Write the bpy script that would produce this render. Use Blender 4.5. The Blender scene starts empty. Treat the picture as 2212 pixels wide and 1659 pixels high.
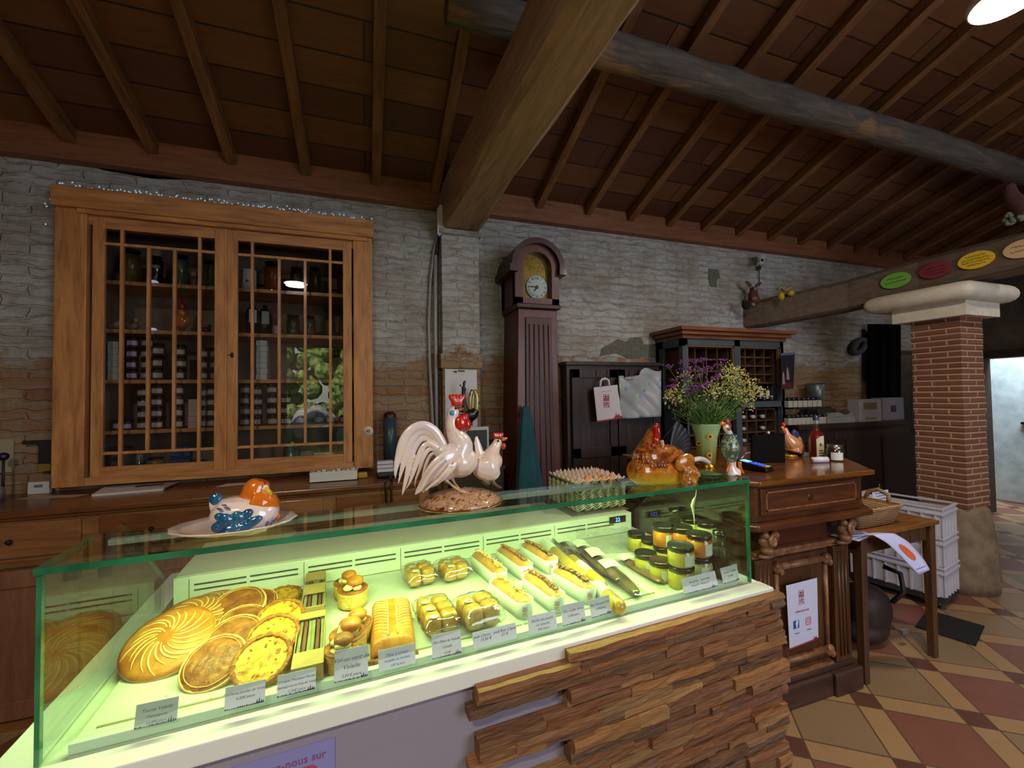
import bpy, math, random
import numpy as np
from mathutils import Vector, Matrix, noise
PI=math.pi; R=math.radians
sc=bpy.context.scene
COL=sc.collection
random.seed(7)
# ---------------------------------------------------------------- camera
F_PX,YAW,PITCH,ROLL,CAM_H=916.8,R(19.035),R(1.528),R(-.809),1.5
def _basis():
    f=np.array([math.sin(YAW)*math.cos(PITCH),math.cos(YAW)*math.cos(PITCH),math.sin(PITCH)])
    r=np.array([math.cos(YAW),-math.sin(YAW),0.]);u=np.cross(r,f)
    c,s=math.cos(ROLL),math.sin(ROLL)
    return np.array([c*r+s*u,-s*r+c*u,f])
BM=_basis(); CAMP=np.array([0,0,CAM_H])
cd=bpy.data.cameras.new('camera'); cam=bpy.data.objects.new('camera',cd); COL.objects.link(cam)
cd.sensor_width=36; cd.lens=36*F_PX/2212; cd.clip_start=.02; cd.clip_end=200
m=Matrix.Identity(4)
for i in range(3):
    m[i][0]=BM[0][i]; m[i][1]=BM[1][i]; m[i][2]=-BM[2][i]
m[2][3]=CAM_H
cam.matrix_world=m; sc.camera=cam
# ---------------------------------------------------------------- world, view
w=bpy.data.worlds.new('world'); sc.world=w; w.use_nodes=True
nt=w.node_tree; bg=nt.nodes['Background']
sky=nt.nodes.new('ShaderNodeTexSky'); sky.sky_type='HOSEK_WILKIE'; sky.turbidity=4; sky.sun_direction=(-.4,-.6,.7)
nt.links.new(sky.outputs[0],bg.inputs[0]); bg.inputs[1].default_value=4.5
sc.view_settings.view_transform='Standard'; sc.view_settings.look='None'; sc.view_settings.gamma=1
sc.view_settings.exposure=0.45
sc.cycles.use_denoising=True
sc.cycles.max_bounces=7; sc.cycles.diffuse_bounces=3; sc.cycles.glossy_bounces=3; sc.cycles.transmission_bounces=5
sc.cycles.transparent_max_bounces=14; sc.cycles.caustics_reflective=False; sc.cycles.caustics_refractive=False
sc.cycles.sample_clamp_indirect=4
def area(name,loc,aim,size,power,col,shape='RECTANGLE',spread=180):
    l=bpy.data.lights.new(name,'AREA'); l.shape=shape; l.size=size[0]; l.size_y=size[1]; l.energy=power; l.color=col; l.spread=R(spread)
    o=bpy.data.objects.new(name,l); COL.objects.link(o); o.location=loc
    d=Vector(aim)-Vector(loc); o.rotation_euler=d.to_track_quat('-Z','Y').to_euler(); return o
sl=bpy.data.lights.new('sun','SUN'); sl.energy=7.0; sl.angle=R(1); sl.color=(1,.95,.85)
so=bpy.data.objects.new('sun',sl); COL.objects.link(so); so.rotation_euler=(R(50),0,R(-160)); so.location=(0,-8,8)
# daylight through the openings behind the camera and on the left, and through the doorway on the right
area('daylight_front_opening',(2.8,-2.75,1.9),(1.4,3,1.9),(2.2,1.6),52,(.80,.83,1.0))
area('daylight_right_room',(7.6,2.6,2.7),(8.6,2.9,.6),(.9,.9),70,(.8,.9,1.0))
LP=(22,52,8,6)   # watts of the four ceiling lamps, the last two added for fill
# ---------------------------------------------------------------- pixels to places
def rayp(x,y): return BM.T@np.array([(x-1106)/F_PX,-(y-829.5)/F_PX,1.])
def onN(x,y,n,d):
    r=rayp(x,y);t=(d-np.dot(n,CAMP))/np.dot(n,r);return Vector(CAMP+t*r)
def onX(x,y,v): return onN(x,y,np.array([1,0,0.]),v)
def onY(x,y,v): return onN(x,y,np.array([0,1,0.]),v)
def onZ(x,y,v): return onN(x,y,np.array([0,0,1.]),v)
def pxm(p):  # metres per pixel at a point
    return float(BM[2]@(np.array(p)-CAMP))/F_PX
CA=R(3.6); CO=Vector((-.562,1.012,0))
CU=Vector((math.cos(CA),math.sin(CA),0)); CV=Vector((-math.sin(CA),math.cos(CA),0))
def C(u,v,z): return CO+CU*u+CV*v+Vector((0,0,z))
def onV(x,y,v):
    n=np.array(CV); return onN(x,y,n,float(np.dot(n,np.array(C(0,v,0)))))
def toC(p):
    d=Vector(p)-CO; return (d.dot(CU),d.dot(CV),p[2])
# ---------------------------------------------------------------- materials
def lin(h):
    if isinstance(h,str):
        h=h.lstrip('#'); c=[int(h[i:i+2],16)/255 for i in (0,2,4)]
        return tuple(x/12.92 if x<=.04045 else ((x+.055)/1.055)**2.4 for x in c)+(1,)
    return tuple(h)+(1,) if len(h)==3 else tuple(h)
MAT={}
class NT:
    def __init__(s,name):
        s.m=bpy.data.materials.new(name); s.m.use_nodes=True; s.t=s.m.node_tree; s.b=s.t.nodes['Principled BSDF']; s.o=s.t.nodes['Material Output']
    def n(s,k,**kw):
        x=s.t.nodes.new('ShaderNode'+k)
        for a,b in kw.items():
            if a.startswith('i_'):
                a=a[2:]; a=int(a) if a.isdigit() else a.replace('_',' ')
                if hasattr(b,'is_output') or isinstance(b,bpy.types.NodeSocket): s.t.links.new(b,x.inputs[a])
                else: x.inputs[a].default_value=b
            else: setattr(x,a,b)
        return x
    def l(s,a,b): s.t.links.new(a,b)
    def math(s,op,a,b=0.,c=None):
        x=s.t.nodes.new('ShaderNodeMath'); x.operation=op
        for i,v in enumerate((a,b,c)):
            if v is None: continue
            if isinstance(v,bpy.types.NodeSocket): s.l(v,x.inputs[i])
            else: x.inputs[i].default_value=v
        return x.outputs[0]
    def mix(s,f,a,b,mode='MIX'):
        x=s.t.nodes.new('ShaderNodeMix'); x.data_type='RGBA'; x.blend_type=mode
        for i,v in ((0,f),(6,a),(7,b)):
            if isinstance(v,bpy.types.NodeSocket): s.l(v,x.inputs[i])
            else: x.inputs[i].default_value=v if i==0 else lin(v)
        return x.outputs[2]
    def coord(s,k='Object',scale=(1,1,1),rot=(0,0,0),loc=(0,0,0)):
        t=s.n('TexCoord'); mp=s.n('Mapping'); s.l(t.outputs[k],mp.inputs[0])
        mp.inputs['Scale'].default_value=scale; mp.inputs['Rotation'].default_value=rot; mp.inputs['Location'].default_value=loc
        return mp.outputs[0]
    def noise(s,vec,scale=5,detail=4,rough=.6,dist=0):
        x=s.n('TexNoise'); s.l(vec,x.inputs['Vector']); x.inputs['Scale'].default_value=scale; x.inputs['Detail'].default_value=detail
        x.inputs['Roughness'].default_value=rough; x.inputs['Distortion'].default_value=dist; return x.outputs[0]
    def ramp(s,f,stops):
        x=s.n('ValToRGB'); s.l(f,x.inputs[0]); e=x.color_ramp.elements
        while len(e)<len(stops): e.new(.5)
        for i,(p,c) in enumerate(stops): e[i].position=p; e[i].color=lin(c)
        return x.outputs[0]
    def bump(s,h,st=.3,d=.01):
        x=s.n('Bump'); s.l(h,x.inputs['Height']); x.inputs['Strength'].default_value=st; x.inputs['Distance'].default_value=d
        s.l(x.outputs[0],s.b.inputs['Normal']); return x
    def col(s,c):
        if isinstance(c,bpy.types.NodeSocket): s.l(c,s.b.inputs['Base Color'])
        else: s.b.inputs['Base Color'].default_value=lin(c)
def plain(name,c,rough=.5,metal=0,coat=0,c2=None,ns=20,bump=0,emit=None,es=1,spec=.5,nsc=(1,1,1),alpha=1,sss=0,trans=0,lo=.35,hi=.65,coord='Object'):
    if name in MAT: return MAT[name]
    t=NT(name); b=t.b
    b.inputs['Roughness'].default_value=rough; b.inputs['Metallic'].default_value=metal; b.inputs['Coat Weight'].default_value=coat
    b.inputs['Specular IOR Level'].default_value=spec
    if coat: b.inputs['Coat Roughness'].default_value=.06
    if sss: b.inputs['Subsurface Weight'].default_value=sss; b.inputs['Subsurface Radius'].default_value=(.02,.012,.008)
    if trans: b.inputs['Transmission Weight'].default_value=trans; b.inputs['IOR'].default_value=1.4
    b.inputs['Alpha'].default_value=alpha
    if c2 or bump:
        v=t.coord(coord,nsc); n=t.noise(v,ns)
        if c2: t.col(t.ramp(n,[(lo,c),(hi,c2)]))
        else: t.col(c)
        if bump: t.bump(n,bump,.004)
    else: t.col(c)
    if emit: b.inputs['Emission Color'].default_value=lin(emit); b.inputs['Emission Strength'].default_value=es
    MAT[name]=t.m; return t.m
def wood(name,c1,c2,c3=None,grain=(14,14,1.2),rough=.45,coat=0,bump=.15,sc_=3.,big=.5):
    """grain: mapping scale, small along the grain"""
    if name in MAT: return MAT[name]
    t=NT(name); v=t.coord('Object',grain)
    n=t.noise(v,sc_,6,.65,.6); v2=t.coord('Object',tuple(g*.25 for g in grain)); n2=t.noise(v2,sc_,3,.5)
    c=t.ramp(n,[(.3,c1),(.55,c2),(.72,c3 or c2)])
    c=t.mix(t.math('MULTIPLY',n2,big),c,c1,'MULTIPLY') if big else c
    t.col(c); t.b.inputs['Roughness'].default_value=rough; t.b.inputs['Coat Weight'].default_value=coat; t.b.inputs['Coat Roughness'].default_value=.12
    t.bump(n,bump,.004); MAT[name]=t.m; return t.m
def thinglass(name,tint=(.9,.97,.93),refl=1.0,rough=0.0,ior=1.45,extra=0):
    if name in MAT: return MAT[name]
    t=NT(name); tr=t.n('BsdfTransparent'); tr.inputs[0].default_value=lin(tint)
    g=t.n('BsdfGlossy'); g.inputs['Roughness'].default_value=rough
    gm=t.n('NewGeometry'); dp=t.n('VectorMath'); dp.operation='DOT_PRODUCT'; t.l(gm.outputs['Incoming'],dp.inputs[0]); t.l(gm.outputs['Normal'],dp.inputs[1])
    cs=t.math('SUBTRACT',1.0,t.math('ABSOLUTE',dp.outputs['Value'])); f0=((ior-1)/(ior+1))**2
    f=t.math('MINIMUM',t.math('ADD',t.math('MULTIPLY',t.math('POWER',cs,5.0),.85),f0*refl+extra),1.0)
    mx=t.n('MixShader'); t.l(f,mx.inputs[0]); t.l(tr.outputs[0],mx.inputs[1]); t.l(g.outputs[0],mx.inputs[2]); t.l(mx.outputs[0],t.o.inputs[0])
    MAT[name]=t.m; return t.m
def emis(name,c,s):
    if name in MAT: return MAT[name]
    t=NT(name); t.b.inputs['Base Color'].default_value=lin(c); t.b.inputs['Emission Color'].default_value=lin(c); t.b.inputs['Emission Strength'].default_value=s
    MAT[name]=t.m; return t.m
# ---------------------------------------------------------------- mesh builder
class MB:
    def __init__(s): s.v=[];s.f=[];s.mi=[];s.sm=[]
    def add(s,vs,fs,mi=0,sm=False):
        o=len(s.v); s.v+= [tuple(p) for p in vs]; s.f+=[tuple(i+o for i in f) for f in fs]; s.mi+=[mi]*len(fs); s.sm+=[sm]*len(fs); return s
    def box(s,a,b,mi=0):
        (x0,y0,z0),(x1,y1,z1)=a,b
        return s.add([(x0,y0,z0),(x1,y0,z0),(x1,y1,z0),(x0,y1,z0),(x0,y0,z1),(x1,y0,z1),(x1,y1,z1),(x0,y1,z1)],
            [(0,3,2,1),(4,5,6,7),(0,1,5,4),(1,2,6,5),(2,3,7,6),(3,0,4,7)],mi)
    def cb(s,c,d,mi=0,rot=None):
        c=Vector(c); d=Vector(d)/2; vs=[Vector((x*d.x,y*d.y,z*d.z)) for x,y,z in ((-1,-1,-1),(1,-1,-1),(1,1,-1),(-1,1,-1),(-1,-1,1),(1,-1,1),(1,1,1),(-1,1,1))]
        if rot is not None: vs=[rot@p for p in vs]
        return s.add([p+c for p in vs],[(0,3,2,1),(4,5,6,7),(0,1,5,4),(1,2,6,5),(2,3,7,6),(3,0,4,7)],mi)
    def hexa(s,p,mi=0): # 8 points bottom ccw then top ccw
        return s.add(p,[(0,3,2,1),(4,5,6,7),(0,1,5,4),(1,2,6,5),(2,3,7,6),(3,0,4,7)],mi)
    def beam(s,a,b,w,h,up=(0,0,1),mi=0,jit=0,n=1,seed=0):
        a=Vector(a);b=Vector(b);d=(b-a).normalized();sd=d.cross(Vector(up)).normalized();u=sd.cross(d)
        vs=[];fs=[];rr=random.Random(seed)
        for i in range(n+1):
            c=a.lerp(b,i/n)
            ww=(w if not isinstance(w,(list,tuple)) else w[0]+(w[1]-w[0])*i/n); hh=(h if not isinstance(h,(list,tuple)) else h[0]+(h[1]-h[0])*i/n)
            c=c+sd*rr.uniform(-jit,jit)+u*rr.uniform(-jit,jit)*.6
            ch=min(ww,hh)*.1
            for x,y in ((-ww/2+ch,-hh/2),(ww/2-ch,-hh/2),(ww/2,-hh/2+ch),(ww/2,hh/2-ch),(ww/2-ch,hh/2),(-ww/2+ch,hh/2),(-ww/2,hh/2-ch),(-ww/2,-hh/2+ch)):
                vs.append(c+sd*(x+rr.uniform(-jit,jit)*.5)+u*(y+rr.uniform(-jit,jit)*.5))
        for i in range(n):
            for k in range(8): fs.append((i*8+k,i*8+(k+1)%8,(i+1)*8+(k+1)%8,(i+1)*8+k))
        fs.append(tuple(range(7,-1,-1))); fs.append(tuple(range(n*8,n*8+8)))
        return s.add(vs,fs,mi,False)
    def tube(s,pts,rad,n=8,mi=0,sm=True,cap=True,closed=False,up=None):
        pts=[Vector(p) for p in pts]; N=len(pts)
        if not isinstance(rad,(list,tuple)): rad=[rad]*N
        vs=[];prev=None
        for i,p in enumerate(pts):
            if closed: d=pts[(i+1)%N]-pts[i-1]
            else: d=(pts[min(i+1,N-1)]-pts[max(i-1,0)])
            d=d.normalized() if d.length>1e-9 else Vector((0,0,1))
            if prev is None:
                a=Vector(up) if up is not None else (Vector((0,0,1)) if abs(d.z)<.9 else Vector((1,0,0)))
                x=(a-d*a.dot(d)).normalized()
            else: x=(prev-d*prev.dot(d)).normalized()
            prev=x; y=d.cross(x); r=rad[i]; ra,rb=(r if isinstance(r,(list,tuple)) else (r,r))
            for k in range(n):
                t=2*PI*k/n; vs.append(p+x*math.cos(t)*ra+y*math.sin(t)*rb)
        fs=[]
        for i in range(N if closed else N-1):
            j=(i+1)%N
            for k in range(n): fs.append((i*n+k,i*n+(k+1)%n,j*n+(k+1)%n,j*n+k))
        if cap and not closed: fs.append(tuple(range(n-1,-1,-1))); fs.append(tuple(range((N-1)*n,N*n)))
        return s.add(vs,fs,mi,sm)
    def lathe(s,prof,c=(0,0,0),n=20,mi=0,sm=True,sx=1,sy=1,cap=True):
        vs=[];fs=[];N=len(prof)
        for r,z in prof:
            for k in range(n):
                t=2*PI*k/n; vs.append((c[0]+r*sx*math.cos(t),c[1]+r*sy*math.sin(t),c[2]+z))
        for i in range(N-1):
            for k in range(n): fs.append((i*n+k,i*n+(k+1)%n,(i+1)*n+(k+1)%n,(i+1)*n+k))
        if cap: fs.append(tuple(range(n-1,-1,-1))); fs.append(tuple(range((N-1)*n,N*n)))
        return s.add(vs,fs,mi,sm)
    def ell(s,c,r,n=14,m=9,mi=0,rot=None,p=1):
        c=Vector(c); vs=[];fs=[]
        if not isinstance(r,(list,tuple)): r=(r,r,r)
        def g(x): return math.copysign(abs(x)**p,x)
        for i in range(m+1):
            a=-PI/2+PI*i/m
            for k in range(n):
                t=2*PI*k/n; q=Vector((r[0]*g(math.cos(a))*g(math.cos(t)),r[1]*g(math.cos(a))*g(math.sin(t)),r[2]*g(math.sin(a))))
                if rot is not None: q=rot@q
                vs.append(c+q)
        for i in range(m):
            for k in range(n): fs.append((i*n+k,i*n+(k+1)%n,(i+1)*n+(k+1)%n,(i+1)*n+k))
        return s.add(vs,fs,mi,True)
    def prism(s,poly,fn,d0,d1,mi=0,sm=False):
        N=len(poly); vs=[fn(a,b,d0) for a,b in poly]+[fn(a,b,d1) for a,b in poly]
        fs=[tuple(range(N-1,-1,-1)),tuple(range(N,2*N))]
        s.add(vs,fs,mi,False); o=len(s.v)-2*N
        for k in range(N):
            s.f.append((o+k,o+(k+1)%N,o+N+(k+1)%N,o+N+k)); s.mi.append(mi); s.sm.append(sm)
        return s
    def grid(s,fn,nu,nv,mi=0,sm=True,cu=False,cv=False):
        vs=[fn(i/(nu if cu else nu-1),j/(nv if cv else nv-1)) for i in range(nu) for j in range(nv)]; fs=[]
        for i in range(nu if cu else nu-1):
            for j in range(nv if cv else nv-1):
                a,b=(i+1)%nu,(j+1)%nv; fs.append((i*nv+j,a*nv+j,a*nv+b,i*nv+b))
        return s.add(vs,fs,mi,sm)
    def build(s,name,mat,parent=None,w=False,bevel=0,remesh=0,sub=0,solid=0,smooth=False,fix=True):
        vs=s.v
        if w and parent is not None:
            inv=PM[parent.name].inverted(); vs=[tuple(inv@Vector(p)) for p in vs]
        me=bpy.data.meshes.new(name); me.from_pydata(vs,[],s.f); me.validate()
        ms=mat if isinstance(mat,(list,tuple)) else [mat]
        for q in ms: me.materials.append(q)
        if len(me.polygons)==len(s.f):
            for p,a,b in zip(me.polygons,s.mi,s.sm): p.material_index=a; p.use_smooth=b or smooth
        me.update()
        if fix:
            import bmesh
            b=bmesh.new(); b.from_mesh(me); bmesh.ops.recalc_face_normals(b,faces=b.faces); b.to_mesh(me); b.free()
        o=bpy.data.objects.new(name,me); COL.objects.link(o)
        if parent is not None: o.parent=parent
        if remesh:
            q=o.modifiers.new('r','REMESH'); q.mode='VOXEL'; q.voxel_size=remesh; q.use_smooth_shade=True
            q=o.modifiers.new('s','SMOOTH'); q.factor=.5; q.iterations=10 if remesh>.0019 else 3
        if solid: q=o.modifiers.new('t','SOLIDIFY'); q.thickness=solid; q.offset=0
        if bevel: q=o.modifiers.new('b','BEVEL'); q.width=bevel; q.segments=2; q.limit_method='ANGLE'
        if sub: q=o.modifiers.new('u','SUBSURF'); q.levels=sub; q.render_levels=sub
        return o
PM={}
def tag(o,label,cat,group=None,kind=None):
    if label: o['label']=label
    if cat: o['category']=cat
    if group: o['group']=group
    if kind: o['kind']=kind
    return o
def thing(name,label,cat,loc=(0,0,0),rotz=0,group=None,rot=None):
    o=bpy.data.objects.new(name,None); COL.objects.link(o); o.location=loc
    o.rotation_euler=rot if rot else (0,0,rotz); o.empty_display_size=.05
    e=o.rotation_euler; PM[o.name]=Matrix.Translation(Vector(loc))@e.to_matrix().to_4x4()
    return tag(o,label,cat,group)
def dup(root,loc,rotz=None,label=None,group=None,rot=None,scale=None):
    r=root.copy(); COL.objects.link(r); r.location=loc
    if rotz is not None: r.rotation_euler=(0,0,rotz)
    if rot is not None: r.rotation_euler=rot
    if scale is not None: r.scale=(scale,)*3 if not isinstance(scale,tuple) else scale
    if label: r['label']=label
    if group: r['group']=group
    for ch in root.children:
        c=ch.copy(); COL.objects.link(c); c.parent=r
        for g in ch.children:
            d=g.copy(); COL.objects.link(d); d.parent=c
    return r
def struct(o): o['kind']='structure'; return o
def text(name,s,size,mat,parent,org,ux,uy,align='CENTER',shear=0,ext=.0006,bold=0,w=True,spacing=1):
    cu=bpy.data.curves.new(name,'FONT'); cu.body=s; cu.size=size; cu.align_x=align; cu.shear=shear; cu.extrude=ext; cu.offset=bold; cu.resolution_u=2; cu.space_character=spacing
    cu.space_line=.8
    tmp=bpy.data.objects.new('tmp_text',cu); COL.objects.link(tmp); bpy.context.view_layer.update()
    me=bpy.data.meshes.new_from_object(tmp.evaluated_get(bpy.context.evaluated_depsgraph_get())); bpy.data.objects.remove(tmp); bpy.data.curves.remove(cu)
    ux=Vector(ux).normalized(); uy=Vector(uy).normalized(); uz=ux.cross(uy); org=Vector(org)
    mx=Matrix(((ux.x,uy.x,uz.x,org.x),(ux.y,uy.y,uz.y,org.y),(ux.z,uy.z,uz.z,org.z),(0,0,0,1)))
    if w and parent is not None: mx=PM[parent.name].inverted()@mx
    me.transform(mx); me.materials.clear(); me.materials.append(mat)
    o=bpy.data.objects.new(name,me); COL.objects.link(o)
    if parent is not None: o.parent=parent
    return o

def scribble(name,parent,c,ux,uy,wd,amp,mat,seed=0,r=.0012):
    """a line of lettering too blurred to read in the photo"""
    q=random.Random(seed); n=max(8,int(wd/.004)); pts=[Vector(c)+Vector(ux)*(-wd/2+wd*i/n)+Vector(uy)*(amp*q.uniform(-1,1)) for i in range(n+1)]
    return MB().tube(pts,r,5).build(name,mat,parent,w=True)
# ================================================================ MATERIALS OF THE ROOM
def m_floor():
    t=NT('floor_tiles'); g=t.n('NewGeometry'); sp=t.n('SeparateXYZ'); t.l(g.outputs['Position'],sp.inputs[0])
    th=R(-37.5); px,py=2.293,1.36; per=.415; k=.747
    x=t.math('SUBTRACT',sp.outputs[0],px); y=t.math('SUBTRACT',sp.outputs[1],py)
    s=t.math('DIVIDE',t.math('ADD',t.math('MULTIPLY',x,math.cos(th)),t.math('MULTIPLY',y,math.sin(th))),per)
    u=t.math('ADD',t.math('DIVIDE',t.math('ADD',t.math('MULTIPLY',x,-math.sin(th)),t.math('MULTIPLY',y,math.cos(th))),per),k)
    def fr(a): return t.math('FRACT',t.math('ADD',a,100.0))
    fs,fu=fr(s),fr(u)
    bs=t.math('LESS_THAN',fs,k); bu=t.math('LESS_THAN',fu,k)
    big=t.math('MULTIPLY',bs,bu); none=t.math('MULTIPLY',t.math('SUBTRACT',1,bs),t.math('SUBTRACT',1,bu))
    par=t.math('MODULO',t.math('ADD',t.math('FLOOR',t.math('ADD',s,100.)),t.math('FLOOR',t.math('ADD',u,100.))),2)
    # groove distance
    def gd(f,b):
        a=t.math('MINIMUM',f,t.math('ABSOLUTE',t.math('SUBTRACT',f,k))); return t.math('MINIMUM',a,t.math('SUBTRACT',1,f))
    gr=t.math('LESS_THAN',t.math('MINIMUM',gd(fs,bs),gd(fu,bu)),.009)
    v=t.coord('Object',(1,1,1)); n1=t.noise(v,2.2,3); n2=t.noise(v,9,5)
    red=t.mix(n2,'6f4438','865648'); bei=t.mix(n1,'7a6548','92775a'); stp=t.mix(n2,'927250','a8875f'); ins=t.mix(n2,'54342a','633e30')
    par=t.math('GREATER_THAN',par,.5)
    c=t.mix(par,red,bei); c=t.mix(big,t.mix(none,stp,ins),c); c=t.mix(gr,c,'5a4430')
    t.col(c); t.b.inputs['Roughness'].default_value=.42; t.bump(t.math('ADD',t.math('MULTIPLY',n2,.25),t.math('SUBTRACT',1,gr)),.25,.004); return t.m
def m_wall():
    t=NT('wall_masonry'); g=t.n('NewGeometry'); sp=t.n('SeparateXYZ'); t.l(g.outputs['Position'],sp.inputs[0])
    cx=t.n('CombineXYZ'); t.l(t.math('ADD',sp.outputs[0],sp.outputs[1]),cx.inputs[0]); t.l(sp.outputs[2],cx.inputs[1])
    mp=t.n('Mapping'); t.l(cx.outputs[0],mp.inputs[0])
    def wob(st,vec,sc_):
        nn=t.n('TexNoise'); t.l(vec,nn.inputs['Vector']); nn.inputs['Scale'].default_value=sc_; nn.inputs['Detail'].default_value=2
        vm=t.n('VectorMath'); vm.operation='SUBTRACT'; t.l(nn.outputs[1],vm.inputs[0]); vm.inputs[1].default_value=(.5,.5,.5)
        vs=t.n('VectorMath'); vs.operation='SCALE'; t.l(vm.outputs[0],vs.inputs[0]); vs.inputs['Scale'].default_value=st
        va=t.n('VectorMath'); va.operation='ADD'; t.l(vec,va.inputs[0]); t.l(vs.outputs[0],va.inputs[1]); return va.outputs[0]
    wv=wob(.05,mp.outputs[0],6)
    def brick(vec,w_,h,mort,a,b,c):
        x=t.n('TexBrick'); t.l(vec,x.inputs['Vector']); x.inputs['Scale'].default_value=1; x.inputs['Brick Width'].default_value=w_; x.inputs['Row Height'].default_value=h
        x.inputs['Mortar Size'].default_value=mort; x.inputs['Mortar Smooth'].default_value=.6
        x.inputs['Color1'].default_value=lin(a); x.inputs['Color2'].default_value=lin(b); x.inputs['Mortar'].default_value=lin(c); return x
    b1=brick(wv,.26,.088,.012,'8a5434','a3876a','8d8270')   # bare brick below
    b2=brick(wob(.07,mp.outputs[0],9),.24,.058,.010,'9fa09f','acacab','918e89')   # whitewashed courses above
    n=t.noise(wv,3.0,6,.7); nf=t.noise(wv,28,5,.7)
    white=t.mix(t.math('MULTIPLY',nf,.9),b2.outputs[0],'c8cacc'); white=t.mix(t.ramp(n,[(.42,(0,0,0)),(.62,(1,1,1))]),white,'9c958c')
    st=t.n('TexNoise'); sm=t.n('Mapping'); t.l(wv,sm.inputs[0]); sm.inputs['Scale'].default_value=(2.5,16,1); t.l(sm.outputs[0],st.inputs['Vector']); st.inputs['Scale'].default_value=2.2; st.inputs['Detail'].default_value=6
    white=t.mix(t.ramp(st.outputs[0],[(.36,(.75,.75,.75)),(.46,(0,0,0))]),white,'8c847a')
    bare=t.mix(t.ramp(nf,[(.3,(0,0,0)),(.75,(.8,.8,.8))]),b1.outputs[0],'8c7a62')
    lo=t.math('ADD',sp.outputs[2],t.math('MULTIPLY',t.math('SUBTRACT',n,.5),.9))
    hi=t.n('MapRange'); t.l(lo,hi.inputs[0]); hi.inputs[1].default_value=1.72; hi.inputs[2].default_value=1.8
    c=t.mix(hi.outputs[0],bare,white); t.col(c); t.b.inputs['Roughness'].default_value=.95; t.b.inputs['Specular IOR Level'].default_value=.2
    hgt=t.math('ADD',t.math('MULTIPLY',t.math('SUBTRACT',1,b2.outputs[1]),.4),t.math('ADD',t.math('MULTIPLY',nf,.7),t.math('MULTIPLY',st.outputs[0],.7)))
    t.bump(hgt,.9,.02); return t.m
def m_ceiling():
    t=NT('ceiling_boards'); v=t.coord('Object')
    x=t.n('TexBrick'); t.l(v,x.inputs['Vector']); x.inputs['Scale'].default_value=1; x.inputs['Brick Width'].default_value=1.6; x.inputs['Row Height'].default_value=.19
    x.inputs['Mortar Size'].default_value=.005; x.inputs['Color1'].default_value=lin('5a3422'); x.inputs['Color2'].default_value=lin('8a5a34'); x.inputs['Mortar'].default_value=lin('1c0f08')
    g=t.noise(t.coord('Object',(1.3,14,14)),3,6,.65,.5); c=t.mix(t.math('MULTIPLY',g,.75),x.outputs[0],'3c2214'); t.col(c)
    t.b.inputs['Roughness'].default_value=.55; t.bump(t.math('ADD',t.math('MULTIPLY',g,.4),t.math('SUBTRACT',1,x.outputs[1])),.3,.005); return t.m
def m_log():
    t=NT('weathered_log'); v=t.coord('Object',(1.2,9,9)); n=t.noise(v,3,6,.65,.6); v2=t.coord('Object',(1,3,3)); n2=t.noise(v2,1.7,4,.6)
    c=t.ramp(n,[(.3,'4a443f'),(.55,'655d55'),(.75,'7d7062')]); c=t.mix(t.ramp(n2,[(.53,(0,0,0)),(.6,(.85,.85,.85))]),c,'94704c'); t.col(c); t.b.inputs['Roughness'].default_value=.85; t.bump(t.math('ADD',n,t.math('MULTIPLY',n2,2)),.7,.02); return t.m
def m_pillar():
    t=NT('pillar_brick'); g=t.n('NewGeometry'); sp=t.n('SeparateXYZ'); t.l(g.outputs['Position'],sp.inputs[0])
    cx=t.n('CombineXYZ'); t.l(t.math('ADD',sp.outputs[0],sp.outputs[1]),cx.inputs[0]); t.l(sp.outputs[2],cx.inputs[1])
    x=t.n('TexBrick'); t.l(cx.outputs[0],x.inputs['Vector']); x.inputs['Scale'].default_value=1; x.inputs['Brick Width'].default_value=.2; x.inputs['Row Height'].default_value=.0435; x.inputs['Mortar Size'].default_value=.006
    x.inputs['Color1'].default_value=lin('7c4a39'); x.inputs['Color2'].default_value=lin('8c5843'); x.inputs['Mortar'].default_value=lin('c4a988')
    n=t.noise(t.coord('Object'),30,4); t.col(t.mix(t.math('MULTIPLY',n,.4),x.outputs[0],'6d4634')); t.b.inputs['Roughness'].default_value=.9
    t.bump(t.math('ADD',t.math('SUBTRACT',1,x.outputs[1]),t.math('MULTIPLY',n,.3)),.8,.01); return t.m
WALL=m_wall()
OLD=wood('old_timber','4f4034','6a5644','7a6450',(10,1.2,10),.8,0,.5,3,.35)
TIEW=wood('tie_timber','7c5e4c','a48468','b4946f',(10,1.0,10),.75,0,.4,3,.3)
GREYW=m_log()
RAFT=wood('rafter_wood','5f3d25','8a5f38','9a6d40',(10,1.2,10),.6,0,.25,3,.4)
PLATE=wood('wall_plate_wood','7a4a34','96603f','a06a48',(1.2,10,10),.55,0,.2,3,.4)
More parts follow.
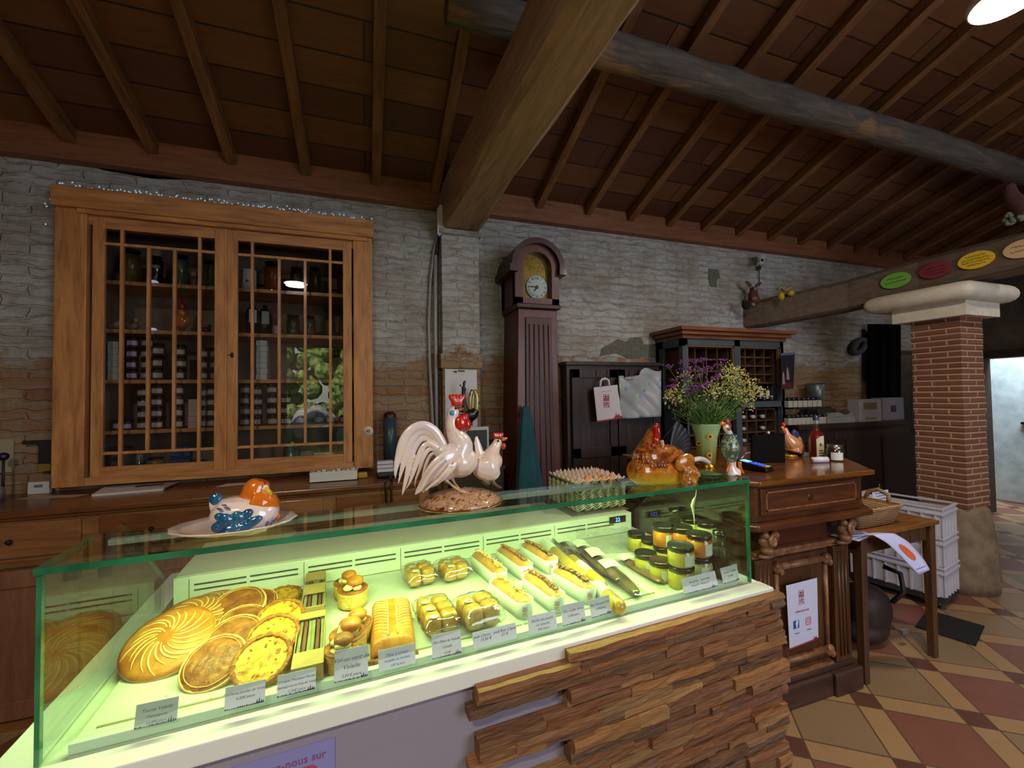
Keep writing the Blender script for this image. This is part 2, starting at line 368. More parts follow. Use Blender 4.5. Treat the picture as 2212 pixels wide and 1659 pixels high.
# ================================================================ ROOM
P=3.1; SL=.36
fl=struct(MB().box((-4,-3.2,-.1),(9.5,5.2,0)).build('floor',m_floor()))
nx0,nx1,nz0,nz1=-1.50,-.03,1.045,2.6
b=MB(); b.box((-4,P,0),(nx0,P+.42,3.12)); b.box((nx1,P,0),(5.3,P+.42,3.12)); b.box((nx0,P,0),(nx1,P+.42,nz0)); b.box((nx0,P,nz1),(nx1,P+.42,3.12)); b.box((5.3,P,1.95),(7.2,P+.42,3.2))
WB_=struct(b.build('wall_back',WALL))
DARKW=plain('dark_plaster','4a4038',.95,c2='5e5348',ns=6,bump=.4)
struct(MB().box((-4.2,-3.2,0),(-4,3.5,5.6)).build('wall_left',DARKW))
b=MB(); b.box((-4.2,-3.2,0),(-2.3,-3.0,5.6)); b.box((-2.3,-3.2,2.5),(4.0,-3.0,5.6)); b.box((-2.3,-3.2,0),(-1.45,-3.0,2.5)); b.box((-.3,-3.2,0),(1.6,-3.0,2.5)); b.box((4.0,-3.2,0),(9.5,-3.0,5.6))
struct(b.build('wall_front',DARKW))
def patch(name,poly,mat,d=.006):
    o=MB().prism(poly,lambda a,c,q:onY(a,c,P-q),-.002,d).build(name,mat,WB_,bevel=.002); return o
CEM_PIT=plain('cement_and_pit_grey','565850',.95,c2='6a6a60',ns=30,bump=.6)
patch('cement_and_pit_patch',[(1296,770),(1300,752),(1325,738),(1335,732),(1352,738),(1362,730),(1385,728),(1392,745),(1420,742),(1424,775),(1398,770),(1360,775),(1330,762)],CEM_PIT)
patch('cement_and_pit_patch',[(1531,580),(1552,582),(1556,600),(1548,604),(1549,620),(1534,619),(1530,600)],CEM_PIT)  # flat grey stands in for the shaded hollow of a square pit
patch('gap_shade_patch',[(195,357),(260,355),(330,368),(450,384),(447,390),(400,388),(330,386),(250,372),(225,368),(205,362)],plain('gap_shade','0c0a0c',1,spec=0),.004)  # thin black sheet painted as the shade inside a gap
# right side: dark recess, lintel and the doorway to the bright room
b=MB(); b.box((5.1,3.5,0),(5.3,4.9,3.1)); b.box((5.1,4.9,0),(7.2,5.1,3.1)); b.box((7.0,3.45,0),(7.2,4.9,3.1)); b.box((7.0,3.02,1.9),(7.2,3.45,5.6)); b.box((7.0,-3.2,1.9),(7.2,3.02,5.6)); b.box((7.0,-3.2,0),(7.2,2.2,1.9)); b.box((7.0,3.02,0),(7.2,3.45,1.9))
struct(b.build('wall_right',DARKW))
PALE=plain('pale_plaster','c9c2ba',.9,c2='b5aca2',ns=3,bump=.3)
struct(MB().box((9.3,-1,0),(9.5,5.1,3.4)).box((7.2,4.0,0),(9.3,4.1,3.4)).build('wall_far_room',PALE))
# ceiling: boards on rafters
L=6.7; SA=math.atan(SL)
ce=MB().box((-4.3,0,0),(9.6,L,.04)).build('ceiling',m_ceiling()); struct(ce)
ce.location=(0,P+.15,3.01); ce.rotation_euler=(PI-SA,0,0)
# (the boards' own frame: y runs up the slope towards the camera)
PM['ceiling']=Matrix.Translation(ce.location)@ce.rotation_euler.to_matrix().to_4x4()
xr=[-3.9+.0,-3.5,-3.1,-2.75,-2.37,-1.97,-1.576,-1.19,-.787,-.365,.074,.482,.89,1.296,1.727,2.135,2.531,2.914,3.318,3.72,4.13,4.54,4.95,5.36,5.77,6.18,6.6]
for i,x in enumerate(xr):
    q=random.Random(i); wd=.058+q.uniform(-.004,.006)
    zz=lambda y:2.965+SL*(3.04-y)
    e=MB(); e.hexa([(x-wd/2,3.04,zz(3.04)),(x+wd/2,3.04,zz(3.04)),(x+wd/2,-2.9,zz(-2.9)),(x-wd/2,-2.9,zz(-2.9)),(x-wd/2,3.04,zz(3.04)+.075),(x+wd/2,3.04,zz(3.04)+.075),(x+wd/2,-2.9,zz(-2.9)+.075),(x-wd/2,-2.9,zz(-2.9)+.075)])
    o=e.build('rafter',RAFT,ce,w=True,bevel=.004)
struct(MB().box((-4,3.045,2.872),(7.0,P,3.045)).box((-4,3.03,2.862),(7.0,P,2.874)).build('trim_1',PLATE))
# the big beams
b=MB(); b.beam((.66,3.18,2.85),(.66,2.2,2.86),.25,.33,jit=.008,n=5,seed=1)
b=MB()
pts=[(.655,3.16,2.845,.29,.30),(.66,2.7,2.85,.27,.32),(.675,2.2,2.855,.24,.33),(.69,1.7,2.86,.22,.34),(.71,1.2,2.865,.21,.36),(.72,.6,2.87,.22,.36),(.73,-.4,2.88,.23,.37),(.74,-2.9,2.9,.24,.38)]
vs=[];fs=[];rr=random.Random(5)
for i,(x,y,z,wd,h) in enumerate(pts):
    c=.03
    for a,bb in ((-wd/2+c,-h/2),(wd/2-c,-h/2),(wd/2,-h/2+c),(wd/2,h/2-c),(wd/2-c,h/2),(-wd/2+c,h/2),(-wd/2,h/2-c),(-wd/2,-h/2+c)): vs.append((x+a+rr.uniform(-.012,.012),y,z+bb+rr.uniform(-.008,.008)))
for i in range(len(pts)-1):
    for k in range(8): fs.append((i*8+k,i*8+(k+1)%8,(i+1)*8+(k+1)%8,(i+1)*8+k))
fs.append(tuple(range(7,-1,-1))); n8=(len(pts)-1)*8; fs.append(tuple(range(n8,n8+8)))
tb=b=MB().add(vs,fs).build('tie_beam',TIEW); tag(tb,'massive rough-hewn tan ceiling beam running out from the wall above the pilaster','beam')
rr=random.Random(9); pp=[];rd=[]
for i in range(34):
    x=.35+i*.2; pp.append((x,1.83+rr.uniform(-.006,.006),3.255+rr.uniform(-.005,.005)-.006*x)); rd.append((.085+rr.uniform(-.008,.008),.085+rr.uniform(-.006,.006)))
pu=MB().tube(pp,rd,10,up=(0,0,1)).build('purlin_log',GREYW); tag(pu,'long grey weathered log crossing under the rafters to the right of the tan beam','beam')
bk=MB(); pp2=[(1.2+i*.09,1.72-.004*i,3.11+.004*math.sin(i)) for i in range(8)]
# beam with the painted signs
vs=[];fs=[]; cl=[(3.34,3.22,2.10,.24),(3.52,2.95,2.12,.25),(3.95,2.5,2.20,.26),(4.14,2.1,2.275,.26),(4.24,1.5,2.315,.26),(4.3,.9,2.35,.26),(4.35,-.2,2.4,.26),(4.4,-2.9,2.5,.26)]
rr=random.Random(3)
for i,(x,y,z,h) in enumerate(cl):
    a=Vector(cl[min(i+1,len(cl)-1)][:2])-Vector(cl[max(i-1,0)][:2]); a.normalize(); nx,ny=-a.y,a.x
    if nx<0: nx,ny=-nx,-ny
    for s_,t_ in ((.0,.02),(.03,0),(.2,0),(.23,.03),(.23,h-.03),(.2,h),(.03,h),(0,h-.03)): vs.append((x+nx*s_,y+ny*s_,z+t_+rr.uniform(-.006,.006)))
for i in range(len(cl)-1):
    for k in range(8): fs.append((i*8+k,i*8+(k+1)%8,(i+1)*8+(k+1)%8,(i+1)*8+k))
fs.append(tuple(range(8))); n8=(len(cl)-1)*8; fs.append(tuple(range(n8+7,n8-1,-1)))
sb=MB().add(vs,fs).build('sign_beam',OLD); tag(sb,'crooked brown beam carrying oval painted signs over the brick pillar','beam')
# signs
def sign_on_beam(pxx,color,label,name_,lines,dark):
    best=None
    for j in range(400):
        yt=2.9-j*.006
        for i in range(len(cl)-1):
            if cl[i][1]>=yt>=cl[i+1][1]:
                f=(cl[i][1]-yt)/(cl[i][1]-cl[i+1][1]); a=Vector(cl[i][:3]).lerp(Vector(cl[i+1][:3]),f)
                q=BM@(np.array(a)-CAMP); e=abs(1106+F_PX*q[0]/q[2]-pxx)
                if best is None or e<best[0]: best=(e,yt)
    y=best[1]
    for i in range(len(cl)-1):
        if cl[i][1]>=y>=cl[i+1][1]:
            f=(cl[i][1]-y)/(cl[i][1]-cl[i+1][1]); a=Vector(cl[i][:3]).lerp(Vector(cl[i+1][:3]),f); d=(Vector(cl[i+1][:3])-Vector(cl[i][:3])).normalized(); break
    ux=d; n=Vector((0,0,1)).cross(ux).normalized(); n=-n if n.x>0 else n; uy=ux.cross(-n).normalized(); uy=uy if uy.z>0 else -uy
    c=a+Vector((0,0,.135))+n*.012
    t=thing('oval_sign',label,'sign',tuple(c),0,'painted oval signs on the beam')
    ol=[(.095*math.cos(k*PI/16),.062*math.sin(k*PI/16)) for k in range(32)]
    MB().prism(ol,lambda p,q,d_:c+ux*p+uy*q+n*d_,-.008,.008).build('board',plain('sign_'+name_,color,.6,c2=None),t,w=True,bevel=.002)
    m_=plain('sign_ink_'+name_,dark,.7)
    for k,(wl_,dy) in enumerate(lines): scribble('lettering',t,c+n*.0085+uy*dy,ux,uy,wl_,.007,m_,k+len(name_),.0022)
sign_on_beam(1937,'5f9a1e','green oval wooden sign, leftmost on the beam above the pillar','green',[(.10,.018),(.13,-.012)],'2d5210')
sign_on_beam(2022,'7c2434','dark red oval wooden sign between the green and yellow ones','red',[(.11,.02),(.13,-.004),(.10,-.028)],'5a1523')
sign_on_beam(2112,'e0b81e','bright yellow oval wooden sign on the beam','yellow',[(.10,.03),(.14,.010),(.14,-.010),(.10,-.03)],'8a7414')
sign_on_beam(2215,'cfae82','beige oval wooden sign cut off by the right edge of the photo','beige',[(.11,.018),(.12,-.014)],'8a6a44')
# ================================================================ PILASTER, PILLAR
struct(MB().box((.515,2.98,0),(.785,P,2.66)).box((.50,2.96,2.655),(.80,P,2.69)).box((.50,2.965,1.70),(.80,P,1.80)).build('trim_2',WALL))
PB=m_pillar(); STONE=plain('pale_stone','d8d0c0',.85,c2='e6dfd2',ns=14,bump=.5)
pl=thing('brick_pillar','square thin-brick pillar with a heavy white stone capital, right of the side table','pillar',(4.29,2.02,0))
b=MB(); rr=random.Random(11); z=.62; vs=0
while z<2.04:
    e=rr.uniform(-.002,.003); b.box((4.15-e,1.87-e,z),(4.43+e,2.17+e,z+.036)); b.box((4.153,1.873,z+.034),(4.427,2.167,z+.0437)); z+=.0435
b.build('brick_shaft',PB,pl,w=True)
b=MB(); prof=[(.235,0),(.245,.08),(.235,.3),(.215,.5),(.20,.6),(.18,.625)]
b.lathe(prof,(4.30,2.03,0),28,sx=1,sy=1); b.build('stone_base',plain('base_stone','6f5f4a',.9,c2='8a7860',ns=12,bump=.5),pl,w=True)
b=MB(); 
def rbox(b,x0,x1,y0,y1,z0,z1,r,mi=0):
    prof=[]; 
    for k in range(9):
        a=-PI/2+PI*k/8; prof.append((r*(math.cos(a)-1),(z0+z1)/2+(z1-z0)/2*math.sin(a)))
    vs=[];n=0
    for off,z in prof:
        ring=[]
        for cx,cy,a0 in ((x1,y1,0),(x0,y1,PI/2),(x0,y0,PI),(x1,y0,1.5*PI)):
            for k in range(4):
                a=a0+k*PI/6; rr_=.05
                sx=1 if cx==x1 else -1; sy=1 if cy==y1 else -1
                ring.append((cx-sx*rr_+math.cos(a)*rr_+sx*off,cy-sy*rr_+math.sin(a)*rr_+sy*off,z))
        vs+=ring; n=len(ring)
    fs=[]
    for i in range(len(prof)-1):
        for k in range(n): fs.append((i*n+k,i*n+(k+1)%n,(i+1)*n+(k+1)%n,(i+1)*n+k))
    fs.append(tuple(range(n-1,-1,-1))); fs.append(tuple(range((len(prof)-1)*n,len(prof)*n))); b.add(vs,fs,mi,True)
rbox(b,3.97,4.62,1.72,2.42,2.14,2.272,.06); b.box((4.07,1.8,2.035),(4.50,2.25,2.15)); b.build('capital',STONE,pl,w=True)
# ================================================================ RIGHT DOORWAY
dr=MB().box((8.0,2.93,.02),(8.05,3.32,2.0)).build('door_1',plain('bleached_door','c9d6d8',.7,c2='a9babd',ns=6)); struct(dr)
MB().cb((7.98,2.98,1.05),(.05,.12,.03)).build('door_handle',plain('dark_iron','221f1d',.5,.6),dr)
struct(MB().box((6.98,2.2,1.86),(7.24,3.05,1.95)).box((6.98,3.0,0),(7.24,3.06,1.86)).build('trim_3',plain('dark_lintel','3a2a22',.8)))
# ================================================================ OUTSIDE, BEHIND THE CAMERA
struct(MB().box((-12,-30,-.12),(14,-3.2,-.02)).build('ground_outside',plain('lawn','5a9a2e',.9,c2='7fb545',ns=3)))
GL=plain('leafy','2f5a1e',.8,c2='b4c46a',ns=7,bump=1.0,lo=.42,hi=.6)
rr=random.Random(2)
for i in range(5):
    b=MB(); c=(-9+i*3.6,-11-(i%2)*1.5,0)
    for k in range(120): b.ell((rr.uniform(-1.4,1.4),rr.uniform(-.7,.9),rr.uniform(.5,4.6)),(rr.uniform(.2,.42),)*3,7,5)
    o=b.build('garden_tree',GL); o.location=c; tag(o,['farthest left green tree outside','green tree outside, second from the left','green tree outside facing the left opening','green tree outside behind the viewer, fourth','last green tree outside on the right'][i],'tree','trees outside the shop')

for i,(x,y,r) in enumerate(((-2.6,-8.2,.55),(-1.5,-8.6,.7),(-.4,-8.0,.45))):
    o=MB().grid(lambda u,v:(lambda d:d*(r*(1+.25*noise.noise(d*2+Vector((i,0,0)))+.08*noise.noise(d*7))))(Vector((math.cos(2*PI*v)*math.sin(PI*u),math.sin(2*PI*v)*math.sin(PI*u),-math.cos(PI*u)))),18,28,cv=True).build('white_boulder',plain('white_rock','d8d4cc',.9,c2='b0aba0',ns=5,bump=.6)); o.location=(x,y,r*.75)
    tag(o,['left white boulder outside on the grass','largest white boulder outside, the middle one','smallest white boulder outside, at the right'][i],'rock','white boulders in the garden')
# ================================================================ REFRIGERATED COUNTER
GLASS=thinglass('counter_glass',(.93,.985,.94),1.5,0,1.5,.03)
GEDGE=plain('glass_edge','1d5a3c',.15,c2='2f8a5c',ns=6,nsc=(1,1,1),coat=.5)
WHT=plain('white_enamel','e4e8e0',.35); TRAY=plain('white_tray','cdd4c4',.3,spec=.6)
DK=plain('black_plastic','0d0d0e',.35); SLOT=plain('slot_dark','3b4238',.8)
ct=thing('display_counter','long refrigerated glass display counter lit yellow-green, clad in rough wood at its right','counter',tuple(C(0,0,0)),CA)
LC=1.81; ZT=1.2; ZD=.855
def cp(mb,name,mat,**k): return mb.build(name,mat,ct,**k)
g=cp(MB().box((0,0,.848),(LC,.008,1.19)),'front_glass',GLASS)
MB().box((0,-.0012,.85),(.0075,.0095,1.19)).build('glass_edge',GEDGE,g); MB().box((LC-.0075,-.0012,.85),(LC,.0095,1.19)).build('glass_edge',GEDGE,g)
g=cp(MB().box((-.002,-.002,1.191),(LC+.002,.205,1.2)),'top_glass',GLASS)
MB().box((-.003,-.004,1.188),(LC+.003,-.0015,1.2003)).box((-.0035,-.002,1.1905),(-.0018,.205,1.2003)).box((LC+.0018,-.002,1.1905),(LC+.0035,.205,1.2003)).build('glass_edge',GEDGE,g)
cp(MB().box((.03,.182,1.178),(LC-.03,.2,1.1905)),'light_profile',plain('led_profile','d5e6d8',.25,.3))
for u0 in (0,LC-.008):
    g=cp(MB().prism([(.009,.85),(.009,1.19),(.33,1.19),(.6,.95),(.6,.85)],lambda a,b,d:(d,a,b),u0,u0+.008),'side_glass',GLASS)
    MB().prism([(.33,1.187),(.33,1.191),(.603,.951),(.6,.947)],lambda a,b,d:(d,a,b),u0-.0005,u0+.0085).build('glass_edge',thinglass('glass_edge_pale',(.6,.8,.66),1,.1,1.45,.1),g)
cp(MB().box((-.075,-.055,.806),(LC+.035,.0,.848)).box((-.075,0,.806),(.0,.95,.846)).box((LC,0,.806),(LC+.035,.95,.846)),'ledge',WHT,bevel=.003)
cp(MB().box((0,0,.79),(LC,.6,.845)),'well',TRAY)
cp(MB().box((.035,.045,.845),(LC-.03,.598,ZD)),'tray',TRAY,bevel=.003)
cp(MB().box((.04,.012,.846),(LC-.05,.028,.866)),'price_rail',plain('rail_white','cfd6cc',.35),bevel=.002)
b=MB()
for a_,b_ in ((.06,.5),(.505,.98),(.985,1.45)): b.box((a_,.062,ZD-.001),(b_,.068,ZD+.0012))
cp(b,'tray_groove',plain('groove','8a8468',.7))
bx=cp(MB().box((.03,.602,.3),(LC-.03,.95,.945)),'evaporator_housing',plain('housing_grey','c9cabc',.4),bevel=.006)
b=MB().box((.032,.596,.857),(LC-.032,.602,.944)); vp=b.build('vent_panel',TRAY,ct)
b=MB()
for k in range(5):
    x0=.085+k*.325
    for j in (0,1):
        for h in (0,1): b.box((x0+j*.152,.5945,.914-h*.017),(x0+j*.152+.142,.5965,.919-h*.017))
    b.box((x0-.014,.595,.86),(x0-.0125,.5965,.935))
b.build('vent_slots',SLOT,vp)
b=MB().box((1.655,.593,.905),(1.745,.597,.935)).build('temperature_display',DK,vp)
text('digits','22',.026,emis('blue_digits','4a7bff',4),vp,(1.7,.5925,.911),(1,0,0),(0,0,1),w=False)
cp(MB().box((-.045,-.042,.06),(LC,.95,.806)),'cabinet_body',plain('cabinet_white','938d9c',.5))
cp(MB().box((-.03,0,0),(LC-.02,.93,.06)),'plinth',DK)
# wood cladding: one strip is a plank of the pattern
t=NT('split_wood'); gi=t.n('NewGeometry'); v=t.coord('Object',(2.5,14,30)); n=t.noise(v,5,7,.7,.3); n3=t.noise(t.coord('Object',(4,20,26)),4,3,.5,.5)
c=t.ramp(gi.outputs['Random Per Island'],[(.0,'8d5530'),(.15,'5a3a28'),(.3,'a5703e'),(.42,'6f4530'),(.55,'9c6236'),(.66,'4f3a2e'),(.78,'b08450'),(.88,'7a4a38'),(1,'6a5548')])
c=t.mix(t.ramp(n,[(.4,(0,0,0)),(.75,(.55,.55,.55))]),c,'b08a5c'); c=t.mix(t.ramp(n3,[(.2,(1,1,1)),(.33,(0,0,0))]),c,'3a2518'); t.col(c); t.b.inputs['Roughness'].default_value=.75; t.bump(t.math('ADD',n,t.math('MULTIPLY',n3,1.5)),.8,.008); SPLIT=t.m
b=MB(); rr=random.Random(21); z=.838; row=0
def strip(b,u0,u1,z0,z1,v0,v1,rr,side=False):
    # rough-faced plank, the front face uneven
    n=max(2,int((u1-u0)/.035)); vs=[];fs=[]
    for i in range(n+1):
        x=u0+(u1-u0)*i/n; e=rr.uniform(-.003,.003); e2=rr.uniform(-.003,.003); q=rr.uniform(-.0015,.0015)
        vs+=[(x,v1,z0+.001),(x,v0+e,z0+.001+q),(x,v0+e2-.001,(z0+z1)/2),(x,v0+e,z1-.001+q),(x,v1,z1-.001)]
    for i in range(n):
        for k in range(5):
            fs.append((i*5+k,i*5+(k+1)%5,i*5+5+(k+1)%5,i*5+5+k))
    fs.append((0,1,2,3,4)); fs.append(tuple(n*5+k for k in (4,3,2,1,0)))
    if side: vs=[(v_[1],v_[0],v_[2]) for v_ in vs]
    b.add(vs,fs)
while z>.02:
    h=rr.choice((.020,.024,.028,.032)); z0=z-h
    zc=(z+z0)/2
    ext=(.748<zc<.812) or (.625<zc<.692) or (.50<zc<.57) or (.38<zc<.45)
    u=(.795+rr.uniform(-.02,.02)) if ext else 1.05+rr.uniform(-.005,.005)
    first=True
    while u<LC+.045:
        l=rr.uniform(.09,.36); u1=min(u+l,LC+.052+rr.uniform(-.008,.01)); 
        if LC+.045-u1<.05: u1=LC+.05+rr.uniform(-.008,.01)
        strip(b,u,u1,z0,z,-.064-rr.uniform(0,.028) if row else -.080-rr.uniform(0,.006),-.043,rr); u=u1
    z=z0; row+=1
cl_=cp(b,'wood_cladding',SPLIT)
b=MB(); z=.838
while z>.02:
    h=rr.choice((.026,.030,.034,.038)); u=-.03
    while u<.9:
        u1=min(u+rr.uniform(.1,.3),.95); strip(b,u,u1,z-h,z,LC+.042+rr.uniform(0,.012),LC+.0,rr,True); u=u1
    z-=h
cp(b,'end_cladding',SPLIT)
# light of the counter (in its profile)
def carea(name,u,v,z,du,dv,power,col,tu,tv,tz,spread=170):
    o=area(name,tuple(C(u,v,z)),tuple(C(tu,tv,tz)),(du,dv),power,col,spread=spread)
    d=(C(tu,tv,tz)-C(u,v,z)).normalized(); x=CU; y=(-d).cross(x)
    o.matrix_world=Matrix(((x.x,y.x,-d.x,o.location.x),(x.y,y.y,-d.y,o.location.y),(x.z,y.z,-d.z,o.location.z),(0,0,0,1))); return o
LEDC=(.70,1.0,.33)
carea('counter_led',LC/2,.17,1.177,LC-.08,.012,10.8,LEDC,LC/2,.19,.9)
# poster sheet on the counter front
def icon_f(parent,c,ux,uy,n,s):
    MB().prism([(-.5*s,-.5*s),(.5*s,-.5*s),(.5*s,.5*s),(-.5*s,.5*s)],lambda a,b_,d:c+ux*a+uy*b_+n*d,0,.0008).build('blue_icon',plain('icon_blue','1f56a8',.5),parent,w=True)
    text('icon_letter','f',s*1.15,plain('icon_white','eef0ff',.5),parent,c+n*.0012-uy*s*.38+ux*s*.08,ux,uy,bold=.002)
def icon_cam(parent,c,ux,uy,n,s,col):
    mb=MB()
    def ring(ro,ri,p):
        N=32
        def pt(k,r):
            a=2*PI*k/N; x,y=math.cos(a),math.sin(a); x=math.copysign(abs(x)**p,x)*r; y=math.copysign(abs(y)**p,y)*r; return x,y
        for k in range(N):
            q=[pt(k,ro),pt(k+1,ro),pt(k+1,ri),pt(k,ri)]
            mb.add([c+ux*x+uy*y+n*.001 for x,y in q],[(0,1,2,3)])
    ring(.5*s,.41*s,.45); ring(.25*s,.17*s,1)
    mb.add([c+ux*(x+.27*s)+uy*(y+.27*s)+n*.001 for x,y in ((-.04*s,-.04*s),(.04*s,-.04*s),(.04*s,.04*s),(-.04*s,.04*s))],[(0,1,2,3)])
    mb.build('round_camera_icon',plain(col,'c4356c' if col=='icon_pink' else 'd0506a',.5),parent,w=True)
def logo(parent,c,ux,uy,n,s,name='logo'):
    """the farm's square stamp: roofline over letters"""
    mb=MB()
    def q(x0,y0,x1,y1): mb.add([c+ux*x*s+uy*y*s+n*.0008 for x,y in ((x0,y0),(x1,y0),(x1,y1),(x0,y1))],[(0,1,2,3)])
    q(-.5,0,.5,.06);q(-.5,.95,.5,1.0);q(-.5,0,-.44,1);q(.44,0,.5,1)
    for k in range(5): q(-.4+k*.17,.08,-.31+k*.17,.45+.1*(k%3))
    mb.add([c+ux*x*s+uy*y*s+n*.0008 for x,y in ((-.4,.6),(-.15,.9),(.05,.65),(.25,.85),(.42,.6))],[(0,1,2,3,4)])
    q(-.5,-1.0,-.44,-.08);q(.44,-1,.5,-.08);q(-.5,-1.0,.5,-.95);q(-.3,-.8,-.2,-.2);q(-.05,-.8,.05,-.2);q(-.05,-.3,.25,-.2);q(.2,-.5,.28,-.2);q(-.05,-.52,.28,-.44);q(.2,-.85,.42,-.7)
    return mb.build(name,plain('logo_red','9c2f3a',.6),parent,w=True)
pn=-CV
def CP(u,z,v=-.043): return C(u,v,z)
t=thing('info_sheet','large pale sheet on the white counter front with the farm name and two icons','sign',tuple(CP(.33,.65)),0)
MB().prism([(.02,.45),(.495,.45),(.495,.778),(.02,.778)],lambda a,b_,d:C(a,d,b_),-.045,-.0425).build('sheet',plain('sheet_paper','8a8cc4',.35),t,w=True)
INK=plain('sheet_ink','8a4a78',.6)
text('farm_name','FERME',.024,INK,t,CP(.285,.755,-.0455),CU,(0,0,1),bold=.0006); text('farm_name','DE VERTESSEC',.024,INK,t,CP(.275,.733,-.0455),CU,(0,0,1),bold=.0006)
text('follow_line','Suivez-nous sur',.022,INK,t,CP(.408,.745,-.0455),CU,(0,0,1))
logo(t,CP(.30,.68,-.0456),CU,Vector((0,0,1)),pn,.05); icon_f(t,CP(.375,.708,-.0456),CU,Vector((0,0,1)),pn,.045); icon_cam(t,CP(.436,.712,-.0456),CU,Vector((0,0,1)),pn,.05,'icon_pink')
# ================================================================ PRICE TAGS
CARD=plain('tag_card','c3d0cf',.5); INKG=plain('tag_ink','4a5a5e',.6); INKB=plain('tag_blue_ink','3f68b8',.6); INKK=plain('tag_black_ink','15181a',.6); CAST=plain('castle_ink','26304a',.6)
def price_tag(bl,br,hpx,lines,label,ink=INKG,castle=True,size=.30,name='price_tag',tilt=.25):
    a=onZ(bl[0],bl[1],.867); b_=onZ(br[0],br[1],.867); c=(a+b_)/2; wd=(b_-a).length; h=hpx*pxm(c)*1.05
    ux=(b_-a).normalized(); up=Vector((0,0,1)); bk=up.cross(ux).normalized(); uy=(up*math.cos(tilt)+bk*math.sin(tilt)).normalized(); n=ux.cross(uy)
    t=thing(name,label,'price tag',tuple(c),0,'price tags along the counter')
    MB().prism([(-wd/2,0),(wd/2,0),(wd/2,h),(-wd/2,h)],lambda p,q,d:c+ux*p+uy*q+n*d,-.0006,.0006).build('card',CARD,t,w=True)
    k=len(lines)
    for i,(s,fs) in enumerate(lines): text('writing',s,h*fs,ink,t,c+uy*(h*(.86-.26*(i+1)*3/max(k,3)*.95))+n*.0008,ux,uy,shear=.35,ext=.0001)
    if castle:
        mb=MB(); rr=random.Random(int(bl[0]))
        q=-wd/2
        while q<wd/2-.004:
            s_=rr.uniform(.0008,.003); mb.add([c+ux*x+uy*y+n*.0009 for x,y in ((q,.0005),(q+.004,.0005),(q+.003,.0008+s_),(q+.001,.0008+s_))],[(0,1,2,3)]); q+=.0038
        e=wd*.36
        for dx,hh in ((0,.012),(.004,.008),(-.004,.009),(.0075,.006)): mb.add([c+ux*x+uy*y+n*.0009 for x,y in ((e+dx-.0018,.001),(e+dx+.0018,.001),(e+dx,hh))],[(0,1,2)])
        mb.build('castle_border',CAST,t,w=True)
    return t
price_tag((289,1577),(382,1556),44,[('Tourte Volaille',.2),('Champignons',.15),('12,00€ piece',.15)],'grey card standing farthest left in the counter, alone before the empty white tray')
price_tag((484,1537),(572,1516),42,[('Tourte au poulet de Volaille',.17),('4,20€ piece',.17)],'grey card in front of the large brown pie, two lines of faint script')
price_tag((598,1508),(682,1488),40,[('Croque Monsieur Poulet',.17),('Champignons et Foie de Volaille',.15),('5,50€ piece',.17)],'grey card with three script lines in front of the kraft sandwich pack')
price_tag((722,1476),(795,1460),58,[('Vol-au-vent de',.2),('Volaille',.2),('5,50 € piece',.13)],'tallest card, reading Vol-au-vent de Volaille')
price_tag((818,1452),(898,1432),38,[('Pâté Lorrain',.24),('volaille et herbes',.2),('12€ la part',.17)],'card handwritten in blue ink in front of the scored puff loaf',INKB,False)
price_tag((934,1425),(998,1410),44,[('Mini Pâtés de Volaille',.15),('Canaille',.15),('4,50€',.14)],'card before the bags of brioche, with a small castle at its corner')
price_tag((1023,1403),(1117,1378),30,[('mini Citron   midi Roti Cèpes',.26),('15,00 €          21 €  ',.26)],'wide card handwritten in black with two prices',INKK,False)
price_tag((1143,1372),(1204,1357),34,[('Bûche de poulet',.22),('sur brioche',.2),('24€ piece',.2)],'plain grey handwritten card in front of the left paper cups',INKG,False)
price_tag((1216,1353),(1266,1340),38,[('Pâté volaille citron',.17),('5,00€/pièce',.15)],'tilted card in front of the middle paper cup')
price_tag((1278,1336),(1321,1323),34,[('Pâté Noisettes Miel',.18),('5,00€/pièce',.16)],'card leaning beside the end of the yellow roll')
price_tag((1478,1285),(1551,1266),30,[('Sauce Poêlée     Sauce Poêlée',.16),('Béchamel 6€    Béchamel 6€',.14)],'wide double card in front of the black-lidded jars')
price_tag((1563,1262),(1598,1252),30,[('Bouillon Volaille',.18),('Bouteille',.15)],'rightmost card, before the bottle of dark stock')
# ================================================================ FOOD
def pastry(name,a,b_,c_,ns=14,rough=.4,bump=.5,coat=.25):
    if name in MAT: return MAT[name]
    t=NT(name); v=t.coord('Object'); n=t.noise(v,ns,6,.65,.8); n2=t.noise(v,ns*4,4,.6)
    t.col(t.mix(t.math('MULTIPLY',n2,.35),t.ramp(n,[(.32,a),(.5,b_),(.68,c_)]),b_)); t.b.inputs['Roughness'].default_value=rough; t.b.inputs['Coat Weight'].default_value=coat; t.b.inputs['Coat Roughness'].default_value=.2
    t.bump(t.math('ADD',n,t.math('MULTIPLY',n2,.5)),bump,.006); MAT[name]=t.m; return t.m
GOLD=pastry('golden_crust','9a4a08','c2741a','d6962e',14,.5,.5,.12); BROWNC=pastry('dark_crust','5a2406','94500f','b87422',24,.55,.9,.12); SIDE=pastry('pale_dough','c79a4e','ddbb74','ecd79a',22,.6,.5,0)
LIGHTC=plain('light_scoring','ecc87a',.5); QUI=pastry('quiche_top','8a3e08','d89e20','e4c440',38,.5,1.0,.1); QRIM=pastry('quiche_rim','a8601a','cf9440','e0b868',20)
CREAM=pastry('cream','c9b87a','e3d6a0','efe8c4',20,.5,.3,.1)
def rotm(tilt,roll=0,yaw=0): return (Matrix.Rotation(CA+yaw,3,'Z')@Matrix.Rotation(tilt,3,'X')@Matrix.Rotation(roll,3,'Y')).to_euler()
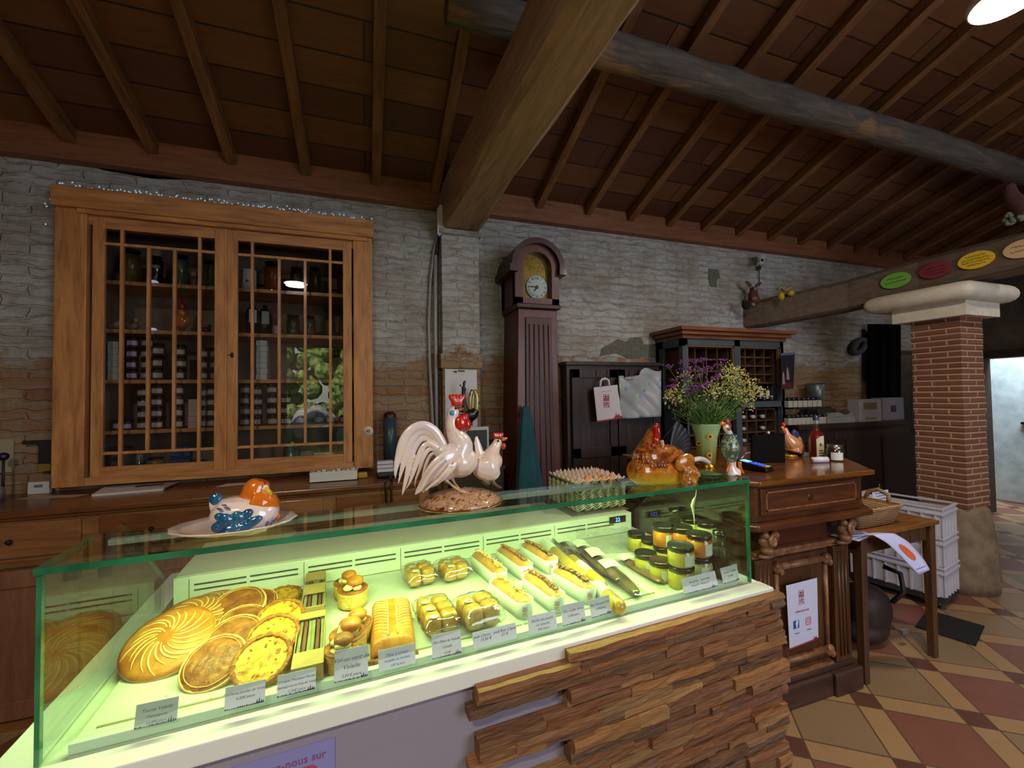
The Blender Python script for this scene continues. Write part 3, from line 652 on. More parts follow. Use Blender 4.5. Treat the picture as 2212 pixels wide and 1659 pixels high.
def tourte(px,py,z,r,tilt,roll,label,dome=.02,swirl=True,yaw=0):
    t=thing('puff_pastry_galette',label,'pie',tuple(onZ(px,py,z)),rot=rotm(tilt,roll,yaw),group='swirl-scored puff pies')
    prof=[(0,-.012),(r*.9,-.012),(r*1.0,-.007),(r*1.01,.0)]
    MB().lathe([(0.0005,-.022),(r*.90,-.022),(r*.98,-.014),(r,-.004),(r*.985,.003),(r*.9,.006)],n=40,cap=False).build('dough_base',SIDE,t)
    h=lambda q: dome*(1-(q/r)**2.4)+.003
    MB().lathe([(r*.99,.001)]+[(r*.99*(1-k/10),h(r*.99*(1-k/10))) for k in range(11)],n=40,cap=False).build('glazed_top',GOLD,t)
    if swirl:
        b=MB(); rq=random.Random(int(px))
        for k in range(21):
            a0=2*PI*k/21+rq.uniform(-.06,.06); pts=[]; q0_=rq.uniform(.12,.3); q1_=rq.uniform(.6,.8)
            for j in range(7):
                q=r*(q0_+(q1_+.14-q0_)*j/6); a=a0+.75*(j/6)**1.2; pts.append((q*math.cos(a),q*math.sin(a),h(q)+.0004))
            b.tube(pts,[(.0012,r*.018)]*2+[(.0012,r*.026)]*3+[(.0012,r*.018),(.0008,.001)],5,up=(0,0,1))
        b.build('scored_swirl',LIGHTC,t)
    return t
tourte(460,1320,.875,.092,.22,-.1,'swirl-scored golden pie at the very back, mostly hidden by the two before it',yaw=.5)
tourte(420,1340,.89,.095,.30,-.05,'swirl-scored golden pie in the middle of the three leaning ones',yaw=.3)
tourte(365,1385,.90,.098,.45,-.10,'large round puff pie with curved scored rays, frontmost at the left of the counter')
def small_pie(px,py,z,r,tilt,roll,label,kind='brown',group='brown glazed pies',yaw=0):
    nm='glazed_pie' if kind=='brown' else 'quiche'
    t=thing(nm,label,'pie' if kind=='brown' else 'quiche',tuple(onZ(px,py,z)),rot=rotm(tilt,roll,yaw),group=group)
    rr=random.Random(int(px))
    b=MB(); prof=[(0.0005,-.018),(r*.88,-.018),(r*.97,-.012),(r,.002),(r*.97,.006),(r*.92,.004)]; b.lathe(prof,n=36,cap=False)
    b.build('crust',SIDE if kind=='brown' else QRIM,t)
    def f(u,v):
        q=r*.95*(1-u); a=2*PI*v; hh=(.009*(1-(q/r)**3) if kind=='brown' else .004)+.003+ .0022*noise.noise(Vector((math.cos(a)*q*75,math.sin(a)*q*75,px)))
        return (q*math.cos(a),q*math.sin(a),hh)
    MB().grid(f,20,56,cv=True).build('glazed_lid' if kind=='brown' else 'filling',BROWNC if kind=='brown' else QUI,t)
    if kind!='brown':
        b=MB()
        b.tube([(r*.93*math.cos(k*PI/20),r*.93*math.sin(k*PI/20),.008+.0012*math.sin(k*2.3)) for k in range(40)],[(.0035+.0015*math.sin(k*1.7),.006+.0015*math.sin(k*2.9)) for k in range(40)],6,closed=True,up=(0,0,1)); b.build('toasted_rim',pastry('toasted_cheese','6a2c06','a8600e','d89a2c',70,.5,.9,.1),t)
        b=MB()
        for k in range(16):
            a=rr.uniform(0,6.28); q=r*rr.uniform(.45,.88); b.ell((q*math.cos(a),q*math.sin(a),.0078),(rr.uniform(.002,.006),rr.uniform(.002,.004),.0012),8,5,rot=Matrix.Rotation(a,3,'Z'))
        b.build('browned_spots',pastry('toasted_cheese','6a2c06','a8600e','d89a2c',70,.5,.9,.1),t)['kind']='stuff'
    if kind=='brown': MB().tube([(r*.83*math.cos(k*PI/16),r*.83*math.sin(k*PI/16),.0075+.0006*math.sin(k*2)) for k in range(32)],.0014,5,closed=True).build('rim_groove',pastry('crust_edge','b06a18','d69a3c','e4b45c'),t)
    return t
small_pie(556,1300,.885,.055,.35,.1,'brown pie at the back right of the stack, only its edge showing')
small_pie(515,1310,.90,.072,.4,-.05,'brown glazed pie farthest back, leaning above the others')
small_pie(527,1345,.885,.062,.35,.1,'brown pie wedged low between the back one and the middle one')
small_pie(503,1382,.892,.070,.45,-.1,'brown glazed pie in the middle of the leaning row')
small_pie(462,1432,.885,.068,.5,-.12,'brown glazed pie frontmost, its whole round lid showing')
g_='yellow quiches'
small_pie(612,1290,.872,.052,.12,0,'pale round quiche lying alone at the back by the kraft pack','q',g_)
small_pie(606,1336,.893,.06,.42,0,'yellow quiche, third from the front of the leaning row','q',g_)
small_pie(590,1378,.893,.062,.48,-.05,'yellow quiche, second from the front of the leaning row','q',g_)
small_pie(567,1428,.885,.064,.5,-.1,'bright yellow quiche frontmost, right of the brown pie','q',g_)
# crumbs
for i,(x,y) in enumerate(((360,1503),(455,1508),(803,1268),(790,1303),(817,1302))):
    p=onZ(x,y,ZD+.001); o=MB().ell((0,0,0),(.003,.0015,.001),8,5).build('crumb',SIDE); o.location=p; tag(o,['pastry crumb on the white tray left of the second card','pastry crumb just right of the leftmost one','faint crumb behind the vol-au-vents','crumb at the foot of the back vol-au-vent','outer crumb beside the back vol-au-vent'][i],'crumb','crumbs on the tray')
# kraft sandwich packs
KRAFT=plain('kraft_board','b5945a',.7,c2='a88750',ns=30); FILM=thinglass('clear_film',(.97,.98,.95),1.6,.04,1.45,.11)
def pack(p0,p1,z,wd,label,w0,w1,mid=None):
    a=onZ(*p0,z); b_=onZ(*p1,z); d=b_-a; L_=d.length; rz=math.atan2(d.y,d.x)-PI/2; c=(a+b_)/2; c.z=z-.02
    t=thing('sandwich_pack',label,'sandwich',tuple(c),rz,'kraft sandwich packs'); h=.04
    MB().box((-wd/2,-L_/2,-.018),(wd/2,L_/2,-.016)).box((-wd/2,-L_/2,-.018),(-wd/2+.002,L_/2,.02)).box((wd/2-.002,-L_/2,-.018),(wd/2,L_/2,.02)).box((-wd/2,-L_/2,-.018),(wd/2,-L_/2+.002,.02)).box((-wd/2,-L_/2,.02),(wd/2,-L_/2+L_*w0,.0215)).box((-wd/2,-L_/2+L_*w1,.02),(wd/2,L_/2,.0215)).build('kraft_tray',KRAFT,t)
    if mid: MB().box((-wd/2,-L_/2+L_*mid[0],.0202),(wd/2,-L_/2+L_*mid[1],.0218)).build('kraft_band',KRAFT,t)
    MB().box((-wd/2+.002,-L_/2+L_*w0,.0198),(wd/2-.002,-L_/2+L_*w1,.0204)).build('window_film',FILM,t)
    b=MB()
    for k in range(2):
        x0=-wd/2+.004+k*(wd/2-.003)
        for j in range(3): b.box((x0+j*.011,-L_/2+.01,-.014),(x0+j*.011+.008,L_/2-.01,.014),0 if j!=1 else 1)
    b.build('bread_slices',[plain('sandwich_bread','cfc9a0',.8,c2='b5b083',ns=30),plain('sandwich_filling','a86a5a',.6)],t,bevel=.002)
pack((676,1312),(683,1236),.905,.062,'kraft pack behind, standing higher against the vents',.02,.75,(.35,.62))
pack((664,1440),(676,1322),.902,.066,'kraft sandwich pack nearest, its two sandwiches showing through the window',.24,.86)
# vol-au-vents
PUFF=pastry('puff_side','c9932e','e2bb5c','edd48a',30,.5,.8,.1)
def vol(px,py,label,s=1.,tilt=.1,first=None):
    z=ZD+.002; loc=onZ(px,py,z)
    t=thing('vol_au_vent',label,'pastry',tuple(loc),rot=rotm(tilt*.3),group='filled vol-au-vents')
    b=MB()
    prof=[(.026,0),(.034,.004),(.033,.009),(.0345,.014),(.033,.02),(.0345,.026),(.033,.032),(.035,.037),(.032,.040),(.02,.038)]
    b.lathe([(r_*s,z_*s) for r_,z_ in prof],n=22); b.build('pastry_case',PUFF,t)
    MB().lathe([(.034*s,.037*s),(.0345*s,.040*s),(.030*s,.042*s),(.022*s,.041*s)],n=22,cap=False).build('toasted_rim',BROWNC,t)
    b=MB(); rr=random.Random(int(px+py))
    for k in range(7): b.ell((rr.uniform(-.014,.014)*s,rr.uniform(-.014,.014)*s,(.044+rr.uniform(0,.008))*s),(.011*s,.01*s,.007*s),8,6)
    b.build('filling',CREAM,t)
    b=MB(); b.lathe([(.0005,.050),(.016,.051),(.019,.055),(.019,.061),(.016,.065),(.009,.068),(.0005,.069)],(.004*s,-.003*s,0),n=18,cap=False); 
    b.v=[(x*s,y*s,z_*s) if i>=0 else 0 for i,(x,y,z_) in enumerate(b.v)]
    b.build('puff_lid',[BROWNC if int(px)%2 else GOLD],t)
vol(750,1288,'vol-au-vent at the back left, hidden by the one before it',1.2)
vol(762,1306,'back vol-au-vent with its lid tipped over creamy filling, beside the crumbs',1.3)
vol(768,1383,'vol-au-vent in the near group standing behind, right against the scored loaf',1.2)
vol(752,1412,'near vol-au-vent with a dark-toasted lid, in the middle of the near group',1.3)
vol(737,1440,'nearest vol-au-vent, half hidden by the tallest card',1.15)
# scored loaf
a=onZ(850,1420,ZD); b_=onZ(845,1325,ZD); d=b_-a
t=thing('puff_pastry_loaf','rectangular golden puff pastry loaf scored with slanting cuts','pastry',tuple((a+b_)/2),math.atan2(d.y,d.x)-PI/2)
hl,hw,hh=d.length/2+.01,.055,.05
def lf(u,v):
    x=-1+2*u; a=PI*v; yy=x*hl; s=(1-abs(x)**6)**.3 if abs(x)<1 else 0
    return (math.copysign(abs(math.cos(a))**.55,math.cos(a))*hw*(.9+.1*s),yy,abs(math.sin(a))**.55*hh*(.35+.65*s)+.001)
MB().grid(lf,24,20).box((-hw*.95,-hl,0),(hw*.95,hl,.004)).build('crust',GOLD,t)
b=MB()
for k in range(13):
    y=-hl*.82+k*hl*.13
    for s in (-1,1):
        pts=[]
        for j in range(5):
            x=s*(.013+(hw-.014)*j/4); th_=math.acos(min(1,(abs(x)/(hw*.99))**(1/.55))); cz=math.sin(th_)**.55*hh*(.35+.65*max(.01,1-abs(y/hl)**6)**.3)+.001; pts.append((x,y+.007*j,cz))
        b.tube(pts,[(.0016,.0022)]*5,4,up=(0,0,1))
for s in (-1,1): b.tube([(s*.012,-hl*.8,hh+.001),(s*.011,0,hh+.0015),(s*.012,hl*.8,hh+.001)],.0018,5)
b.build('light_scoring',plain('loaf_scoring','f0dc8a',.5),t)
MB().tube([(-hw*1.05,-hl*1.02,.006),(-hw*.5,-hl*1.1,.008),(0,-hl*1.12,.006),(hw*.5,-hl*1.1,.009),(hw*1.05,-hl*1.02,.006)],[.006,.008,.006,.008,.007],8).build('crimped_end',BROWNC,t)
# bagged brioche cubes
BRI=pastry('brioche','b0701c','d09a3c','e2bd6a',30,.4,.4,.2); HAM=plain('ham_layer','a8583f',.5); LBL=plain('round_label','d8e2d4',.5); LBI=plain('label_mark','3f4a44',.6)
def bag(px,py,label,nx,ny,nlab,rz=.1,cs=.042,seed=0,lift=0):
    loc=onZ(px,py,ZD+.004+lift); t=thing('pastry_bag',label,'bag',tuple(loc),CA+rz,'clear bags of small pastries'); rr=random.Random(seed)
    W=nx*(cs+.002); H=ny*(cs+.002)
    for i in range(nx):
        for j in range(ny):
            x=(i-(nx-1)/2)*(cs+.002)+rr.uniform(-.002,.002); y=(j-(ny-1)/2)*(cs+.002); z=.0
            m_=MB().ell((x,y,cs*.72),(cs*.52,cs*.52,cs*.62),12,8,p=.45); m_.box((x-cs*.46,y-cs*.46,.012),(x+cs*.46,y+cs*.46,.016),1)
            m_.build('brioche',[BRI,HAM],t)
    for k in range(nlab):
        x=(-.5 if nx>1 else 0)*(cs+.002)*(nx-1)+rr.uniform(-.003,.003); y=(ny/2-1-k)*(cs+.002)+.004
        q=MB().lathe([(.0004,cs*1.38),(.0105,cs*1.38)],(x,y,0),18,sx=1.1,cap=False).build('round_sticker',LBL,t)
        MB().box((x-.006,y-.001,cs*1.385),(x+.003,y+.001,cs*1.39)).box((x+.004,y-.003,cs*1.385),(x+.006,y+.003,cs*1.39)).build('sticker_mark',LBI,q)
    def fb(u,v):
        a=2*PI*v; e=math.sin(PI*min(1,max(0,u))); 
        x=math.copysign(abs(math.cos(a))**.6,math.cos(a))*(W/2+.006+.004*noise.noise(Vector((a*2,u*9,seed)))); z=math.copysign(abs(math.sin(a))**.6,math.sin(a))*(cs*.75)*(e**.35 if e>0 else 0)+cs*.75
        y=-H/2-.02+(H+.045)*u
        nn=noise.noise(Vector((x*90,y*90,z*90+seed)))
        n4=noise.noise(Vector((x*160,y*160,z*160+seed))); return (x+nn*.004+n4*.002,y,max(.001,z+nn*.005+n4*.002))
    MB().grid(fb,26,40,cv=True).build('clear_film',FILM,t)
bag(905,1258,'back left clear bag of pastry cubes, two round labels',2,2,2,.1,seed=1)
bag(978,1247,'back right clear bag of pastry cubes, two round labels',2,2,2,.12,seed=2)
bag(943,1350,'long clear bag nearest the card with the castle corner, three round labels',2,3,3,.05,.042,seed=3)
bag(1033,1345,'clear bag of pastry cubes just left of the paper cups, one round label',2,2,1,.1,.048,seed=4)
# paper cups with filled rolls
CUP=plain('paper_cup','dfe6dc',.6); ROLL=pastry('brioche_roll','b8722e','d29244','e4b866',16,.45,.4,.2)
NUT=pastry('chopped_nuts','7a3a0c','b8782a','dca850',90); TOP={'green':plain('dark_jelly','2f3a30',.3,coat=.3),'brown':plain('fig_jelly','7a4a24',.35,coat=.3),'white':plain('lemon_cream','e6dfb8',.5)}
def cup(p0,p1,kind,label,seed):
    z=ZD+.052; a=onZ(*p0,z); b_=onZ(*p1,z); d=b_-a; L_=d.length; c=(a+b_)/2; rz=math.atan2(d.y,d.x)+PI  # local +x to the far end
    t=thing('paper_cup_roll',label,'filled roll',(c.x,c.y,ZD),rz,'rolls in oval paper cups'); W=.031; hl=L_/2-W
    def ring(s,z_): 
        o=[]
        for k in range(24):
            a_=2*PI*k/24; cx=hl if math.cos(a_)>0 else -hl; o.append((cx+W*s*math.cos(a_),W*s*math.sin(a_),z_))
        return o
    rings=[ring(.86,.001),ring(.9,.02),ring(1.,.05),ring(.97,.05),ring(.88,.02),ring(.84,.003)]
    vs=sum(rings,[]); fs=[(i*24+k,i*24+(k+1)%24,(i+1)*24+(k+1)%24,(i+1)*24+k) for i in range(5) for k in range(24)]; fs+=[tuple(range(23,-1,-1))]
    MB().add(vs,fs,0,True).build('paper_cup',CUP,t)
    b=MB(); 
    def rf(u,v):
        a_=2*PI*v; th=PI*u; x=-math.cos(th)*(hl+W*.88); s=min(1,(math.sin(th))**.5) if math.sin(th)>0 else 0
        g=1+.03*math.cos(x*2*PI/.009); return (x,math.cos(a_)*W*.9*s*g,.036+math.sin(a_)*.028*s*g)
    b.grid(rf,40,18,cv=True); b.build('brioche_roll',ROLL,t)
    rr=random.Random(seed)
    if kind!='white': MB().tube([(-hl*1.02+hl*2.05*k/8,-.004+.002*math.sin(k),.0635-abs(k-4)*.0009) for k in range(9)],[(.0085,.0095)]*9,8,up=(0,0,1)).build('jelly_stripe',TOP[kind],t)
    b=MB()
    for k in range(46):
        x=rr.uniform(-hl*1.15,hl*1.15); b.cb((x,rr.uniform(-.011,.011) if kind=='white' else rr.uniform(-.002,.009),.071-abs(x)*.07+rr.uniform(0,.004)),(rr.uniform(.004,.008),rr.uniform(.003,.005),.004),rot=Matrix.Rotation(rr.uniform(0,3),3,'Z')@Matrix.Rotation(rr.uniform(-.6,.6),3,'X'))
    o=b.build('chopped_topping',NUT if kind!='white' else pastry('pale_topping','a86a3a','e0c878','efe6c0',90),t); o['kind']='stuff'
    if kind=='white': MB().ell((-hl*.6,.002,.066),(.007,.004,.002),8,5).build('herb_leaf',plain('herb','3f7a22',.6),t)
    # stamp on the near end (local -x is the near end)
    e=Vector((-hl-W*1.0,0,.022)); PMt=PM[t.name]; n=(PMt.to_3x3()@Vector((-1,0,0))); ux=Vector((0,0,1)).cross(n).normalized()
    # the side of the near end that faces the camera
    ang=.45; loc=Vector((-hl-W*.985*math.cos(ang),W*.985*math.sin(ang)*0.0,0))
    cw=PMt@Vector((-hl-W*.965*math.cos(ang),W*.965*math.sin(ang),.027)); n=(PMt.to_3x3()@Vector((-math.cos(ang),math.sin(ang),0))).normalized(); ux=Vector((0,0,1)).cross(n).normalized()
    logo(t,cw+n*.0025,ux,Vector((0,0,1)),n,.014,'red_stamp')
cup((1147,1312),(1066,1238),'white','paper cup nearest the cards on the left, roll topped with cream and a green leaf',4) if 0 else None
cup((1026,1190),(1085,1236),'white','back left paper cup, its roll topped with white cream',1)
cup((1080,1180),(1142,1222),'brown','back middle paper cup, roll with a brown stripe and nuts',2)
cup((1130,1170),(1198,1210),'green','back right paper cup, roll with a dark green stripe and nuts',3)
cup((1067,1246),(1143,1300),'white','front left paper cup, roll with cream, nuts and a green sprig',4)
cup((1136,1234),(1212,1288),'brown','front middle paper cup, roll with a brown stripe, red stamp in full view',5)
cup((1198,1224),(1282,1270),'green','front right paper cup, roll with a dark green stripe under yellow nuts',6)
# wrapped rolls and vacuum packs
YR=plain('yellow_roll','a8841c',.35,c2='bfa03a',ns=12,coat=.6); PAPL=plain('paper_label','dfe8cf',.6,c2='cfdcc0',ns=60)
def wroll(p0,p1,r,label,lab=(.45,.7)):
    z=ZD+r+.001; a=onZ(*p0,z); b_=onZ(*p1,z); c=(a+b_)/2; d=b_-a; L_=d.length
    t=thing('wrapped_roll',label,'sausage',tuple(c),math.atan2(d.y,d.x),'yellow wrapped rolls')
    MB().tube([(-L_/2,0,0),(-L_/2+.006,0,0),(-L_/2+.02,0,0),(L_/2-.02,0,0),(L_/2-.006,0,0),(L_/2,0,0)],[.3*r,.75*r,r,r*1.02,.8*r,.3*r],18).build('wrapped_meat',YR,t)
    MB().tube([(-L_/2+L_*lab[0],0,0),(-L_/2+L_*lab[1],0,0)],r*1.04,18,cap=False).build('paper_label',PAPL,t)
wroll((1175,1172),(1262,1250),.021,'yellow wrapped roll at the back, beside the back right paper cup',(.02,.3))
wroll((1232,1205),(1305,1268),.020,'yellow wrapped roll in the middle, half behind the front right paper cup',(.3,.62))
wroll((1283,1262),(1345,1318),.022,'short yellow wrapped roll nearest the glass, with a white label',(.12,.5))
MAG=plain('dried_duck','4a3a24',.3,c2='6b5836',ns=16,coat=.7); MAG2=plain('sliced_duck','5f3a30',.35,c2='8a6a4c',ns=10,coat=.5)
def vac(p0,p1,wd,label,lab,mat=MAG,h=.013,sl=False,seed=0,lift=0):
    z=ZD+.012+lift; a=onZ(*p0,z); b_=onZ(*p1,z); c=(a+b_)/2; d=b_-a; L_=d.length
    t=thing('vacuum_pack',label,'packed meat',tuple(c),math.atan2(d.y,d.x),'vacuum-packed duck breasts')
    def f(u,v):
        th=PI*u; a_=2*PI*v; s=math.sin(th)**.42 if math.sin(th)>0 else 0
        return (-math.cos(th)*L_*.42,math.cos(a_)*wd*.44*s*(1-.25*u),math.sin(a_)*h*s*(1+.1*math.sin(u*60)*(1 if sl else 0)))
    MB().grid(f,30,14,cv=True).build('duck_breast',mat,t)
    rr=random.Random(seed)
    def ff(u,v):
        x=(u-.5)*L_*1.12; y=(v-.5)*wd*1.35; q=max(0,1-(2*x/(L_*.95))**2)*max(0,1-(2*y/(wd*.9))**2)
        return (x,y,(h+.002)*q**.5+.006*noise.noise(Vector((x*40,y*40,seed)))*(1-q)-.006*(1-q))
    MB().grid(ff,18,12).build('plastic_film',FILM,t)
    for (s0,s1) in lab:
        def lb(u,v):
            x=-L_/2+L_*(s0+(s1-s0)*u); y=(v-.5)*wd*1.0; q=max(0,1-(2*x/(L_*.95))**2)*max(0,1-(2*y/(wd*.9))**2); return (x,y,h+.010-.006*(2*v-1)**2)
        MB().grid(lb,6,7).build('paper_label',PAPL,t)
vac((1205,1165),(1282,1240),.058,'dark vacuum-packed duck breast, leftmost and farthest back',((.05,.25),),seed=1)
vac((1242,1170),(1322,1250),.058,'vacuum-packed duck breast, second from the left',((.1,.3),),seed=2,lift=.006)
vac((1268,1185),(1345,1262),.058,'vacuum-packed duck breast, in the middle of the fanned packs',((.15,.4),),seed=3,lift=.01)
vac((1300,1212),(1385,1290),.064,'vacuum-packed duck breast nearest the glass, its label skewed',((.12,.36),),seed=4,lift=.004)
vac((1345,1205),(1438,1262),.062,'vacuum pack of thin dark slices beside the yellow jars',((.02,.22),),MAG2,.009,True,5)
def crum(u,v):
    p=onZ(1245+130*u,1150+45*v,ZD+.03); q=toC(p); return (q[0],q[1],ZD+.03+.02*(1-v)+.014*noise.noise(Vector((u*7,v*7,3))))
o=MB().grid(crum,18,12).build('loose_film',FILM); o.location=tuple(CO); o.rotation_euler=(0,0,CA); tag(o,'crumpled clear film rising behind the vacuum packs','plastic film')
# jars
JG=thinglass('jar_glass',(.95,.97,.93),1.0,.02,1.45,.04); LIDB=plain('black_lid','14150f',.28,coat=.4)
FY=plain('yellow_food','cdb23a',.5,c2='d9c657',ns=10); FO=plain('orange_food','cf6a10',.4,c2='e39a2a',ns=24,coat=.3); JL=plain('jar_label','dfe6da',.6,c2='d0d8cc',ns=50); FP=plain('pale_food','b9b07a',.5,c2='c9c090',ns=10)
def counter_jar(loc,kind,label,r=.033,h=.058,la=0,lab=True):
    r*=1.16; h*=1.12
    t=thing('lidded_jar',label,'jar',tuple(loc),la,'black-lidded jars in the counter')
    MB().lathe([(r*.9,.001),(r*.98,.004),(r*.98,h*.80),(r*.9,h*.86)],n=26).build('food',{'y':FY,'o':FO,'p':FP}[kind],t)
    MB().lathe([(r*.92,0),(r,.004),(r,h*.84),(r*.93,h*.9),(r*.93,h)],n=26,cap=False).build('glass_body',JG,t)
    MB().lathe([(r*.99,h-.004),(r*1.01,h-.003),(r*1.01,h+.008),(r*.97,h+.0105),(r*.92,h+.0095),(.0005,h+.0095)],n=28,cap=False).build('lid',LIDB,t)
    if lab:
        b=MB(); b.grid(lambda u,v:((r*1.012)*math.cos(-PI/2-.62+1.45*u),(r*1.012)*math.sin(-PI/2-.62+1.45*u),h*(.14+.6*v)),10,2); q=b.build('paper_label',JL,t)
        q2=MB()
        for k in range(3): q2.grid(lambda u,v,k=k:((r*1.02)*math.cos(-PI/2+.1+.5*u),(r*1.02)*math.sin(-PI/2+.1+.5*u),h*(.28+.13*k)+.0012*v),6,2)
        q2.build('label_print',plain('label_print','7d8878',.7),q)
    return t
def jz(px,py): return onZ(px,py,ZD+.001)
up=Vector((0,0,.0765))
counter_jar(jz(1375,1188),'y','yellow jar farthest left, its plain side turned out',.030,.056,lab=False)
counter_jar(jz(1405,1203),'y','yellow jar half hidden behind the leftmost one',.030,.056,la=.3)
p=jz(1435,1222); counter_jar(p,'y','yellow jar under the leftmost orange jar',.034,.058); counter_jar(p+up,'o','orange jar on top, leftmost of the three orange ones',.034,.058,la=.15)
p=jz(1474,1226); counter_jar(p,'p','pale jar at the bottom under the middle orange jar',.034,.058); counter_jar(p+up,'o','orange jar on top, middle of the three',.034,.058,la=.9)
p=jz(1512,1246); counter_jar(p,'p','pale jar with a bluish label under the rightmost orange jar',.036,.058); counter_jar(p+up,'o','orange jar on top, rightmost and largest in view',.036,.058,la=.35)
counter_jar(jz(1395,1232),'y','yellow jar low in front, left of the two single ones',.034,.05)
counter_jar(jz(1428,1250),'y','yellow jar low in front, right of the two single ones',.034,.05)
p=jz(1472,1266); counter_jar(p,'y','yellow jar at the bottom of the nearest stack',.0365,.054); counter_jar(p+Vector((0,0,.072)),'y','yellow jar on top of the nearest stack',.0365,.05,la=.2)
counter_jar(jz(1492,1200)+up,'p','jar behind the orange ones, only its black lid showing',.03,.056,lab=False); counter_jar(jz(1492,1200),'p','pale jar at the very bottom behind the orange ones',.03,.056,lab=False)
counter_jar(jz(1528,1212)+up,'p','jar behind the rightmost orange one, only its lid showing',.03,.056,lab=False); counter_jar(jz(1528,1212),'p','pale jar underneath, right behind the stacks',.03,.056,lab=False)
BG=thinglass('bottle_glass',(.80,.86,.74),1.0,.02,1.45,.05); ST=plain('dark_stock','3a2c12',.3,c2='4f3d18',ns=5)
def stock(px,py,label,h=.17,full=.7):
    t=thing('stock_bottle',label,'bottle',tuple(jz(px,py)),0,'stock bottles in the counter'); r=.029
    MB().lathe([(r*.9,.002),(r*.95,.006),(r*.95,h*.6*full/.7),(r*.9,h*.62*full/.7)],n=20).build('stock',ST,t)
    MB().lathe([(r,0),(r,h*.58),(r*.62,h*.8),(r*.6,h*.84),(r*.68,h*.86),(r*.68,h*.97)],n=20,cap=False).build('glass_body',BG,t)
    MB().lathe([(r*.74,h*.95),(r*.74,h*1.02),(.0005,h*1.03)],n=20,cap=False).build('cap',LIDB,t); return t
stock(1458,1188,'clear-necked stock bottle standing tallest at the back',.165)
t=stock(1556,1246,'stock bottle at the right end with a small tag at its foot',.155)
MB().box((.018,-.031,.012),(.044,-.0305,.05)).build('small_tag',CARD,t)
o=MB().tube([onV(1505,1052,.1),onV(1503,1072,.1),onV(1499,1080,.1),onV(1496,1092,.1),onV(1498,1105,.1),onV(1500,1125,.1),onV(1501,1140,.1)],[.0012,.0012,.0045,.006,.0035,.0012,.0012],8).build('hanging_cord',plain('pale_cord','d8dcae',.5)); tag(o,'thin pale cord with a small switch hanging inside the counter, under the brown hen','cord')
# ================================================================ CERAMICS ON THE GLASS
def glaze(name,stops,ns=10,rough=.12,bump=.15,zlo=None,mapping=(1,1,1)):
    t=NT(name); v=t.coord('Object',mapping); n=t.noise(v,ns,4,.6,.6); c=t.ramp(n,stops)
    if zlo:
        g=t.n('TexCoord'); sp=t.n('SeparateXYZ'); t.l(g.outputs['Object'],sp.inputs[0]); mr=t.n('MapRange'); t.l(t.math('ADD',sp.outputs[2],t.math('MULTIPLY',t.math('SUBTRACT',n,.5),.03)),mr.inputs[0])
        mr.inputs[1].default_value=zlo[0]; mr.inputs[2].default_value=zlo[1]; c=t.mix(mr.outputs[0],zlo[2],c)
    t.col(c); t.b.inputs['Roughness'].default_value=rough+.1; t.b.inputs['Coat Weight'].default_value=1; t.b.inputs['Coat Roughness'].default_value=rough*.5
    t.bump(n,bump,.004); return t.m
class Fig:
    """a figurine laid out in one upright plane; z offsets in metres towards the viewer are negative dv"""
    def __init__(s,v,t): s.v=v; s.t=t
    def p(s,px,py,dv=0): return onV(px,py,s.v)+CV*dv
    def chain(s,mb,pts,mi=0,n=14,dr=1.0):
        full=[(q[0],q[1],q[2],q[3] if len(q)>3 else 0,q[4] if len(q)>4 else dr) for q in pts]
        if len(full)>2:
            out=[]
            for i in range(len(full)-1):
                p0,p1,p2,p3=full[max(i-1,0)],full[i],full[i+1],full[min(i+2,len(full)-1)]
                for j in range(4):
                    t_=j/4; out.append(tuple(.5*((2*b_)+(c_-a_)*t_+(2*a_-5*b_+4*c_-d_)*t_*t_+(3*b_-a_-3*c_+d_)*t_**3) for a_,b_,c_,d_ in zip(p0,p1,p2,p3)))
            out.append(full[-1]); pts=[(q[0],q[1],max(q[2],.3),q[3],q[4]) for q in out]
        P_=[s.p(q[0],q[1],q[3] if len(q)>3 else 0) for q in pts]; k=pxm(P_[0])
        return mb.tube(P_,[((q[4] if len(q)>4 else dr)*q[2]*k,q[2]*k) for q in pts],n,mi,up=tuple(CV))
    def blob(s,mb,px,py,rx,rz,ry=None,dv=0,mi=0,rot=0,n=16,m=10):
        c=s.p(px,py,dv); k=pxm(c); ry=(rx+rz)/2 if ry is None else ry
        R_=Matrix.Rotation(CA,3,'Z')@Matrix.Rotation(-rot,3,'Y')
        return mb.ell(c,(rx*k,ry*k,rz*k),n,m,mi,R_)
    def plate(s,mb,pts,dv0,dv1,mi=0):
        return mb.prism([(a,b) for a,b in pts],lambda a,b,d:s.p(a,b,d),dv0,dv1,mi)
    def b(s,mb,name,mat,**k): return mb.build(name,mat,s.t,w=True,**k)
WG=glaze('white_glaze',[(.3,'dcc2b4'),(.5,'eedbd0'),(.7,'dcd4de')],14,.1,.25); REDG=glaze('red_glaze',[(.3,'a81606'),(.7,'c22408')],20,.12,.2)
ORG=glaze('orange_glaze',[(.35,'d0660e'),(.65,'e07d18')],16,.08,.1); BLUG=glaze('blue_glaze',[(.3,'0d3350'),(.55,'1c5b80'),(.7,'2a6f8e')],30,.08,.3,mapping=(1,1,1))
YELG=plain('yellow_glaze','e6b41e',.12,coat=1); EYE=plain('dark_glaze','2c1a22',.1,coat=1); BLS=plain('sky_glaze','3f8fb8',.1,coat=1); BKG=plain('black_glaze','0c0d0e',.4,coat=.15); BRG=plain('brown_glaze','7a3a16',.15,coat=1)
def zc(px,py,z): return toC(onZ(px,py,z))
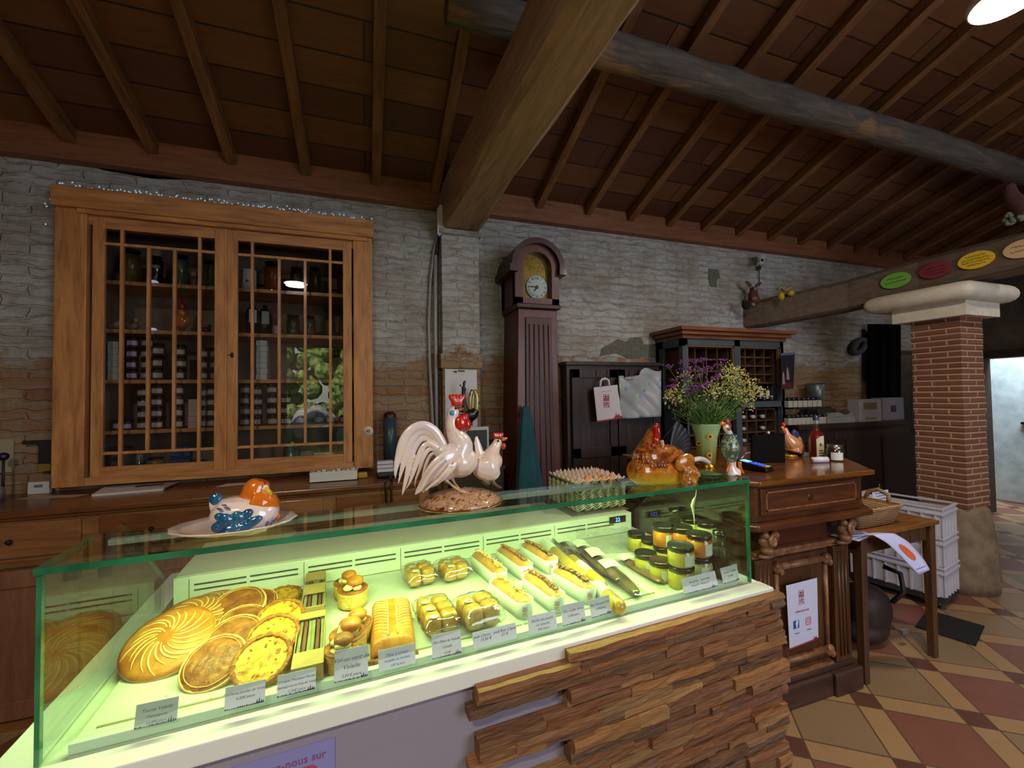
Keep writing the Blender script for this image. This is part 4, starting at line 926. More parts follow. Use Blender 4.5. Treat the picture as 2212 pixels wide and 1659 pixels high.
# --- hen butter dish
u,v,_=zc(512,1140,1.203)
t=thing('hen_butter_dish','ceramic hen dish with orange head and dark blue wing on an oval pink-white plate','figurine',tuple(C(u,.10,ZT)),CA)
f=Fig(.10,t)
b=MB(); vs=[]; 
k=pxm(C(u,.1,ZT)); A=118*k; B_=.088
prof=[(.0005,.004),(.60,.004),(.66,.007),(.80,.010),(.97,.017),(1.0,.019),(.99,.021),(.8,.015),(.62,.011),(.5,.010),(.0005,.010)]
vs=[];N=44
for r_,z_ in prof:
    for j in range(N):
        a=2*PI*j/N; w_=1+(.02*math.cos(a*14) if r_>.9 else 0); vs.append((A*r_*w_*math.cos(a),B_*r_*w_*math.sin(a),z_))
b.add(vs,[(i*N+j,i*N+(j+1)%N,(i+1)*N+(j+1)%N,(i+1)*N+j) for i in range(len(prof)-1) for j in range(N)],0,True)
b.lathe([(.03,0),(.032,.006)],n=20,sx=1.5); b.build('plate',WG,t)
b=MB(); f.chain(b,[(461,1100,14),(470,1103,26),(495,1106,33),(530,1106,36),(565,1107,34),(590,1110,25),(600,1112,12)],dr=1.25); f.chain(b,[(480,1120,26),(530,1122,34),(580,1120,26)],dr=1.3)
f.chain(b,[(478,1100,22),(466,1084,14),(462,1074,8)],dr=.6)
f.b(b,'body',WG,remesh=.0022)
b=MB(); 
for q in ((455,1072),(463,1066),(471,1064),(479,1068)): f.chain(b,[(468,1088,6,-.004),((468+q[0])/2,(1088+q[1])/2,7,-.004),(q[0],q[1],4,-.004)],dr=1.3)
f.b(b,'tail_feathers',BLUG,remesh=.0018)
b=MB(); f.chain(b,[(520,1086,12),(540,1072,22),(553,1056,25),(562,1043,21),(565,1037,16)],dr=.95); f.chain(b,[(545,1078,30),(575,1088,28),(596,1100,14)],dr=1.1); f.chain(b,[(592,1098,6),(598,1112,7),(600,1122,4)],dr=.7)
f.b(b,'head_and_neck',ORG,remesh=.0022)
b=MB(); f.chain(b,[(572,1046,7,-.014),(577,1060,9,-.014),(585,1074,6,-.013)],dr=.8); f.b(b,'white_cheek',WG,remesh=.0016)
b=MB(); f.chain(b,[(574,1052,5,-.02),(582,1058,6,-.02),(588,1066,3,-.018)],dr=.8); f.b(b,'beak',YELG)
b=MB(); f.blob(b,576,1041,5,3.5,5,-.012); f.b(b,'comb',REDG)
b=MB(); f.blob(b,570,1047,1.6,1.6,1.6,-.021); f.b(b,'eye',EYE)
b=MB()
for q in ((488,1107,14,12,-.5),(484,1126,15,16,.2),(500,1112,13,20,.3),(505,1132,20,12,.3),(522,1108,14,20,.1),(530,1128,22,14,.2),(541,1100,14,12,.6),(549,1118,26,13,.45)): f.blob(b,q[0],q[1],q[2],q[3]*.8,7,-.052+.00045*abs(q[0]-515)*.35+(.004 if q[1]<1110 else 0),rot=q[4])
f.b(b,'wing',BLUG,remesh=.0018)
b=MB()
for q in ((484,1090,6,2,-.4),(500,1088,6,2,-.4),(494,1082,5,1.5,-.2),(582,1122,2,6,-.4),(592,1120,2,7,-.5),(598,1114,2,6,-.4),(563,1106,5,3,.5)): f.blob(b,q[0],q[1],q[2],q[3],5,(-.036 if q[0]>575 else -.044) if q[1]>1095 else -.042,rot=q[4])
f.b(b,'painted_feathers',plain('violet_paint','4b4f8a',.15,coat=1))
# --- rooster and hen group
Z0=lambda x,y:(820+x/4.485,760+y/4.485)
u,v,_=zc(1008,1098,1.2)
t=thing('rooster_and_hen_figurine','large glossy white ceramic rooster and smaller hen standing on a straw-textured base','figurine',tuple(C(u,.11,ZT)),CA)
f=Fig(.105,t); k=pxm(C(u,.11,ZT))
STRAW=glaze('straw_glaze',[(.36,'5a2c12'),(.44,'b88a5c'),(.52,'cda684'),(.6,'8a5a34'),(.66,'c9a3a0')],48,.12,1.0)
b=MB(); b.lathe([(88*k,0),(90*k,.004),(86*k,.014),(76*k,.024),(55*k,.034),(30*k,.040),(.0005,.042)],n=36,sy=.80,cap=False); b.build('straw_base',STRAW,t)
MB().lathe([(88*k,0),(91*k,.003),(90.5*k,.006),(86*k,.008)],n=36,sy=.80,cap=True).build('base_rim',BRG,t)
def zp(L): return [(*Z0(q[0],q[1]),q[2]/4.485)+tuple(q[3:]) for q in L]
b=MB()
f.chain(b,zp([(560,940,60),(640,990,110),(740,1060,150),(810,1060,150),(870,1000,110),(900,960,60)]),dr=.85)
f.chain(b,zp([(760,1000,140),(790,900,115),(740,820,90),(705,740,68),(700,660,56),(715,590,58),(740,545,45)]),dr=.85)
f.chain(b,zp([(700,1120,110),(640,1190,70),(600,1220,30)]),dr=.9)
f.b(b,'rooster_body',WG,remesh=.0022)
b=MB(); f.chain(b,zp([(730,980,50,-.03),(640,1020,90,-.034),(530,1120,95,-.034),(430,1240,60,-.03),(370,1310,34,-.028),(325,1365,10,-.026)]),dr=.28)
for q in (((600,1010),(470,1130),(380,1290),(350,1340)),((650,1060),(560,1180),(440,1290),(400,1330)),((700,1040),(640,1140),(540,1240),(480,1290))): f.chain(b,zp([(q[0][0],q[0][1],16,-.048),(q[1][0],q[1][1],20,-.05),(q[2][0],q[2][1],14,-.042),(q[3][0],q[3][1],6,-.036)]),dr=.5)
f.b(b,'rooster_wing',WG,remesh=.0018)
b=MB()
TF=[[(620,910),(550,790),(470,725),(390,715),(300,760),(230,860),(185,1000),(155,1130),(150,1225)],
[(600,920),(530,810),(440,765),(360,790),(290,890),(245,1030),(210,1160),(180,1280)],
[(600,940),(500,850),(410,840),(340,930),(300,1060),(270,1200),(240,1320),(215,1410)],
[(590,950),(490,890),(420,920),(370,1030),(330,1150),(290,1260),(250,1330)],
[(580,970),(490,940),(430,1010),(390,1130),(350,1240),(340,1330)],
[(580,980),(500,1000),(450,1100),(420,1230),(420,1340),(450,1425)]]
for i,q in enumerate(TF):
    m_=len(q); f.chain(b,zp([(a,c,(46 if j>0 else 40)*(1-.12*i)*(1 if j<m_-3 else (.8,.5,.12)[j-m_+3]),.004*(i%3-1)) for j,(a,c) in enumerate(q)]),dr=.5,n=10)
f.b(b,'rooster_tail',WG,remesh=.0018)
b=MB(); 
[f.chain(b,zp([(740+.5*(x_-740)+12,525,26),((740+x_)/2+6,475,32),(x_,438,24),(x_+2,412,13)]),dr=.6,n=10) for x_ in (688,718,750,782,812)]; f.b(b,'rooster_comb',REDG,remesh=.0016)
b=MB(); f.blob(b,*Z0(775,690),14.5,17,8,-.012); f.blob(b,*Z0(845,705),9,14,7,-.004); f.blob(b,*Z0(820,640),9,10,8,-.006); f.b(b,'rooster_wattle',REDG)
b=MB(); f.chain(b,zp([(760,560,26,-.002),(795,555,20,-.002),(818,545,5,-.002)]),n=8); f.chain(b,zp([(765,592,16,-.002),(795,598,12,-.002),(815,605,4,-.002)]),n=8); f.b(b,'rooster_beak',BRG)
b=MB(); f.blob(b,*Z0(690,590),5.5,6,3,-.0135); f.b(b,'blue_cheek',BLS)
b=MB(); f.blob(b,*Z0(728,545),3.4,3.4,2,-.0128); f.b(b,'rooster_eye',EYE)
b=MB(); f.chain(b,zp([(600,1200,26,-.01),(660,1260,14,-.012),(740,1320,14,-.02),(800,1345,14,-.03)]),n=8); f.chain(b,zp([(700,1200,22,.01),(730,1270,14,.01),(770,1330,12,0)]),n=8)
for q in ((820,1380),(860,1350),(770,1385)): f.chain(b,zp([(750,1325,12,-.022),(q[0],q[1],7,-.034)]),n=6)
f.b(b,'rooster_legs',glaze('leg_glaze',[(.3,'c9a070'),(.7,'e0c29a')],20))
b=MB(); f.chain(b,zp([(940,1100,60,.02),(1000,1120,120,.02),(1080,1120,150,.02),(1150,1080,110,.02),(1200,1080,50,.02)]),dr=.85); f.chain(b,zp([(1090,1060,110,.02),(1120,980,75,.02),(1150,920,50,.02),(1165,880,46,.02),(1170,850,30,.02)]),dr=.9)
f.chain(b,zp([(1000,1040,50,.02),(980,950,42,.02),(965,880,32,.02),(958,820,14,.02)]),dr=.4)
f.b(b,'hen_body',WG,remesh=.0022)
b=MB(); [f.chain(b,zp([(1170+.5*(x_-1170),842,20,.02),(x_,812,21,.02),(x_+2,786,12,.02)]),dr=.6,n=10) for x_ in (1138,1160,1184,1208)]; f.b(b,'hen_comb',REDG,remesh=.0014)
b=MB(); f.chain(b,zp([(1205,850,22,.02),(1240,850,16,.02),(1265,838,4,.02)]),n=8); f.b(b,'hen_beak',plain('ochre_glaze','a8701c',.15,coat=1))
b=MB(); f.blob(b,*Z0(1220,918),6,7,4,.016); f.b(b,'hen_wattle',REDG)
b=MB(); f.blob(b,*Z0(1145,915),3.6,4,2,.0105); f.b(b,'blue_cheek',BLS)
b=MB(); f.blob(b,*Z0(1160,868),3,3,2,.0098); f.b(b,'hen_eye',EYE)
b=MB(); f.chain(b,zp([(1110,1250,40,.02),(1130,1290,16,.01),(1180,1320,12,0)]),n=8); f.chain(b,zp([(1060,1250,60,.02),(1040,1300,40,.02)]),n=8); f.b(b,'hen_legs',plain('olive_glaze','5c5230',.2,coat=1))
# --- hen tureen
H0=lambda x,y:(1320+x/7.373,880+y/7.373)
def hp(L): return [(*H0(q[0],q[1]),q[2]/7.373)+tuple(q[3:]) for q in L]
u,v,_=zc(1425,1048,1.2)
BROWN_G=glaze('amber_glaze',[(.3,'5a220a'),(.45,'a85a14'),(.6,'cf8422'),(.75,'8a4a18')],34,.06,.35,(.0,.045,'d8b42a'))
BR2=glaze('chestnut_glaze',[(.3,'3f1c0c'),(.45,'8a4416'),(.58,'b8702a'),(.75,'6a3a22')],40,.05,.3)
t=thing('hen_tureen','glossy amber-brown ceramic hen tureen with red head and black fan tail','tureen',tuple(C(u,.10,ZT)),CA); f=Fig(.10,t)
b=MB(); f.chain(b,hp([(330,1000,150),(450,1010,220),(650,1020,215),(900,1010,215),(1120,1010,180),(1200,1000,90)]),dr=.95); f.chain(b,hp([(450,1110,110),(700,1140,100),(1050,1120,100)]),dr=1.8); f.b(b,'bowl',BROWN_G,remesh=.0025)
b=MB(); f.chain(b,hp([(420,860,140),(560,800,210),(760,770,190),(960,760,170),(1120,820,110),(1200,860,40)]),dr=1.05); f.chain(b,hp([(520,800,200),(570,650,150),(620,520,110),(650,420,90),(680,350,70)]),dr=.95); f.b(b,'lid',BR2,remesh=.0025)
b=MB(); rr=random.Random(4)
for k in range(30):
    a=350+ (k%10)*55+rr.uniform(-12,12); c=905-(k//10)*62+rr.uniform(-10,10)-abs(a-560)*.05; a=a if c>760 else 560+(a-600)*(.35+.65*(c-560)/200 if c>560 else .35)
    e_=((a-600)/330)**2*.028; f.chain(b,hp([(a+(520-a)*.15,c-60,12,-.036+e_),(a,c,24,-.0425+e_),(a-(520-a)*.05,c+50,7,-.041+e_)]),dr=.35,n=8)
f.b(b,'hackle_feathers',BR2)
b=MB(); f.blob(b,*H0(1070,1050),26,26,9,-.05); f.blob(b,*H0(1020,850),28,20,9,-.045,rot=.2); 
for k in range(16): f.blob(b,*H0(960+rr.uniform(0,220),940+rr.uniform(0,220)),6,4,3,-.062,rot=rr.uniform(-1,1),n=8,m=6)
f.b(b,'wing',glaze('wing_glaze',[(.3,'7a3f0e'),(.5,'b87222'),(.7,'d89a3a')],40,.06,.9),remesh=.002)
b=MB(); f.chain(b,hp([(650,560,50,-.03),(620,500,60,-.03),(660,420,70,-.02),(680,340,70,-.01),(690,290,50,-.01),(740,320,30,-.01)]),dr=.7); f.blob(b,*H0(570,590),6,5,5,-.03); f.b(b,'red_comb',glaze('dark_red_glaze',[(.3,'7a120c'),(.7,'b8281a')],24,.06,.4),remesh=.002)
b=MB(); f.chain(b,hp([(690,520,34,-.035),(680,580,26,-.042),(676,640,8,-.042)]),n=8); f.b(b,'beak',plain('bone_glaze','cfa98a',.15,coat=1))
b=MB(); f.chain(b,hp([(1180,830,40,-.03),(1260,800,42,-.035),(1350,810,38,-.035),(1420,850,34,-.035),(1450,870,18,-.035)]),n=10); f.b(b,'ladle_handle',plain('pink_white_glaze','dcc9c2',.15,coat=1))
b=MB()
for (x,y) in ((1190,240),(1260,300),(1330,370),(1360,450),(1385,520),(1395,600),(1390,680),(1350,730)):
    f.chain(b,hp([(1050,700,30,.03),((1050+x)/2,(700+y)/2,52,.035),(x-(x-1050)*.12,y-(y-700)*.12,66,.035),(x,y,34,.035)]),dr=.12,n=10)
f.chain(b,hp([(880,560,6,.03),(1190,220,4,.035)]),n=5)
f.b(b,'black_tail',BKG)
b=MB(); f.chain(b,hp([(1200,1020,60,0),(1300,1080,60,0),(1380,1150,26,0)]),dr=.6); f.b(b,'dark_tail_base',plain('slate_glaze','2f2f33',.2,coat=1))
# --- turkey figurine
T0=lambda x,y:(1540+x/6.144,860+y/6.144)
def tp(L): return [(*T0(q[0],q[1]),q[2]/6.144)+tuple(q[3:]) for q in L]
u,v,_=zc(1584,1021,1.2)
t=thing('spotted_bird_figurine','slim green and white ceramic bird with a pinkish comb, beside the flower vase','figurine',tuple(C(u,v,ZT)),CA); f=Fig(v,t)
b=MB(); f.chain(b,tp([(200,470,50),(215,540,100),(225,640,135),(230,720,120),(240,800,90),(245,850,60)]),dr=.8); f.b(b,'body',glaze('mottled_green_glaze',[(.35,'2f4a44'),(.5,'4f6a5e'),(.58,'b8b890'),(.7,'3a5a60')],60,.08,.5),remesh=.002)
b=MB(); f.chain(b,tp([(160,350,40),(180,400,50),(215,460,44),(240,500,40)]),dr=.8); f.b(b,'white_neck',WG,remesh=.002); b=MB(); f.chain(b,tp([(250,800,70),(245,900,70),(255,960,90),(270,1000,115),(270,1015,110)]),dr=.7); f.b(b,'white_stand',WG,remesh=.002)
b=MB(); f.chain(b,tp([(170,290,36),(190,330,40),(230,380,22)]),n=8); f.blob(b,*T0(180,405),5,4,3,-.011); f.b(b,'comb',glaze('pink_glaze',[(.3,'8a3a48'),(.7,'a8505a')],20))
b=MB(); f.chain(b,tp([(150,345,30),(110,340,26),(88,350,8)]),n=8); f.b(b,'beak',ORG)
b=MB(); f.chain(b,tp([(300,520,60,.01),(345,600,44,.01),(370,700,30,.01),(390,790,8,.01)]),dr=.6); f.b(b,'tail',BLUG)
b=MB(); f.chain(b,tp([(195,860,22,-.008),(170,930,14,-.008),(150,975,8,-.01)]),n=8); f.b(b,'orange_foot',ORG); b=MB(); f.chain(b,tp([(330,840,26,-.008),(335,920,22,-.008),(370,990,14,-.012)]),n=8); f.b(b,'orange_foot',ORG)
# ================================================================ EGG TRAYS ON THE HOUSING
PULP=plain('egg_tray_pulp','b8b496',.9,c2='a8a488',ns=40,bump=.3); PULPT=plain('egg_tray_top','bfa898',.9,c2='c9b4a6',ns=40,bump=.3)
ec=onZ(1300,1105,.95); eu,ev,_=toC(ec); eu,ev=1.60,.78
eu=toC(onZ(1258,1122,.947))[0]+.15; ev=.79
egg_root=None
def tray_mesh(top):
    b=MB(); n=6; p=.046; W=n*p
    def h(x,y):
        gx=math.cos(2*PI*x/p); gy=math.cos(2*PI*y/p); e=.5*(gx+gy)
        return .014*e+(.016*max(0,gx*gy)**3 if e>0 else 0)
    N=49
    def fn(u,v):
        x=(u-.5)*W; y=(v-.5)*W; e=max(abs(x),abs(y))/(W/2); return (x,y,.019+h(x+W/2,y+W/2)*(1 if e<.97 else .3))
    b.grid(fn,N,N)
    return b
mesh_o=tray_mesh(0).build('egg_tray',PULP,solid=.0022); mesh_t=mesh_o.data.copy(); mesh_t.materials.clear(); mesh_t.materials.append(PULPT)
NTR=11; names=['bottom','second','third','fourth','fifth','sixth','seventh','eighth','ninth','tenth']
for k in range(NTR):
    o=mesh_o if k==0 else mesh_o.copy()
    if k: COL.objects.link(o)
    if k==NTR-1: o.data=mesh_t
    o.location=C(eu,ev,.9465+k*.0108) if k<NTR-1 else C(eu,ev,.9465+k*.0108+.018); o.rotation_euler=(0,0,CA+random.uniform(-.03,.03))
    tag(o,'topmost pulp egg tray of the stack, holding brown eggs' if k==NTR-1 else f'pulp egg tray in the stack behind the glass, {names[k]} from below','egg tray','pulp egg trays in the stack')
EGG=plain('brown_egg','c9764c',.5,c2='d08a62',ns=12)
ro=None; ep=[(1,0),(2,1),(3,0),(3,1),(4,0)]
lab=['brown egg in the front row, leftmost of the three','brown egg in the second row, left one','brown egg in the front row, middle one','brown egg in the second row, right one','brown egg in the front row, rightmost of the three']
for i,(a,c) in enumerate(ep):
    o=MB().ell((0,0,0),(.018,.018,.023),14,10).build('egg',EGG) if i==0 else ro.copy()
    if i: COL.objects.link(o)
    else: ro=o
    o.location=C(eu,ev,.9465+(NTR-1)*.0108+.018+.020)+CU*((a+.5)*.046-.138)+CV*((c+.5)*.046-.138); o.rotation_euler=(.2,.1*i,0); tag(o,lab[i],'egg','eggs in the top tray')
o=MB().box((-.16,-.15,0),(.15,.15,.0015)).build('cardboard_sheet',plain('grey_card','6f6a58',.8)); o.location=C(eu-.005,ev,.945); o.rotation_euler=(0,0,CA); tag(o,'thin dark card lying under the stack of egg trays','card')
# ================================================================ GLAZED WALL CUPBOARD
PINE=wood('honey_pine','9a6436','cc8e54','dda264',(9,9,1.1),.5,.15,.2,3,.3); PINEH=wood('honey_pine_rail','9a6436','cc8e54','dda264',(1.1,9,9),.5,.15,.2,3,.3)
PINED=wood('dark_cupboard_pine','5a4030','6e5040','7a5a46',(1.2,8,8),.6,0,.15,3,.3)
CG=thinglass('cupboard_glass',(.93,.95,.94),1.6,.004,1.45,.035)
YF=3.0
cb=thing('wall_cupboard','wide honey-coloured pine cupboard with two many-paned glass doors, set into the wall','cupboard',(-.78,YF,1.03))
def W(mb,name,mat,par=cb,**k): return mb.build(name,mat,par,w=True,**k)
x0,x1,zb,zt=-1.615,.045,1.03,2.69
W(MB().box((x0,YF,zb),(-1.475,P+.02,zt)),'side_frame',PINE,bevel=.004); W(MB().box((-.075,YF,zb),(x1,P+.02,zt-.1)),'side_frame',PINE,bevel=.004)
W(MB().box((-1.5,YF+.02,zt-.19),(-.05,P+.02,zt-.05)),'cross_rail',PINEH,bevel=.003); W(MB().box((-1.5,YF+.01,zb),(-.05,P+.02,zb+.045)),'cross_rail',PINEH,bevel=.003)
W(MB().box((x0-.005,YF-.03,zt-.115),(x1+.012,P+.01,zt)).box((x0+.1,YF-.015,zt-.14),(x1-.03,YF+.02,zt-.112)),'cornice',PINEH,bevel=.004)
W(MB().box((nx0+.005,3.45,nz0),(nx1-.005,3.47,nz1)).box((nx0+.001,P+.02,nz0),(nx0+.015,3.45,nz1)).box((nx1-.015,P+.02,nz0),(nx1-.001,3.45,nz1)).box((nx0,P+.02,nz1-.012),(nx1,3.45,nz1-.001)).box((nx0,P+.02,nz0+.001),(nx1,3.45,nz0+.015)),'carcass',plain('cupboard_lining','7d665a',.8,c2='8c7466',ns=5))
SHZ=[1.325,1.625,1.925,2.215]
for z in SHZ: W(MB().box((nx0+.014,P+.03,z-.022),(nx1-.014,3.45,z)),'shelf',PINEH)
def door(xa,xb,hinge):
    za,zc_=1.075,2.545; y0,y1=YF+.012,YF+.037
    b=MB(); ws=.055
    b.box((xa,y0,za),(xa+ws,y1,zc_)); b.box((xb-ws,y0,za),(xb,y1,zc_)); 
    d=W(b,'door',PINE,bevel=.003)
    inv=PM[cb.name].inverted()
    for za_,zb_ in ((zc_-.062,zc_),(za,za+.055)): me=MB().box((xa+ws,y0,za_),(xb-ws,y1,zb_)).build('door_rail',PINEH,None); me.parent=d; me.data.transform(inv)
    i0,i1,j0,j1=xa+ws,xb-ws,za+.055,zc_-.062
    q=MB(); cw=.0155; c0,c1=i0+.078,i1-.078
    for x in (c0,c1): q.box((x-cw/2,y0+.002,j0),(x+cw/2,y1-.002,j1))
    for z in (j0+.075,j1-.085): q.box((i0,y0+.003,z-cw/2),(i1,y1-.003,z+cw/2))
    for k in (1,2): 
        x=c0+(c1-c0)*k/3; q.box((x-cw/2,y0+.002,j0+.075),(x+cw/2,y1-.002,j1-.085))
    o=q.build('glazing_bars',PINE,None); o.parent=d; o.data.transform(inv)
    q=MB(); q.box((i0-.004,y0+.011,j0-.004),(i1+.004,y0+.014,j1+.004)); o=q.build('glass_pane',CG,None); o.parent=d; o.data.transform(inv)
    return d
d1=door(-1.455,-.812,0); d2=door(-.80,-.085,1)
W(MB().box((-.812,YF+.008,1.075),(-.800,YF+.03,2.545)),'centre_stile',PINE)
o=MB().box((-.779,YF+.006,1.755),(-.765,YF+.013,1.785)).cb((-.783,YF+.004,1.772),(.022,.006,.004)).build('key_plate',plain('dark_iron','221f1d',.5,.6),None); o.parent=d2; o.data.transform(PM[cb.name].inverted())
stk=MB().lathe([(.032,0),(.032,.0015)],n=24,sy=1); o=stk.build('round_sticker',plain('sticker_white','d8d4c4',.5),cb); o.location=(.015+.78,-.0005,.245); o.rotation_euler=(PI/2,0,0)
o2=MB().box((-.012,-.008,.0016),(-.002,.008,.0022)).box((0,-.01,.0016),(.012,0,.0022)).box((0,.002,.0016),(.012,.011,.0022)).build('sticker_print',[plain('sticker_red','8a2f2a',.5)],o)
W(MB().lathe([(.005,0),(.005,.004)],n=10).add([],[]),'x',PINE) if 0 else None
# ---- fairy lights along the top
b=MB(); rr=random.Random(3)
for k in range(150):
    f_=k/149
    if f_<.12: x=x0-.005-rr.uniform(0,.09)*(1 if rr.random()<.5 else .3); z=zt-.25+f_/.12*.26; y=P-.02
    else: x=x0+(x1-x0)*(f_-.12)/.88; z=zt+.012+rr.uniform(0,.02)+(.02*rr.random() if rr.random()<.3 else 0); y=YF+rr.uniform(0,.06)
    b.ell((x,y,z),(.0045,.003,.006),6,4,rot=Matrix.Rotation(rr.uniform(-1,1),3,'Y'))
o=b.build('fairy_light_garland',plain('tiny_bulbs','c8d6e0',.2,emit='c8dcf0',es=.25)); tag(o,'string of tiny fairy lights with a painted glow along the top of the pine cupboard','garland',None,'stuff')  # faint glow put into the bulb material
# ---- jars and other things inside
def cyl(r,h,n=16): return [(r,0),(r,h)]
SGL=thinglass('small_jar_glass',(.9,.92,.9),1.0,.05,1.45,.05)
def mk_small():
    t=thing('preserve_jar','x','jar',(0,-9,0)); r=.03
    MB().lathe([(r*.9,.001),(r*.97,.004),(r*.97,.044),(r*.85,.05)],n=16).build('preserve',plain('brown_preserve','4a2a1c',.3,c2='5f3a22',ns=6,coat=.4),t)
    MB().lathe([(r*.97,.05),(r*.97,.063),(r*.9,.065),(.0005,.065)],n=16,cap=False).build('lid',plain('dark_shiny_lid','1c1414',.18,.5),t)
    MB().grid(lambda u,v:(r*1.0*math.cos(-PI/2-1.0+2*u),r*1.0*math.sin(-PI/2-1.0+2*u),.012+.026*v),8,2).build('paper_label',plain('cream_label','e2d8d0',.7,c2='d2c6c0',ns=30),t)
    return t
J0=mk_small(); jused=[0]; LABM={}
def jar_at(x,y,z,label,s=1,lab=None,food=None,group='small preserve jars in the cupboard'):
    if not jused[0]: t=J0; jused[0]=1; t.location=(x,y,z); t['label']=label; t['group']=group; t.scale=(s,s,s)
    else: t=dup(J0,(x,y,z),random.uniform(-.25,.25),label,group,scale=s)
    for c in t.children:
        if lab and c.name.startswith('paper_label'): c.data=LABD(c.data,lab,'l')
        if food and c.name.startswith('preserve'): c.data=LABD(c.data,food,'f')
    return t
def LABD(me,c,k):
    key=(c,k)
    if key not in LABM:
        m2=me.copy(); m2.materials.clear(); m2.materials.append(plain('jar_'+k+c,c,.6 if k=='l' else .3)); LABM[key]=m2
    return LABM[key]
def inx(px,z,y=3.2): # x position inside for a pixel column at height z
    return onY(px,1.5 and 829.5-(z-1.5)*917/3.0,y).x
ordn=['bottom','second','third','fourth','fifth','sixth']
def stack(px,z,n,y,where,s=1,lab=None,food=None,dz=.0655):
    x=inx(px,z,y)
    for k in range(n): jar_at(x,y,z+.0005+k*dz*s,f'small jar, {"top" if k==n-1 and n>1 else ordn[k]} of {where}' if n>1 else f'small jar, {where}',s,lab,food)
# middle shelf (left door)
z=SHZ[1]
stack(287,z,4,3.17,'the leftmost mauve-labelled stack, middle shelf, left door',1,'aaa2c8')
stack(318,z,4,3.17,'the second mauve-labelled stack, middle shelf, left door',1,'a8a0bc')
stack(341,z,3,3.20,'the low stack right of the mauve ones, middle shelf',1.15,'c4b4ac')
stack(391,z,3,3.20,'the stack behind the third glazing gap, middle shelf',1.12,'b8aca8')
stack(440,z,3,3.20,'the stack beside the centre stile, middle shelf, left door',1.05,'a69a98')
stack(465,z,3,3.20,'the last stack at the centre stile, middle shelf',1.05,'8a7f80')
z=SHZ[0]
stack(258,z,1,3.17,'alone low on the fourth shelf, farthest left',1); stack(277,z,1,3.17,'second on the fourth shelf from the left',.9)
stack(310,z,4,3.17,'the first tall stack, fourth shelf, left door',1,'b8aeb4'); stack(341,z,4,3.17,'the second tall stack, fourth shelf, left door',1.05,'c4b4ac'); stack(386,z,4,3.17,'the third tall stack, fourth shelf, left door',1.05,'b4a8b0')
stack(442,z,4,3.18,'the stack by the pink boxes, fourth shelf',.98,'8d8488'); stack(459,z,4,3.16,'the stack touching the centre stile, fourth shelf',1,'bdb2b8')
stack(530,z,4,3.18,'the leftmost stack, fourth shelf, right door',1.05,'9a949c'); stack(556,z,4,3.17,'the second stack, fourth shelf, right door',1.0,'a49ea4'); stack(588,z,4,3.17,'the third stack, fourth shelf, right door',1.05,'aaa4aa')
stack(618,z,3,3.17,'the stack mirrored over by trees, fourth shelf',1.05,'b4aca8'); stack(649,z,2,3.17,'the short stack in the middle of the right door, fourth shelf',1.05,'b4aca8'); stack(690,z,2,3.2,'the short stack right of the middle, fourth shelf',1.05,'8a8880'); stack(715,z,1,3.17,'alone before the last stack, fourth shelf',1.0,'a8a0a0')
stack(745,z,4,3.18,'the last stack by the right hinge, fourth shelf',1.05,'b8b0b0')
# square white boxes in piles
BOXM=plain('white_carton','b9bcc4',.7); BOXP=plain('pink_carton','c4a8ac',.7)
def boxes(px,z,n,y,w_,h_,mat,where,dz=None):
    x=inx(px,z,y); o0=None
    for k in range(n):
        o=MB().box((-w_/2,-.02,0),(w_/2,.02,h_)).build('small_carton',mat,bevel=.002) if o0 is None else o0.copy()
        if o0 is not None: COL.objects.link(o)
        else: o0=o
        o.location=(x+random.uniform(-.002,.002),y,z+.0005+k*(h_+.0008)); tag(o,f'small carton, {"top" if k==n-1 else ordn[min(k,5)] if k<6 else "seventh"} of {where}','box','small cartons piled in the cupboard')
boxes(248,SHZ[1],6,3.15,.05,.037,BOXM,'the white pile at the left of the middle shelf')
boxes(567,SHZ[1],7,3.17,.062,.036,BOXM,'the white pile behind the right door')
boxes(418,SHZ[0],5,3.15,.045,.035,BOXP,'the pinkish pile on the fourth shelf')
# taller things
def one(name,label,cat,px,z,y,parts,group=None,s=1):
    t=thing(name,label,cat,(inx(px,z+.08,y),y,z+.0005),0,group)
    for nm,mb,mt in parts: mb.build(nm,mt,t)
    return t
def bjar(px,z,y,r,h,col,col2,label,lidc=None):
    g=plain('food_'+col,col,.35,c2=col2,ns=12,coat=.5)
    pr=[('food',MB().lathe([(r*.96,.002),(r*.97,h*.8),(r*.8,h*.88)],n=18),g),('glass_body',MB().lathe([(r,0),(r,h*.84),(r*.82,h*.92),(r*.85,h)],n=18,cap=False),SGL),('lid',MB().lathe([(r*.88,h*.96),(r*.88,h*1.04),(.0005,h*1.05)],n=18,cap=False),plain('lid_dark','2a2622',.3,.4) if lidc is None else plain('lid_'+lidc,lidc,.4,.2))]
    return one('tall_preserve_jar',label,'jar',px,z,y,pr,'tall preserve jars in the cupboard')
z=SHZ[3]
bjar(207,z,3.2,.045,.06,'6a6a50','7a7a60','squat pale green jar at the far left of the top shelf')
bjar(256,z,3.22,.028,.08,'5a3f1a','6e5226','small amber jar beside the tall green one, top shelf')
bjar(284,z,3.2,.05,.2,'5a4a14','6f5c1e','tall olive-green jar, first of the big ones on the top shelf')
bjar(391,z,3.2,.04,.19,'4f5a38','616c44','tall pale green jar right of the dark bottle, top shelf')
bjar(456,z,3.2,.05,.17,'3a4420','4c5628','tall green jar by the centre stile, top shelf')
bjar(590,z,3.2,.055,.19,'6a2c08','9a4412','tall orange-amber jar behind the right door, top shelf')
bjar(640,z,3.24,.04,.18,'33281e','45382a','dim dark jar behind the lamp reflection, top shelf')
bjar(680,z,3.24,.04,.19,'3a2a1c','4a3826','dim brown jar in the middle of the right door, top shelf')
